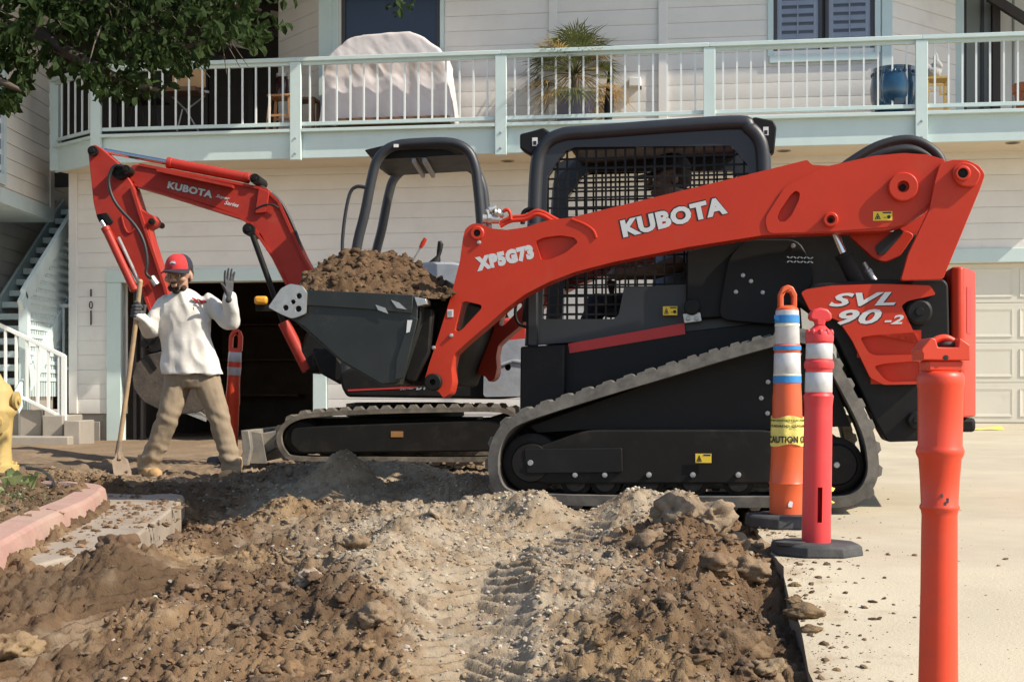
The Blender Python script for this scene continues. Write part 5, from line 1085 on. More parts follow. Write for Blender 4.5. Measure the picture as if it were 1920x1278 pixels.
mb = MB(); mb.tube([E.uvz(760, 512, .9), E.uvz(790, 462, .9)], .008, 8); lv = mb.build('control_lever', M['steel'], exc); mb = MB(); mb.tube([E.uvz(788, 465, .9), E.uvz(793, 456, .9), E.uvz(798, 447, .9)], [.012, .02, .016], 8); mb.build('knob', M['orange'], lv)
mb = MB(); mb.box(E.uz(600, 600, .7)[0], E.uz(800, 600, .7)[0], .35, 1.2, E.uz(700, 690, .7)[1], E.uz(700, 655, .7)[1]); mb.build('foot_platform', M['blackdusty'], exc, bevel=.02)
mb = MB(); mb.prism(ep([(600, 560), (640, 540), (660, 690), (575, 700), (560, 660)], .5), .5, 1.0); mb.build('swing_bracket', M['blackdusty'], exc, bevel=.02)
mb = MB(); mb.prism(ep([(585, 660), (620, 648), (655, 700), (640, 722), (600, 700)], .3), .3, .5); mb.build('lower_guard', M['blackdusty'], exc, bevel=.02)
# canopy: two hoops, roof, grab rail
can = empty('canopy', (0, 0, 0), 0, exc)
HOOP = [(648, 700), (654, 600), (668, 470), (684, 400), (698, 330), (710, 296), (738, 274), (790, 268), (846, 268), (876, 282), (890, 310), (896, 350), (902, 420), (905, 520), (906, 640), (906, 700)]
for v in (.22, 1.25):
    mb = MB(); mb.tube(catmull([E.uvz(a, b, .22) + Vector((0, v - .22, 0)) for a, b in HOOP], 5), .040, 12); mb.build('hoop', M['grey_dark'], can, 60)
z0 = E.uz(750, 276, .22)[1]; ua, ub = E.uz(680, 276, .22)[0], E.uz(880, 276, .22)[0]
mb = MB(); mb.prism(rounded([(ua, z0 - .01), (ua + .10, z0 - .085), (ub - .06, z0 - .05), (ub, z0 - .06), (ub - .02, z0), (ua + .2, z0 + .035)], .02), .28, 1.10); mb.build('roof', M['black'], can, bevel=.015)
for px in (770, 790):
    u = E.uz(px, 285, .22)[0]; mb = MB(); mb.box(u, u + .03, .30, 1.08, z0 - .105, z0 - .07); mb.build('roof_rib', M['greyplastic'], can)
mb = MB(); mb.tube(catmull([E.uvz(a, b, .2) for a, b in ((688, 352), (668, 350), (655, 366), (645, 420), (642, 470), (650, 480))], 5), .014, 8); mb.build('grab_rail', M['grey_dark'], can, 60)
a, b = E.uz(738, 276, .17), E.uz(747, 270, .17); mb = MB(); mb.box(a[0], b[0], .175, .18, a[1], b[1]); mb.build('sticker', M['whiteprint'], can)
# boom, stick, cylinders
BV = .66
BOOM = [(243, 318), (248, 309), (258, 308), (300, 316), (400, 336), (470, 348), (500, 356), (520, 374), (545, 425), (568, 480), (590, 520), (640, 610), (620, 650), (590, 640), (560, 575), (532, 516), (510, 480), (488, 438), (478, 436), (466, 440), (457, 428), (462, 418), (450, 405), (400, 388), (300, 358), (252, 344), (243, 335)]
def epl(pts, v, m, nm, parent, th, bev=.006, r=.015): mb = MB(); mb.prism(rounded(ep(pts, v), r, 3), v, v + th); return mb.build(nm, M[m], parent, bevel=bev)
boom = epl(BOOM, BV, 'orange_old', 'boom', exc, .17)
def flange(pts, v, parent, m='orange_old', r=.010, off=0):
    mb = MB(); P_ = [E.uvz(a, b, v) for a, b in pts]
    for i in range(len(P_) - 1): mb.bar(P_[i], P_[i + 1], .2, .018, (0, 1, 0)) if False else mb.bar(P_[i], P_[i + 1], .022, .20, (0, 1, 0))
    mb.v = [(x, y + off, z) for x, y, z in mb.v]; return mb.build('flange', M[m], parent)
flange([(262, 309), (400, 335), (498, 355), (522, 378), (568, 480), (590, 520)], BV, boom, off=.085); flange([(252, 346), (300, 360), (450, 407), (470, 420), (512, 482), (560, 577)], BV, boom, off=.085)
flange([(300, 322), (440, 352)], BV, boom, off=-.0); 
epl([(485, 352), (505, 360), (498, 398), (478, 400)], BV - .03, 'orange_old', 'boom_bracket', boom, .03)
STICK = [(165, 285), (168, 275), (178, 271), (190, 278), (222, 306), (248, 345), (257, 385), (270, 396), (288, 404), (294, 414), (288, 424), (279, 428), (292, 475), (312, 540), (340, 640), (322, 655), (304, 640), (268, 540), (205, 428), (182, 410), (175, 380)]
stick = epl(STICK, BV - .05, 'orange_old', 'stick', exc, .15)
flange([(248, 350), (262, 395), (310, 538), (338, 636)], BV - .05, stick, off=.07); flange([(204, 428), (268, 540), (304, 640)], BV - .05, stick, off=.07)
mb = MB(); mb.tube(catmull([E.uvz(a, b, BV - .055) for a, b in ((228, 405), (233, 425), (240, 436), (248, 434), (256, 422))], 4), .008, 6); mb.build('weld_seam', M['orange_old'], stick)
epl([(180, 402), (200, 398), (212, 415), (200, 428), (186, 418)], BV - .07, 'blackdusty', 'pin_block', stick, .19)
def ecyl(p0, p1, p2, v, rb, rr, parent, m='orange_old'):
    A, B, C = [E.uvz(*p, v) for p in (p0, p1, p2)]; d = (B - A).normalized(); mb = MB(); mb.cyl(A, B, rb, 16); mb.cyl(B - d * .03, B + d * .012, rb * 1.1, 16); mb.cyl(A - d * .01, A + d * .03, rb * 1.08, 16); c = mb.build('hydraulic_cylinder', M[m], parent, bevel=.005)
    mb = MB(); mb.cyl(B, C, rr, 12); mb.build('piston_rod', M['chrome'], c)
ecyl((466, 334), (316, 305), (196, 283), BV + .04, .042, .022, exc); ecyl((252, 543), (198, 428), (190, 415), BV - .10, .034, .02, exc)
mb = MB(); mb.tube([E.uvz(222, 445, BV - .10), E.uvz(262, 530, BV - .10)], .014, 8); mb.build('cylinder_pipe', M['steel'], exc)
A, B, C = E.uvz(578, 694, BV - .12), E.uvz(532, 604, BV - .12), E.uvz(474, 442, BV - .12); mb = MB(); mb.cyl(A, B, .05, 16); bc = mb.build('hydraulic_cylinder', M['orange_old'], exc, bevel=.005); mb = MB(); mb.cyl(B, C, .024, 12); mb.build('piston_rod', M['blackdusty'], bc)
for px, py, r, v in ((224, 322, 15, BV - .1), (236, 318, 9, BV - .12), (478, 335, 10, BV - .03), (466, 430, 12, BV - .05), (174, 283, 10, BV - .08), (284, 415, 6, BV - .08)):
    u, z = E.uz(px, py, v); mb = MB(); mb.lathe([(.001, -.02), (r * em * .4, -.02), (r * em * .5, -.01), (r * em, -.01), (r * em, .3)], (u, v, z), 20, 'v'); mb.build('pivot_pin', M['blackdusty'], exc, 40)
for pts, v, r in ((((232, 312), (214, 312), (204, 335), (208, 362), (222, 388), (254, 424), (270, 455), (276, 490), (274, 512), (284, 522)), BV - .13, .014), (((478, 392), (496, 384), (512, 384), (522, 390)), BV - .03, .008), (((508, 362), (530, 385), (552, 430), (566, 470)), BV + .02, .014), (((470, 352), (490, 350), (506, 362), (520, 380)), BV + .1, .012)):
    mb = MB(); mb.tube(catmull([E.uvz(a, b, v) for a, b in pts], 5), r, 8); mb.build('hydraulic_hose', M['hose'], exc, 60)
mb = MB(); mb.cyl(E.uvz(284, 520, BV - .1), E.uvz(294, 534, BV - .1), .03, 10); mb.build('hose_fitting', M['steel'], exc)
bs = lambda s, p0, p1, h, b=.03, sh=0: lettering(s, boom, E.uz(*p0, BV - .004), E.uz(*p1, BV - .004), h * em, BV - .0005, M['silver'], b, sh, .002)
bs('KUBOTA', (313, 353), (397, 372), 15, .05); bs('Super', (404, 371), (430, 377), 8, .02, .4); bs('Series', (420, 383), (447, 389), 8, .02, .4)
lettering('KUBOTA', boom, E.uz(312, 354, BV - .003), E.uz(398, 374, BV - .003), 18 * em, BV + .001, M['inkblack'], .09, 0, .0022)
mb = MB(); q = E.uvz(491, 563, .45); mb.box(q.x - .06, q.x + .05, .42, .48, q.z - .035, q.z + .035); al = mb.build('amber_lamp', M['amber'], exc, 60, bevel=.025, seg=3); mb = MB(); q = E.uvz(498, 575, .5); mb.box(q.x - .08, q.x + .35, .48, .56, q.z - .03, q.z + .02); mb.build('lamp_bracket', M['blackdusty'], exc)
# muddy digging bucket behind the worker
eb = empty('digging_bucket', (0, 0, 0), 0, exc); BKT = [(248, 705), (256, 680), (280, 664), (315, 656), (350, 660), (378, 684), (392, 722), (396, 760), (372, 772), (340, 776), (300, 768), (268, 752), (250, 728)]
for v in (.42, .98):
    epl(BKT, v, 'bucketdirty', 'bucket_cheek', eb, .025, .005)
mb = MB(); sh = ep([(340, 776), (300, 768), (268, 752), (250, 728), (248, 705), (256, 680), (280, 664), (315, 656)], .45); mb.loft([[(p[0], v, p[1]) for p in sh] + [(p[0] + .012, v, p[1] + .012) for p in reversed(sh)] for v in (.445, .98)]); mb.build('bucket_shell', M['bucketdirty'], eb, 40)
for k in range(4):
    v = .44 + k * .17; mb = MB(); mb.loft([[E.uvz(338, 764, .42) + Vector((0, v - .42, 0)) + Vector((0, a, b)) for a, b in ((-.02, .03), (.05, .03), (.05, -.03), (-.02, -.03))], [E.uvz(384, 788, .42) + Vector((0, v - .42, 0)) + Vector((0, a, b)) for a, b in ((.0, .008), (.03, .008), (.03, -.008), (.0, -.008))]]); mb.build('bucket_tooth', M['steel'], eb)
epl([(270, 650), (300, 600), (330, 620), (330, 660), (300, 672)], .60, 'bucketdirty', 'bucket_link', eb, .2)
mb = MB(); mb.prism(ep([(270, 668), (278, 664), (294, 690), (288, 696)], .41), .408, .419); mb.build('wear_strip', M['blackdusty'], eb)
for px, py, r in ((282, 634, .055), (298, 628, .045), (270, 644, .035), (290, 648, .05)):
    mb = MB(); mb.cyl(E.uvz(px, py, .45), E.uvz(px, py, .45) + Vector((0, .4, 0)), r, 14); mb.build('link_pin', M['blackdusty'], eb)
# ================================================================== people
def ring(c, a, b, n=20, tw=0): return [(c[0] + a * math.cos(2 * math.pi * k / n), c[1] + b * math.sin(2 * math.pi * k / n), c[2]) for k in range(n)]
def limb(mb, pts, rad, n=14):
    pts = [Vector(p) for p in pts]; mb.tube(pts, rad, n)
    for p, r in zip(pts, rad):
        rr = max(r) if isinstance(r, (list, tuple)) else r; mb.ball(p, rr * .985, 14, 10)
def folds(sc, amp, seed, ax=(1, 1, 1)):
    return lambda co: amp * fbm(co[:, 0] * sc * ax[0], co[:, 1] * sc * ax[1], co[:, 2] * sc * ax[2], o=3, seed=seed) + amp * .35 * fbm(co[:, 0] * sc * 3, co[:, 1] * sc * 3, co[:, 2] * sc * 2.2, o=2, seed=seed + 4)
def finger(mb, base, d, bend, L_, r, ax):
    """A three-joint finger from base along d, bending by bend about ax at each knuckle."""
    p = Vector(base); d = Vector(d).normalized(); pts = [p.copy()]
    for k, f in enumerate((.45, .32, .23)):
        p = p + d * L_ * f; pts.append(p.copy()); d = Matrix.Rotation(bend, 3, ax) @ d
    limb(mb, pts, [r, r * .95, r * .88, r * .72], 10)
def head(parent, C, yaw, pitch, skin, beard=True, hs=1.1):
    """Head with brow, nose, mouth, ears; local -y is the face."""
    m = Matrix.Rotation(yaw, 3, 'Z') @ Matrix.Rotation(pitch, 3, 'X'); T = lambda x, y, z: C + m @ Vector((x, y, z)) * hs
    mb = MB(); hm = MB()
    def ball(c, r): 
        k = MB(); k.ball((0, 0, 0), r, 16, 12); mb.add([T(*(Vector(c) + Vector(q))) for q in k.v], k.f)
    ball((0, .012, .03), (.074, .092, .088)); ball((0, -.012, -.035), (.058, .074, .072)); ball((0, -.042, -.078), (.034, .034, .028)); ball((0, -.03, .02), (.064, .058, .05))
    ball((0, -.090, .022), (.045, .012, .012)); ball((0, -.098, -.008), (.0095, .014, .026)); ball((0, -.108, -.024), (.015, .012, .011)); ball((-.013, -.098, -.027), (.009, .01, .008)); ball((.013, -.098, -.027), (.009, .01, .008))
    for s in (-1, 1): ball((s * .040, -.068, -.02), (.026, .024, .022)); ball((s * .074, .014, -.008), (.009, .018, .027)); 
    ball((0, -.088, -.052), (.022, .012, .006)); ball((0, -.086, -.062), (.020, .012, .007))
    k = MB(); limb(k, [T(0, .02, -.05), T(0, .035, -.13), C + Vector((0, .03, -.22))], [.056, .056, .068]); mb.add(k.v, k.f)
    me = union(mb, .0055, 2, 'head'); h = link_mesh('head', me, skin, parent)
    for s in (-1, 1):
        e = MB(); e.ball((0, 0, 0), .0105, 12, 8); e.v = [tuple(T(s * .031, -.080, .002) + Vector(q)) for q in e.v]; e.build('eye', M['whiteprint'], h); e = MB(); e.ball((0, 0, 0), .0055, 8, 6); e.v = [tuple(T(s * .031, -.0885, .001) + Vector(q)) for q in e.v]; e.build('iris', M['beard'], h)
        e = MB(); e.tube([T(s * .012, -.099, .018), T(s * .032, -.098, .024), T(s * .052, -.084, .018)], [.004, .006, .003], 6); e.build('eyebrow', M['beard'], h)
    if beard:
        b = MB()
        def bb(c, r):
            k = MB(); k.ball((0, 0, 0), r, 14, 10); b.add([T(*(Vector(c) + Vector(q))) for q in k.v], k.f)
        bb((0, -.056, -.088), (.026, .028, .023)); bb((0, -.068, -.081), (.020, .020, .011))
        for s in (-1, 1): bb((s * .038, -.036, -.074), (.018, .030, .022)); bb((s * .024, -.080, -.062), (.006, .012, .018)); bb((s * .011, -.094, -.0425), (.013, .008, .0045))
        link_mesh('beard', displace(union(b, .005, 1, 'beard'), folds(90, .004, 5)), M['beard'], parent)
    hb = MB(); k = MB(); k.ball((0, .035, .012), (.079, .078, .075), 16, 12); hb.add([T(*q) for q in k.v], k.f); hb.build('hair', M['beard'], parent, 60)
    return T, m
W = Frame(345, 10.07, 0.0, .0)
wp = lambda px, py, v=0.: W.uvz(px, py, v)
wm = W.scale(345)
wk = froot('person', W, 'person in dusty white long-sleeved shirt, khaki trousers and red cap, waving and holding a shovel', 'person')
mb = MB(); rows = [(541, 343, 14, .055), (549, 345, 26, .075), (558, 346, 40, .09), (572, 347, 48, .108), (600, 347, 49, .118), (632, 349, 48, .122), (660, 354, 51, .13), (685, 358, 56, .146), (702, 360, 60, .152)]
mb.loft([ring(wp(cx, py), hw * wm, dp) for py, cx, hw, dp in rows])
limb(mb, [wp(307, 569), wp(293, 594, -.02), wp(281, 620, -.04)], [.066, .068, .066]); limb(mb, [wp(279, 621, -.04), wp(270, 607, -.13), wp(262, 594, -.19)], [.062, .052, .044])
limb(mb, [wp(389, 567), wp(410, 586, -.03), wp(431, 601, -.05)], [.066, .068, .066]); limb(mb, [wp(432, 602, -.05), wp(433, 580, -.10), wp(430, 557, -.13)], [.062, .053, .045])
def shirtfold(co):
    x, y, z = co.T; a = folds(4.5, .015, 3, (1.5, 1.5, .8))(co); hem = np.exp(-((z - wp(0, 690)[2]) / .05) ** 2) * .008 * np.sin(x * 40); return a + hem + .015 * np.clip(1 - np.abs(fbm(x * 6 + z * 2.5, z * 2.4 - x * 2.5, y * 3, o=2, seed=2)) * 4, 0, 1) - .006
me = displace(union(mb, .0095, 4, 'shirt'), shirtfold); sh = link_mesh('shirt', me, M['shirt'], wk)
# chest print and pocket
a = [wp(px, py, -.158) for px, py in ((362, 556), (388, 560), (386, 569), (362, 565))]
mb = MB()
for k in range(9):
    p = wp(362 + 3 * k, 561 + .6 * k + (k % 3 - 1) * 1.6, -.10); mb.obox((p.x, .002 - .104 * math.sqrt(1 - (p.x / .205) ** 2), p.z), (.016, .02, .010 + .005 * ((k * 7) % 3)), Matrix.Rotation(.2, 3, 'Y'))
mb.build('chest_print', M['redcuff'], sh)
mb = MB(); c = [wp(px, py, -.13) for px, py in ((362, 574), (390, 576), (389, 602), (376, 608), (363, 602))]; mb.prism([(p.x, p.z) for p in c], -.01, .0); mb.v = [(x, y - .112 * math.sqrt(1 - (x / .205) ** 2), z) for x, y, z in mb.v]; mb.build('pocket', M['shirt'], sh, bevel=.003)
# trousers
mb = MB(); mb.loft([ring(wp(cx, py), hw * wm, dp) for py, cx, hw, dp in ((684, 359, 47, .118), (698, 360, 51, .12), (714, 361, 52, .118), (728, 361, 48, .10))])
limb(mb, [wp(336, 712), wp(326, 750, -.02), wp(315, 785, -.05), wp(296, 830, -.03), wp(278, 872, .0)], [.104, .094, .080, .076, .075]); limb(mb, [wp(386, 712), wp(400, 750, -.01), wp(412, 788, -.03), wp(424, 832, -.01), wp(434, 874, .0)], [.104, .093, .079, .076, .076])
def legfold(co):
    x, y, z = co.T; k = smooth(.34, .16, z); return folds(6, .016, 17, (1.5, 1.5, .6))(co) + k * .0055 * np.sin(z * 85 + x * 26 + 7 * fbm(x * 5, z * 4, seed=9)) + .004 * np.exp(-((z - .46) / .06) ** 2) * np.sin(z * 70 + x * 40)
link_mesh('trousers', displace(union(mb, .0095, 3, 'trousers'), legfold), M['pants'], wk)
mb = MB(); p = wp(425, 848, -.09); mb.obox(p, (.055, .012, .10), Matrix.Rotation(.15, 3, 'Y'))
# boots
def boot(px, py, toe):
    g = empty('boot', wp(px, py, 0), 0, wk); g.rotation_euler[2] = toe; mb = MB()
    mb.loft([ring((0, .03, .17), .055, .062, 16), ring((0, .03, .10), .058, .068, 16), ring((0, .0, .07), .058, .10, 16), ring((0, -.035, .045), .056, .135, 16), ring((0, -.04, .018), .056, .14, 16)]); mb.ball((0, -.12, .038), (.052, .055, .042), 14, 10)
    link_mesh('upper', displace(union(mb, .007, 3, 'boot'), folds(25, .004, 8)), M['boot'], g)
    s = MB(); s.hprism([(.058 * math.cos(t) * (1 + .1 * math.cos(t * 2)), -.045 + .145 * math.sin(t)) for t in [k * .314 for k in range(20)]], -.012, .02); s.build('sole', M['sole'], g, bevel=.005)
    l = MB()
    for k in range(4): l.tube([(-.03, -.045 + .02 * k, .088 + .022 * k), (.03, -.045 + .02 * k, .088 + .022 * k)], .004, 6)
    l.build('laces', M['cream'], g)
boot(276, 896, R(42)); boot(436, 900, R(-12))
# head and cap
T, hmx = head(wk, wp(335, 516, -.03), R(-6), R(7), M['skin'], True, 1.2)
cp = empty('cap', (0, 0, 0), 0, wk)
def cpart(rings_, name, m):
    k = MB(); k.loft([[T(*q) for q in r] for r in rings_]); return k.build(name, M[m], cp, 60)
dome = lambda a0, a1, nm, m: None
NS_ = 20
def dome_part(a0, a1, name, m):
    k = MB(); rings_ = []
    for j in range(9):
        t = j / 8 * math.pi / 2; rr = math.cos(t) ** .75; zz = .038 + .092 * math.sin(t); rings_.append([T(.083 * rr * math.sin(a0 + (a1 - a0) * i / NS_), .012 - .100 * rr * math.cos(a0 + (a1 - a0) * i / NS_), zz) for i in range(NS_ + 1)])
    k.loft(rings_, False, False); return k.build(name, M[m], cp, 60)
dome_part(R(-62), R(62), 'front_panel', 'capred'); dome_part(R(62), R(298), 'back_panel', 'capnavy')
k = MB(); o_, i_ = [], []
for j in range(13):
    a = R(-72 + 12 * j); i_.append((.082 * math.sin(a), .012 - .099 * math.cos(a))); o_.append((.088 * math.sin(a), -.005 - .165 * math.cos(a) ** .9 if math.cos(a) > 0 else 0))
r1 = [T(x, y, .040) for x, y in i_]; r2 = [T(x, y, .040 - .10 * x * x / .0066 * .12 - .01) for x, y in o_]; r3 = [T(x, y, .034) for x, y in i_]; r4 = [T(x, y, .033 - .10 * x * x / .0066 * .12 - .01) for x, y in o_]
k.loft([r1, r2, r4, r3], False, False); k.build('brim', M['capnavy'], cp, 60)
k = MB(); k.ball((0, 0, 0), (.020, .006, .013), 14, 8); k.v = [tuple(T(q[0], q[1] - .094, q[2] + .076)) for q in k.v]; k.build('badge', M['denim'], cp); k = MB(); k.tube([T(-.014, -.101, .074), T(0, -.103, .080), T(.014, -.101, .074)], .003, 6); k.build('badge_mark', M['whiteprint'], cp)
# gloves: open left hand held up, right hand closed on the handle
mb = MB(); c = wp(429, 540, -.15); limb(mb, [c + Vector((0, 0, -.085)), c + Vector((0, 0, -.045))], [.032, .030])
mb.loft([[c + Vector((x, y, -.05)) for x, y in ((-.026, -.013), (.026, -.013), (.026, .013), (-.026, .013))], [c + Vector((x, y, .045)) for x, y in ((-.040, -.012), (.036, -.012), (.036, .012), (-.040, .012))]])
for x0, dx, L_, bd in ((-.033, -.16, .084, .16), (-.011, -.07, .100, .10), (.012, .0, .096, .08), (.031, .07, .078, .14)): finger(mb, c + Vector((x0, 0, .040)), (dx, -.14, 1), bd, L_, .0098, 'X')
finger(mb, c + Vector((-.030, -.005, -.018)), (-.75, -.35, .75), -.15, .072, .0115, 'Y'); rz_ = Matrix.Rotation(R(48), 3, 'Z'); mb.v = [tuple(c + rz_ @ (Vector(q) - c)) for q in mb.v]; link_mesh('glove', displace(union(mb, .0038, 2, 'glove'), folds(60, .0016, 6)), M['glove'], wk)
SH0, SH1 = wp(263, 528, -.21), wp(221, 852, -.16); sd_ = (SH1 - SH0).normalized()
g0_ = SH0.lerp(SH1, (583 - 528) / (852 - 528)); sx = sd_.cross(Vector((0, 1, 0))).normalized()
mb = MB(); limb(mb, [wp(262, 595, -.185), wp(262, 590, -.19)], [.032, .034])
# palm behind the handle, four fingers wrapped round its front, thumb over
pc = g0_ + Vector((.022, .034, 0)); mb.loft([[pc + sd_ * a + Vector((x, y, 0)) for x, y in ((-.012, -.004), (.030, -.030), (.036, .006), (-.006, .020))] for a in (-.048, .048)])
for k in range(4):
    b = g0_ + sd_ * (-.036 + .024 * k); an = [(.030, -.016), (.002, -.033), (-.026, -.018), (-.028, .008)]; limb(mb, [b + Vector((x, y, 0)) for x, y in an], [.0115, .0112, .0105, .009], 10)
limb(mb, [g0_ - sd_ * .03 + Vector((.028, .0, 0)), g0_ - sd_ * .058 + Vector((.012, -.026, 0)), g0_ - sd_ * .064 + Vector((-.012, -.024, 0))], [.013, .012, .010], 10)
link_mesh('glove', displace(union(mb, .0042, 2, 'glove'), folds(60, .0016, 7)), M['glove'], wk)
mb = MB(); mb.lathe([(.036, -.012), (.040, 0), (.036, .012)], wp(263, 593, -.18), 14); mb.build('glove_cuff', M['redcuff'], wk)
# shovel
shv = tag(empty('shovel', W.world(*SH1)), 'long wooden-handled muddy shovel held upright by the person in the white shirt', 'shovel'); o0 = SH1.copy()
mb = MB(); pts = [SH0 - o0, SH0.lerp(SH1, .3) + Vector((.006, 0, 0)) - o0, SH0.lerp(SH1, .7) + Vector((.004, 0, 0)) - o0, SH1 - o0]; mb.tube(catmull(pts, 6), .0175, 12); mb.ball(SH0 - o0, .019, 12, 8); mb.build('handle', M['wood'], shv, 60)
q = [wp(222, 846, -.165) - o0, wp(224, 862, -.18) - o0, wp(229, 885, -.22) - o0, wp(233, 912, -.25) - o0]
mb = MB(); rings_ = []
for c, hw, bow in zip([q[0], q[0].lerp(q[1], .7), q[1], q[2], q[3]], (.022, .04, .075, .085, .06), (.0, .004, .02, .022, .012)):
    rings_.append([c + Vector((hw * t * .55, hw * t * .6 + bow * (1 - t * t) , 0)) for t in (-1, -.5, 0, .5, 1)] + [c + Vector((hw * t * .55 + .004, hw * t * .6 + bow * (1 - t * t) + .006, .002)) for t in (1, .5, 0, -.5, -1)])
mb.loft(rings_); mb.build('blade', M['rust'], shv, 50); mb = MB(); mb.tube([SH1 - o0 - sd_ * .10, SH1 - o0, q[1]], [.0195, .023, .014], 10); mb.build('socket', M['rust'], shv)
# ---- operator in the cab
OV = .96; op_ = lambda px, py, v=OV: L.uvz(px, py, v)
ob = tag(empty('person', L.world(*op_(1285, 575)), -L.yaw), 'person in dark cap and blue-grey shirt sitting in the loader cab behind the mesh', 'person'); oo = op_(1285, 575)
S_ = lambda px, py, v=OV: op_(px, py, v) - oo
mb = MB(); mb.loft([ring(S_(1268, py), hw, dp) for py, hw, dp in ((408, .07, .10), (420, .11, .20), (445, .125, .215), (490, .13, .20), (540, .14, .19), (575, .14, .19))])
for v in (OV - .22, OV + .22): limb(mb, [S_(1270, 432, v), S_(1288, 488, v - .02 if v < OV else v + .02)], [.065, .06])
link_mesh('shirt', displace(union(mb, .012, 3, 'shirt'), folds(9, .010, 23)), M['denim'], ob)
for sgn in (-1, 1):
    v = OV + .24 * sgn; mb = MB(); limb(mb, [S_(1288, 488, v), S_(1225, 510, v + .03 * sgn), S_(1172, 514, v + .06 * sgn)], [.052, .046, .034]); fb = S_(1160, 514, v + .06 * sgn); mb.ball(fb, (.045, .04, .04), 12, 8)
    for k in range(4): finger(mb, fb + Vector((-.02, sgn * (-.02 + .014 * k), .022 - .014 * k)), (-1, 0, -.1), -.7, .06, .010, 'Y')
    finger(mb, fb + Vector((-.01, -.025 * sgn, .025)), (-.8, -.1, .4), .3, .05, .011, 'Y'); link_mesh('forearm', union(mb, .008, 3, 'forearm'), M['skin_shaded'], ob)
mb = MB()
for v in (OV - .12, OV + .12): limb(mb, [S_(1285, 565, v), S_(1190, 575, v * 1.0), S_(1120, 572, v), S_(1090, 640, v)], [.10, .09, .075, .06])
link_mesh('trousers', union(mb, .013, 3, 'trousers'), M['darkcloth'], ob)
T2, m2 = head(ob, S_(1255, 337), R(-78), R(6), M['skin_shaded'], False, 1.22)
k = MB(); rings_ = []
for j in range(9):
    t = j / 8 * math.pi / 2; rr = math.cos(t) ** .75; rings_.append([T2(.085 * rr * math.sin(6.283 * i / 20), .012 - .102 * rr * math.cos(6.283 * i / 20), .038 + .090 * math.sin(t)) for i in range(20)])
k.loft(rings_, False); oc = k.build('cap', M['capnavy'], ob, 60); k = MB(); k.loft([[T2(.08 * math.sin(R(a)), .012 - .098 * math.cos(R(a)), .042) for a in range(-60, 61, 15)], [T2(.085 * math.sin(R(a)), -.02 - .155 * math.cos(R(a)), .030) for a in range(-60, 61, 15)], [T2(.085 * math.sin(R(a)), -.02 - .155 * math.cos(R(a)), .024) for a in range(-60, 61, 15)], [T2(.08 * math.sin(R(a)), .012 - .098 * math.cos(R(a)), .036) for a in range(-60, 61, 15)]], False, False); k.build('brim', M['capnavy'], oc, 60)
# ================================================================== delineator posts
def post_root(name, px, Y, label, zb=None, lean=(0, 0)):
    z = float(slab_z(np.array([Y]))[0]) if zb is None else zb
    r = tag(empty(name, (X(px, Y), Y, z)), label, 'delineator', 'orange delineator posts'); r.rotation_euler = (lean[0], lean[1], 0); return r
def prof_px(rows, Y, zb): return [(hw * Y / F, (ZC - (py - HY) / F * Y) - zb) for py, hw in rows]
def rubber_base(parent, r, h, n=8, a0=.39, hole=True, m='basrub'):
    mb = MB(); mb.lathe([(r * .98, 0), (r, h * .15), (r * .97, h * .8), (r * .90, h), (r * .30, h * 1.02), (r * .28, h * 1.15)], (0, 0, 0), n, 'z', a0); return mb.build('rubber_base', M[m], parent, 30, bevel=.008)
def band(parent, prof, z0, z1, m, name, out=.0012, n=28, wob=0.):
    rr = lambda z: np.interp(z, [p[1] for p in prof], [p[0] for p in prof]); mb = MB()
    rings = [[((rr(z) + o + wob * math.sin(7 * a + z * 90)) * math.cos(a), (rr(z) + o + wob * math.sin(7 * a + z * 90)) * math.sin(a), z + wob * 2 * math.sin(3 * a)) for a in [2 * math.pi * k / n for k in range(n)]] for z, o in ((z0, .0002), (z0 + .001, out), (z1 - .001, out), (z1, .0002))]
    mb.loft(rings, False); return mb.build(name, M[m], parent, 40)
# --- back post: orange tube, loop handle, blue tape, yellow caution tape
Y1 = 6.55; d1 = post_root('delineator_post', 1476, Y1, 'orange looped-top delineator wrapped in blue tape and yellow caution tape')
zof = lambda py, Y, z0: (ZC - (py - HY) / F * Y) - z0
z1_ = d1.location.z
rows = [(962, 33), (930, 33), (908, 33), (905, 34.5), (902, 33), (880, 31), (832, 29.5), (829, 31), (825, 29), (790, 28), (742, 27), (738, 26.5), (706, 25), (660, 24), (656, 25), (648, 25), (645, 23), (600, 22), (584, 21.5), (578, 20), (573, 12)]
pf = prof_px(rows, Y1, z1_); mb = MB(); mb.lathe(pf, n=28); mb.build('tube', M['del_orange'], d1, 30)
rubber_base(d1, .205, .058)
mb = MB(); s_ = Y1 / F; hp = [(-17 * s_, zof(578, Y1, z1_)), (-17 * s_, zof(552, Y1, z1_)), (-10 * s_, zof(538, Y1, z1_)), (0, zof(534, Y1, z1_)), (10 * s_, zof(538, Y1, z1_)), (17 * s_, zof(552, Y1, z1_)), (17 * s_, zof(578, Y1, z1_))]; hi = [(-8 * s_, zof(574, Y1, z1_)), (-8 * s_, zof(556, Y1, z1_)), (-4 * s_, zof(548, Y1, z1_)), (4 * s_, zof(548, Y1, z1_)), (8 * s_, zof(556, Y1, z1_)), (8 * s_, zof(574, Y1, z1_))]
mb.prism(hp, -.022, .022, [hi]); mb.build('loop_handle', M['del_orange'], d1, 40, bevel=.006)
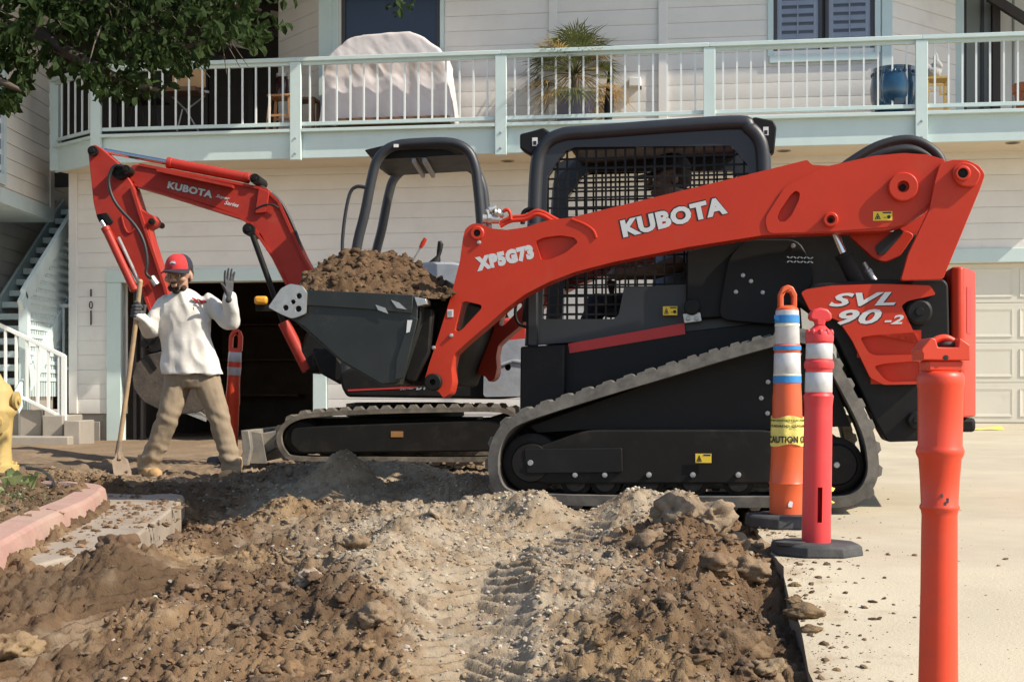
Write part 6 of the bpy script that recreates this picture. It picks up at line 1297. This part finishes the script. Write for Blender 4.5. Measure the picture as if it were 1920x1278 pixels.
for a, b, m, nm, o in ((645, 582, 'reflect', 'reflective_band', .001), (702, 662, 'reflect', 'reflective_band', .001), (606, 591, 'bluetape', 'blue_tape', .0025), (612, 607, 'cream', 'tape_edge', .002), (657, 648, 'bluetape', 'blue_tape', .0025), (718, 704, 'bluetape', 'blue_tape', .0025), (705, 701, 'cream', 'tape_edge', .002)):
    band(d1, sorted(pf, key=lambda p: p[1]), zof(a, Y1, z1_), zof(b, Y1, z1_), m, nm, o)
mb = MB(); mb.loft([[(-.055, -.02, zof(596, Y1, z1_)), (-.045, -.045, zof(592, Y1, z1_)), (-.045, -.045, zof(604, Y1, z1_)), (-.053, -.02, zof(606, Y1, z1_))], [(-.068, -.03, zof(592, Y1, z1_)), (-.067, -.034, zof(591, Y1, z1_)), (-.067, -.034, zof(598, Y1, z1_)), (-.068, -.03, zof(598, Y1, z1_))]]); mb.build('tape_tail', M['bluetape'], d1)
sp = sorted(pf, key=lambda p: p[1])
yt = band(d1, sp, zof(834, Y1, z1_), zof(781, Y1, z1_), 'yellowtape', 'caution_tape', .006, 64, .0034)
# its black words, bent round the tube
def bent_text(s, z, h, a0, a1, rad, parent):
    t = lettering(s, parent, (0, 0), (1, 0), 1, 0, M['inkblack'], .03, 0, .0012, 'tape_lettering'); me = t.data
    for v in me.vertices:
        a = a0 + (a1 - a0) * v.co.x; r = rad - v.co.y * 1.0; q = z + v.co.z * h; v.co = (r * math.cos(a), r * math.sin(a), q)
    me.update()
bent_text('CAUTION CAU', zof(829, Y1, z1_), .032, R(-175), R(-5), .0835, yt); bent_text('CUIDADO CUIDADO', zof(800, Y1, z1_), .011, R(-170), R(-10), .0800, yt); bent_text('PRECAUCION CAUTION', zof(789, Y1, z1_), .008, R(-170), R(-20), .079, yt)
mb = MB(); mb.loft([[(.07, -.03, zof(818, Y1, z1_)), (.075, -.035, zof(826, Y1, z1_))], [(.088, -.03, zof(816, Y1, z1_)), (.09, -.03, zof(826, Y1, z1_))], [(.092, -.02, zof(828, Y1, z1_)), (.085, -.025, zof(842, Y1, z1_))]], False, False); mb.build('tape_end', M['yellowtape'], yt)
mb = MB(); mb.prism([(-.012, zof(947, Y1, z1_)), (.006, zof(948, Y1, z1_)), (.010, zof(938, Y1, z1_)), (-.004, zof(936, Y1, z1_)), (-.012, zof(941, Y1, z1_))], -.0855, -.0840); mb.build('sticker_scrap', M['whiteprint'], d1)
# crumpled tape on the ground behind
ct = tag(empty('caution_tape', P(1549, 925, 6.3)), 'crumpled end of yellow caution tape behind the pink-red post', 'caution tape'); mb = MB(); pts = []
rows_ = [[(.0 + .03 * math.sin(k * 1.3), .02 * math.cos(k * 2.1), -.055 + .012 * k), (.02 + .03 * math.sin(k * 1.3 + .5), .04 + .02 * math.cos(k * 1.7), -.055 + .013 * k), (.005 + .025 * math.sin(k * 2 + 1), .07, -.05 + .012 * k)] for k in range(10)]
mb.loft(rows_, False, False); mb.build('tape_fold', M['yellowtape'], ct, 40)
# --- middle post: pink-red tube with mushroom handle and a slot
Y2 = 5.42; d2 = post_root('delineator_post', 1530, Y2, 'pink-red delineator with mushroom-shaped handle on a worn octagonal rubber base', None, (0, R(.9)))
z2_ = d2.location.z; rows = [(1030, 27), (1000, 27), (930, 26.8), (850, 26.5), (760, 26), (746, 27.5), (742, 28), (737, 25), (692, 24.5), (690, 27), (684, 28), (678, 27), (675, 24.5), (642, 24), (640, 26), (630, 26.5), (622, 24), (614, 14), (608, 8.5), (600, 8.5), (598, 10)]
pf = sorted(prof_px(rows, Y2, z2_), key=lambda p: p[1]); n = 40; mb = MB(); zs_ = []
for a, b in zip(pf[:-1], pf[1:]): 
    k = max(1, int((b[1] - a[1]) / .012)); zs_ += [(a[0] + (b[0] - a[0]) * i / k, a[1] + (b[1] - a[1]) * i / k) for i in range(k)]
zs_.append(pf[-1]); vs = [(r * math.cos(2 * math.pi * k / n), r * math.sin(2 * math.pi * k / n), z) for r, z in zs_ for k in range(n)]; fs = []
for j in range(len(zs_) - 1):
    for k in range(n):
        a = (k + .5) / n * 360; zz = (zs_[j][1] + zs_[j + 1][1]) / 2; slot = zof(974, Y2, z2_) < zz < zof(914, Y2, z2_) and (258 < a < 278 or 78 < a < 100)
        if not slot: fs.append((j * n + k, j * n + (k + 1) % n, (j + 1) * n + (k + 1) % n, (j + 1) * n + k))
mb.add(vs, fs); tb = mb.build('tube', M['del_red'], d2, 30)
s_ = Y2 / F; mb = MB(); cap_ = [(-21, 596), (-18, 601), (-9, 602), (-8, 612), (8, 612), (9, 602), (18, 601), (21, 596), (20, 588), (13, 580), (0, 577), (-13, 580), (-20, 588)]; mb.prism([(a * s_, zof(b, Y2, z2_)) for a, b in cap_], -.024, .024); mb.build('mushroom_handle', M['del_red'], d2, 40, bevel=.008, seg=3)
mb = MB()
for k in range(10):
    a = k * .628 + .2; mb.ball((.046 * math.cos(a), .046 * math.sin(a), zof(624, Y2, z2_)), (.010, .010, .016), 8, 6)
mb.build('shoulder_lugs', M['del_red'], d2, 60)
for a, b in ((673, 644), (735, 698)): band(d2, pf, zof(a, Y2, z2_), zof(b, Y2, z2_), 'reflect', 'reflective_band', .001, 40)
rb2 = rubber_base(d2, .182, .046)
mb = MB(); mb.lathe([(.055, .0), (.060, .012), (.040, .014), (.02, .004)], (-.115, -.085, .040), 16); mb.v = [(x * 1.0, y * .8, z) for x, y, z in mb.v]; mb.build('carry_hole', M['basrub'], rb2)
# --- near post: bright orange, tall ring mouldings and a slotted handle block
Y3 = 3.4; d3 = post_root('delineator_post', 1758, Y3, 'bright orange tall delineator nearest the camera with a bar handle on top', None, (0, R(.45)))
z3_ = d3.location.z; b3 = [(1436, 38), (1300, 37), (1278, 36), (1100, 33.5), (1000, 33), (965, 32.5), (956, 34), (953, 36.5), (948, 36.5), (944, 34), (900, 36), (860, 39), (852, 43), (846, 44.5), (840, 43), (834, 40.5), (780, 41), (728, 41.5), (722, 43), (708, 43.5), (700, 41), (696, 36)]
pf = sorted(prof_px(b3, Y3, z3_), key=lambda p: p[1]); mb = MB(); mb.lathe(pf, n=44); mb.build('tube', M['del_near'], d3, 50)
s_ = Y3 / F; zz = lambda py: zof(py, Y3, z3_)
mb = MB(); mb.prism([(a * s_, zz(b)) for a, b in ((-32, 697), (-32, 678), (-28, 676), (28, 676), (34, 678), (34, 697))], -.038, .038); mb.build('neck_block', M['del_near'], d3, 40, bevel=.005)
mb = MB(); mb.prism([(a * s_, zz(b)) for a, b in ((-47, 661), (-46, 654), (-28, 634), (-20, 637), (-16, 652), (22, 652), (24, 634), (44, 648), (44, 676), (-44, 676), (-44, 664))], -.046, .046); hb_ = mb.build('handle_block', M['del_near'], d3, 40, bevel=.006, seg=3)
mb = MB(); mb.tube(catmull([Vector((a * s_, -.004, zz(b))) for a, b in ((-20, 646), (-10, 637), (6, 633), (20, 638), (28, 646))], 5), .0085, 10); mb.build('handle_bar', M['del_near'], hb_, 60)
mb = MB(); mb.lathe([(.001, -.0015), (.0065, -.001), (.0065, .004)], (-.002, -.046, zz(671)), 14, 'v'); mb.build('peg_hole', M['inkblack'], hb_)
mb = MB(); mb.ball((.018, .0, zz(646)), (.022, .02, .010), 10, 8); mb.build('peg', M['basrub'], hb_)
rubber_base(d3, .19, .045)
for px, py, r in ((1758, 926, 3), (1768, 935, 4), (1764, 941, 3)): 
    a = math.asin(max(-.9, min(.9, (px - 1764) / 37))); rr = np.interp(zz(py), [p[1] for p in pf], [p[0] for p in pf]); mb = MB(); mb.obox((rr * math.sin(a), -rr * math.cos(a), zz(py)), (r * s_ * 1.3, .0012, r * s_ * 2.2), Matrix.Rotation(-a, 3, 'Z')); mb.build('scuff', M['basrub'], d3)
# --- far post behind the worker
Y4 = 11.6; d4 = post_root('delineator_post', 430, Y4, 'orange looped-top delineator in the garage mouth behind the person', .05, (0, R(3)))
z4_ = d4.location.z; rows = [(850, 14), (760, 13), (758, 14), (715, 12), (700, 12), (690, 13), (660, 12), (655, 11)]
pf = sorted(prof_px(rows, Y4, z4_), key=lambda p: p[1]); mb = MB(); mb.lathe(pf, n=20); mb.build('tube', M['del_near'], d4, 30); s_ = Y4 / F; zz = lambda py: zof(py, Y4, z4_)
mb = MB(); mb.prism([(a * s_, zz(b)) for a, b in ((-12, 657), (-12, 630), (-6, 619), (2, 616), (9, 620), (13, 630), (13, 657))], -.025, .025, [[(a * s_, zz(b)) for a, b in ((-5, 652), (-5, 632), (0, 625), (5, 632), (5, 652))]]); mb.build('loop_handle', M['del_near'], d4, 40, bevel=.006)
for a, b in ((678, 660), (703, 688)): band(d4, pf, zz(a), zz(b), 'reflect', 'reflective_band', .001, 20)
rubber_base(d4, .19, .045)
# yellow tape lying by the right garage
tp = tag(empty('caution_tape', P(1838, 791, 15.5)), 'strip of yellow tape lying on the driveway by the right garage door', 'caution tape'); mb = MB(); mb.loft([[(x, .02 * math.sin(x * 9), -.008 + .012 * math.sin(x * 14) ** 2), (x, .10 + .02 * math.sin(x * 7), .012 + .02 * math.sin(x * 6) ** 2)] for x in np.linspace(-.12, .28, 14)], False, False); mb.build('tape_strip', M['yellowtape'], tp)
tp.location.z = float(slab_z(np.array([15.5]))[0]) + .012
# ================================================================== hydrant and plants on the left bed
YH = 9.3; hy = tag(empty('fire_hydrant', (X(-6, YH), YH, P(0, 882, YH).z)), 'yellow fire hydrant cut off by the left edge of the picture', 'hydrant'); zh = hy.location.z; s_ = YH / F; zz = lambda py: zof(py, YH, zh)
mb = MB(); mb.lathe([(40 * s_, zz(884)), (40 * s_, zz(872)), (28 * s_, zz(868)), (26 * s_, zz(840)), (29 * s_, zz(790)), (31 * s_, zz(780)), (36 * s_, zz(774)), (36 * s_, zz(766)), (31 * s_, zz(760)), (30 * s_, zz(735)), (24 * s_, zz(722)), (12 * s_, zz(712)), (8 * s_, zz(704)), (6 * s_, zz(700))], n=28); mb.build('barrel', M['hydrant'], hy, 40)
for ang, py, r in ((0, 750, 15), (-1.2, 790, 20), (3.14, 750, 15)):
    d = Vector((math.cos(ang), math.sin(ang), 0)); c = Vector((0, 0, zz(py))); r *= s_; mb = MB(); mb.tube([c + d * 20 * s_, c + d * 34 * s_, c + d * 34.1 * s_, c + d * 40 * s_, c + d * 40.1 * s_, c + d * 44 * s_], [r * .85, r * .85, r * 1.1, r * 1.1, r * .5, r * .45], 14); mb.build('nozzle_cap', M['hydrant'], hy, 40)
for k in range(6): a = k * 1.047; mb = MB(); mb.cyl((35 * s_ * math.cos(a), 35 * s_ * math.sin(a), zz(874)), (35 * s_ * math.cos(a), 35 * s_ * math.sin(a), zz(865)), .012, 6); mb.build('flange_bolt', M['hydrant'], hy)
# irrigation hose, pale plant, grass
mb = MB(); mb.tube(catmull([P(a, b, q) for a, b, q in ((50, 878, 8.9), (75, 880, 8.7), (95, 895, 8.4), (104, 915, 8.1), (102, 932, 7.9))], 6), .009, 8); ih = mb.build('irrigation_hose', M['hose'], None, 60); tag(ih, 'thin black irrigation hose arching out of the planting bed', 'hose')
def blades(name, label, cat, pts, m, hgt, wid, n, spread, seed):
    r = random.Random(seed); mb = MB()
    for px, py, Y in pts:
        b = P(px, py, Y)
        for _ in range(n):
            a = r.uniform(0, 6.283); l = hgt * r.uniform(.5, 1.1); t = Vector((math.cos(a), math.sin(a), 0)); o = b + Vector((r.gauss(0, spread), r.gauss(0, spread), 0)); w = t.cross(Vector((0, 0, 1))) * wid; lean = r.uniform(.2, 1.1)
            p1 = o + t * l * lean * .3 + Vector((0, 0, l * .6)); p2 = o + t * l * lean + Vector((0, 0, l * (.9 - .4 * lean))); mb.add([o - w * .4, o + w * .4, p1 + w, p1 - w, p2], [(0, 1, 2, 3), (3, 2, 4)])
    o = mb.build(name, M[m], None, 60); return o
tag(blades('grass', '', '', [(20, 950, 7.4), (50, 955, 7.2), (70, 948, 7.4), (0, 960, 7.2), (35, 940, 7.6), (-20, 950, 7.4)], 'grass', .10, .004, 120, .09, 4), 'dry green grass and weeds in the bed behind the red kerb', 'grass', kind='stuff')
tag(blades('pale_plant', '', '', [(30, 915, 7.9), (22, 912, 8.0), (45, 918, 7.8)], 'paleleaf', .15, .028, 5, .03, 6), 'pale broad-leaved weed beside the hydrant', 'plant')
tag(blades('pale_plant', '', '', [(8, 930, 7.7)], 'paleleaf', .08, .02, 8, .04, 9), 'small pale weed at the left edge below the hydrant', 'plant')
# ================================================================== things on the balcony (house frame)
def on_deck(name, px, v, label, cat, group=None):
    u = H.uz(px, 200, v)[0]; return tag(empty(name, H.world(u, v, zf), -H.yaw), label, cat, group), u
hm = lambda v: H.scale(960, v)
def zd(px, py, v): return H.uz(px, py, v)[1] - zf
# covered grill on a wooden cart
gr, ug = on_deck('covered_grill', 727, .36, 'grill under a pale lilac cloth cover, wooden cart showing below', 'grill')
uu = lambda px, v=.36: H.uz(px, 200, v)[0] - ug
mb = MB(); front = [(uu(a), zd(727, b, .22)) for a, b in ((604, 233), (611, 160), (617, 110), (640, 88), (665, 70), (690, 66), (774, 63), (800, 76), (829, 98), (840, 112), (846, 160), (852, 231))]
mb.prism(front, -.20, .24); me = union(mb, .016, 2, 'cloth_cover'); ztop_ = zd(727, 108, .22)
def drape(co):
    x, y, z = co.T; low = np.clip((ztop_ - z) / ztop_, 0, 1); return low * .028 * np.sin(x * 17 + 2.5 * fbm(x * 3, z * 1.2, y * 2, o=2, seed=4)) + .010 * fbm(x * 7 + z * 4, z * 5, y * 6, o=3, seed=6) + .012 * np.clip(1 - np.abs(fbm(x * 3 + z * 2, z * 2.5 - x, y * 2, o=2, seed=9)) * 5, 0, 1)
link_mesh('cloth_cover', displace(me, drape), M['cover'], gr)
mb = MB(); mb.box(uu(640), uu(850), -.28, .2, zd(740, 236, .2), zd(740, 222, .2)); mb.build('side_shelf', M['brownwood'], gr, bevel=.01)
for px in (660, 810):
    for q in (-.10, .12): mb = MB(); mb.box(uu(px) - .03, uu(px) + .03, q - .03, q + .03, 0, .3); mb.build('leg', M['brownwood'], gr)
# potted palm
pp, up_ = on_deck('potted_palm', 1078, .42, 'spiky fan palm in a lavender-grey pot behind the balcony rail', 'potted palm')
k = hm(.42); mb = MB(); zp0, zp1 = zd(1078, 236, .42), zd(1078, 178, .42); mb.lathe([(.10, 0), (.19, .0), (.21, zp0), (.245, zp1 * .7), (.26, zp1 - .03), (.27, zp1 - .02), (.27, zp1), (.24, zp1), (.23, zp1 - .05)], n=28); mb.build('pot', M['lavpot'], pp, 40)
zt_ = zd(1078, 140, .42); mb = MB(); mb.tube([(0, 0, zp1 - .1), (.01, 0, (zp1 + zt_) / 2), (0, 0, zt_)], [.06, .055, .05], 12); mb.build('trunk', M['palmtrunk'], pp, 60)
r_ = random.Random(3)
for i in range(58):
    el = R(r_.uniform(-38, 80)); az = i * 2.4; d = Vector((math.cos(az) * math.cos(el), math.sin(az) * math.cos(el), math.sin(el))); l = r_.uniform(.40, .60); stem0 = Vector((0, 0, zt_)); tip = stem0 + d * l * .75 + Vector((0, 0, -.10 * math.cos(el))); mb = MB()
    mb.tube([stem0, stem0.lerp(tip, .5) + Vector((0, 0, .03)), tip], [.007, .006, .004], 5); side = d.cross(Vector((0, 0, 1))).normalized(); upv = side.cross(d)
    for j in range(17):
        a = R(-72 + 9 * j); q = (d * math.cos(a) + side * math.sin(a)).normalized(); L_ = r_.uniform(.30, .46); w = q.cross(upv).normalized() * .009; e = tip + q * L_ + Vector((0, 0, -.10 * L_ / .3 * r_.uniform(.3, 1.2))); m1 = tip + q * L_ * .5 + Vector((0, 0, .01)); mb.add([tip, m1 - w, e, m1 + w], [(0, 1, 2, 3)])
    mb.build('frond', M['frond_dry' if el < R(8) and r_.random() < .55 or r_.random() < .18 else 'frond'], pp, 60)
# closed umbrella leaning by the palm
um, u_ = on_deck('closed_umbrella', 1143, .6, 'dark closed umbrella standing beside the potted palm', 'umbrella')
mb = MB(); mb.tube([(-.02, 0, .10), (-.01, 0, .3), (.0, 0, zd(1145, 170, .6)), (.02, 0, zd(1147, 118, .6))], [.045, .06, .05, .025], 10); mb.build('folded_cloth', M['umbrella'], um, 40); mb = MB(); mb.cyl((-.025, 0, 0), (.022, 0, zd(1147, 112, .6)), .012, 8); mb.build('shaft', M['wframe'], um)
# blue glazed pot
bp, _ = on_deck('glazed_pot', 1677, .22, 'big round blue glazed ceramic pot behind the balcony rail', 'pot'); z0, z1 = 0., zd(1677, 130, .22); Rr = 43 * hm(.22)
mb = MB(); mb.lathe([(Rr * .62, 0), (Rr * .82, z1 * .12), (Rr * .97, z1 * .35), (Rr, z1 * .58), (Rr * .95, z1 * .8), (Rr * .86, z1 * .92), (Rr * .88, z1 * .95), (Rr * .88, z1), (Rr * .78, z1), (Rr * .76, z1 * .85)], n=36); pb = mb.build('body', M['bluepot'], bp, 60)
mb = MB()
for k in range(26): a = k * .2417; mb.ball((Rr * .905 * math.cos(a), Rr * .905 * math.sin(a), z1 * .875), .022, 8, 6)
mb.build('rim_beading', M['bluepot'], bp, 60)
# plant stand with stone figure
ps, _ = on_deck('plant_stand', 1755, .55, 'small yellow wooden fretwork stand right of the blue pot', 'stand'); w, h = .12, zd(1755, 152, .55)
for sx in (-1, 1):
    for sy in (-1, 1): mb = MB(); mb.box(sx * w - .014, sx * w + .014, sy * w - .014, sy * w + .014, 0, h); mb.build('leg', M['goldstand'], ps)
mb = MB(); mb.box(-w - .02, w + .02, -w - .02, w + .02, h, h + .025); mb.build('top', M['goldstand'], ps)
for k, (a, b, c, d) in enumerate(((-.105, .105, h - .09, h - .065), (-.105, -.02, h - .16, h - .14), (-.04, -.02, h - .14, h - .09), (.02, .105, h - .20, h - .18), (.02, .04, h - .18, h - .09), (-.105, .105, .12, .14))): mb = MB(); mb.box(a, b, -w - .006, -w + .006, c, d); mb.build('fretwork', M['goldstand'], ps)
fg, _ = on_deck('stone_figure', 1750, .55, 'lumpy grey stone figure sitting on the yellow stand', 'figurine'); fg.location.z += h + .026
mb = MB(); mb.ball((0, 0, .07), (.10, .08, .08), 14, 10); mb.ball((.04, 0, .15), (.07, .06, .07), 14, 10); mb.ball((-.07, 0, .13), (.05, .05, .06), 12, 8); mb.ball((.03, 0, .25), (.035, .035, .07), 12, 8); link_mesh('figure', displace(union(mb, .012, 2, 'figure'), folds(20, .012, 3)), M['stone'], fg)
tpot, _ = on_deck('terracotta_pot', 1925, .5, 'terracotta pot at the right edge of the balcony', 'pot'); h = zd(1925, 158, .5); mb = MB(); mb.lathe([(.09, 0), (.11, .02), (.14, h * .7), (.14, h * .72), (.165, h * .74), (.165, h), (.14, h), (.13, h * .8)], n=24); mb.build('body', M['terracotta'], tpot, 40)
# stool with dark lantern, small brown table
so, us = on_deck('wooden_stool', 530, .40, 'orange varnished wooden stool behind the balcony rail', 'stool'); h = zd(530, 181, .4)
mb = MB(); mb.box(-.16, .16, -.16, .16, h - .03, h); mb.build('seat', M['oak'], so, bevel=.008)
for sx in (-1, 1):
    for sy in (-1, 1): mb = MB(); mb.bar((sx * .16, sy * .15, 0), (sx * .125, sy * .12, h - .03), .035, .035, (0, 1, 0)); mb.build('leg', M['oak'], so)
mb = MB(); mb.box(-.14, .14, -.14, -.12, h * .45, h * .45 + .03); mb.box(-.14, .14, .12, .14, h * .45, h * .45 + .03); mb.build('stretcher', M['oak'], so)
la, _ = on_deck('dark_lantern', 529, .40, 'dark glass lantern jar standing on the wooden stool', 'lantern'); la.location.z += h; lh = zd(530, 138, .4) - h
mb = MB(); mb.lathe([(.07, 0), (.085, .01), (.085, lh * .72), (.06, lh * .82)], n=18); mb.build('jar', mat('dark_red_glass', (.035, .010, .012), .2), la, 50); mb = MB(); mb.lathe([(.065, lh * .82), (.075, lh * .84), (.075, lh * .98), (.02, lh)], n=18); mb.build('lid', M['seatmetal'], la)
bt_, _ = on_deck('side_table', 575, .55, 'small brown wooden side table next to the covered grill', 'table'); h = zd(575, 188, .6)
mb = MB(); mb.box(-.14, .14, -.14, .14, h - .03, h); mb.build('top', M['brownwood'], bt_)
for sx in (-1, 1):
    for sy in (-1, 1): mb = MB(); mb.box(sx * .12 - .02, sx * .12 + .02, sy * .12 - .02, sy * .12 + .02, 0, h - .03); mb.build('leg', M['brownwood'], bt_)
# patio chair with tan back, dark table
ch, uc_ = on_deck('patio_chair', 350, 1.0, 'patio chair with tan back panel and pale metal legs in the shaded balcony corner', 'chair'); q = lambda px, py, v=1.0: Vector((H.uz(px, 200, v)[0] - uc_, v - 1.0, zd(px, py, v)))
mb = MB(); a, b = q(322, 166), q(384, 126); mb.box(a.x, b.x, .0, .05, a.z, b.z); mb.build('back_panel', M['tan'], ch, bevel=.015)
mb = MB(); mb.bar(q(315, 163), q(392, 173), .03, .03); mb.build('seat_bar', M['seatmetal'], ch)
mb = MB(); a, b = q(322, 182), q(384, 172); mb.box(a.x, b.x, -.35, .05, a.z, b.z); mb.build('seat', M['brownwood'], ch)
for p0, p1 in (((342, 205), (332, 246)), ((348, 205), (372, 246)), ((330, 238), (372, 240)), ((322, 180), (348, 206)), ((384, 180), (350, 206))): mb = MB(); mb.tube([q(*p0), q(*p1)], .012, 8); mb.build('leg', M['seatmetal'], ch)
dt, ud = on_deck('patio_table', 250, 1.05, 'dark patio table in the shaded balcony corner under the tree branch', 'table'); q = lambda px, py, v=1.05: Vector((H.uz(px, 200, v)[0] - ud, v - 1.05, zd(px, py, v)))
mb = MB(); a, b = q(205, 190), q(300, 184); mb.box(a.x, b.x, -.35, .35, a.z, b.z); mb.build('top', M['seat'], dt, bevel=.008)
for p0, p1 in (((215, 190), (200, 248)), ((290, 190), (300, 248)), ((250, 190), (240, 248)), ((262, 190), (275, 248))): mb = MB(); mb.tube([q(*p0), q(*p1)], .016, 8); mb.build('leg', M['seat'], dt)
# ================================================================== tree reaching in from the left
tr_base = Vector((-4.3, 7.2, .1)); tree = tag(empty('tree', tr_base), 'leafy dark green tree whose branches hang in at the top left', 'tree')
loc = lambda p: Vector(p) - tr_base
mb = MB(); top = P(-220, -120, 7.6); trunk = catmull([loc(tr_base), loc((-4.25, 7.25, 1.2)), loc((-4.1, 7.4, 2.2)), loc(top)], 6); mb.tube(trunk, [.17 - .09 * k / (len(trunk) - 1) for k in range(len(trunk))], 12); mb.build('trunk', M['bark'], tree, 60)
limbs = [[(-4.1, 7.4, 2.2), P(-100, 40, 7.7), P(60, 60, 7.8), P(220, 70, 7.9), P(330, 90, 8.0), P(400, 70, 8.05)], [P(-220, -120, 7.6), P(50, -90, 7.7), P(250, -40, 7.9), P(400, 0, 8.1), P(490, 20, 8.2)], [(-4.1, 7.4, 2.2), P(-120, 120, 7.2), P(-10, 150, 7.2), P(40, 170, 7.2)], [P(60, 60, 7.8), P(150, 110, 7.6), P(230, 150, 7.6), P(300, 170, 7.7)], [P(-220, -120, 7.6), P(100, -300, 7.8), P(400, -260, 8.0), P(620, -120, 8.0), P(735, -30, 8.0), P(752, 5, 8.0)], [P(-220, -120, 7.6), P(-150, -500, 7.5), P(0, -800, 7.6)], [P(-220, -120, 7.6), P(-500, -400, 7.2), P(-700, -600, 7.0)], [P(100, -300, 7.8), P(250, -420, 8.0), P(420, -480, 8.2)]]
for l in limbs:
    pts = catmull([loc(p) for p in l], 6); n = len(pts); mb = MB(); mb.tube(pts, [.045 - .036 * k / (n - 1) for k in range(n)], 8); mb.build('limb', M['bark'], tree, 60)
rt0 = random.Random(5); mb = MB()
for k in range(60):
    px, py = rt0.uniform(-20, 430), rt0.uniform(-40, 55); a = loc(P(px, py, 7.8 + rt0.gauss(0, .2))); d = Vector((rt0.gauss(.1, .1), rt0.gauss(0, .08), rt0.uniform(-.28, -.05))); mb.tube([a, a + d * .5 + Vector((0, 0, .02)), a + d], [.006, .004, .002], 5)
tag(mb.build('twigs', M['bark'], tree, 60), kind='stuff')
EDGE = [(-60, 215), (0, 205), (30, 190), (48, 150), (70, 120), (110, 128), (150, 135), (185, 170), (230, 178), (275, 172), (310, 160), (325, 140), (345, 125), (385, 112), (400, 85), (440, 75), (470, 92), (492, 78), (497, 40), (470, 20), (480, -20), (420, -60)]
ex_, ey_ = np.array([e[0] for e in EDGE[:18]]), np.array([e[1] for e in EDGE[:18]])
rt = random.Random(12)
def leaf_ok(px, py):
    if px > 500: return False
    lim = float(np.interp(px, ex_, ey_)); return py < lim + rt.gauss(0, 6)
leaves = []
while len(leaves) < 4300:
    px, py = rt.uniform(-60, 500), rt.uniform(-80, 205)
    if not leaf_ok(px, py): continue
    hole = math.sin(px * .045 + 1) * math.sin(py * .06 + px * .02)
    if hole > .2 and rt.random() < .85: continue
    if px > 420 and rt.random() < .45: continue
    if 50 < px < 130 and py > 60 and rt.random() < .7: continue
    leaves.append(P(px, py, 7.75 + rt.gauss(0, .32)))
for _ in range(5200):                                               # the rest of the crown, above and left of the picture
    a = rt.uniform(0, 6.283); rr = math.sqrt(rt.random()); c = Vector((-3.4 + 2.3 * rr * math.cos(a), 7.7 + 1.5 * rr * math.sin(a), rt.uniform(2.75, 4.4))); 
    leaves.append(c)
for _ in range(20): leaves.append(P(752 + rt.gauss(0, 14), 4 + rt.gauss(0, 12), 8.0 + rt.gauss(0, .05)))
vs, fs = [], []
for c in leaves:
    l = rt.uniform(.035, .082); w = l * rt.uniform(.26, .36); d = Vector((rt.gauss(0, .6), rt.gauss(0, .6), rt.gauss(-.75, .45))).normalized(); s = d.cross(Vector((rt.gauss(0, 1), rt.gauss(0, 1), rt.gauss(0, 1)))).normalized(); nn = s.cross(d); c = loc(c)
    b = len(vs); fold = nn * w * .35
    vs += [c, c + d * l * .35 + s * w + fold, c + d * l * .75 + s * w * .7 + fold, c + d * l - nn * l * .12, c + d * l * .75 - s * w * .7 + fold, c + d * l * .35 - s * w + fold, c + d * l * .5]
    fs += [(b, b + 1, b + 2, b + 6), (b + 6, b + 2, b + 3), (b + 6, b + 3, b + 4), (b, b + 6, b + 4, b + 5)]
me = bpy.data.meshes.new('crown'); me.from_pydata([tuple(v) for v in vs], [], fs); me.update(); link_mesh('crown', me, M['leaf'], tree)
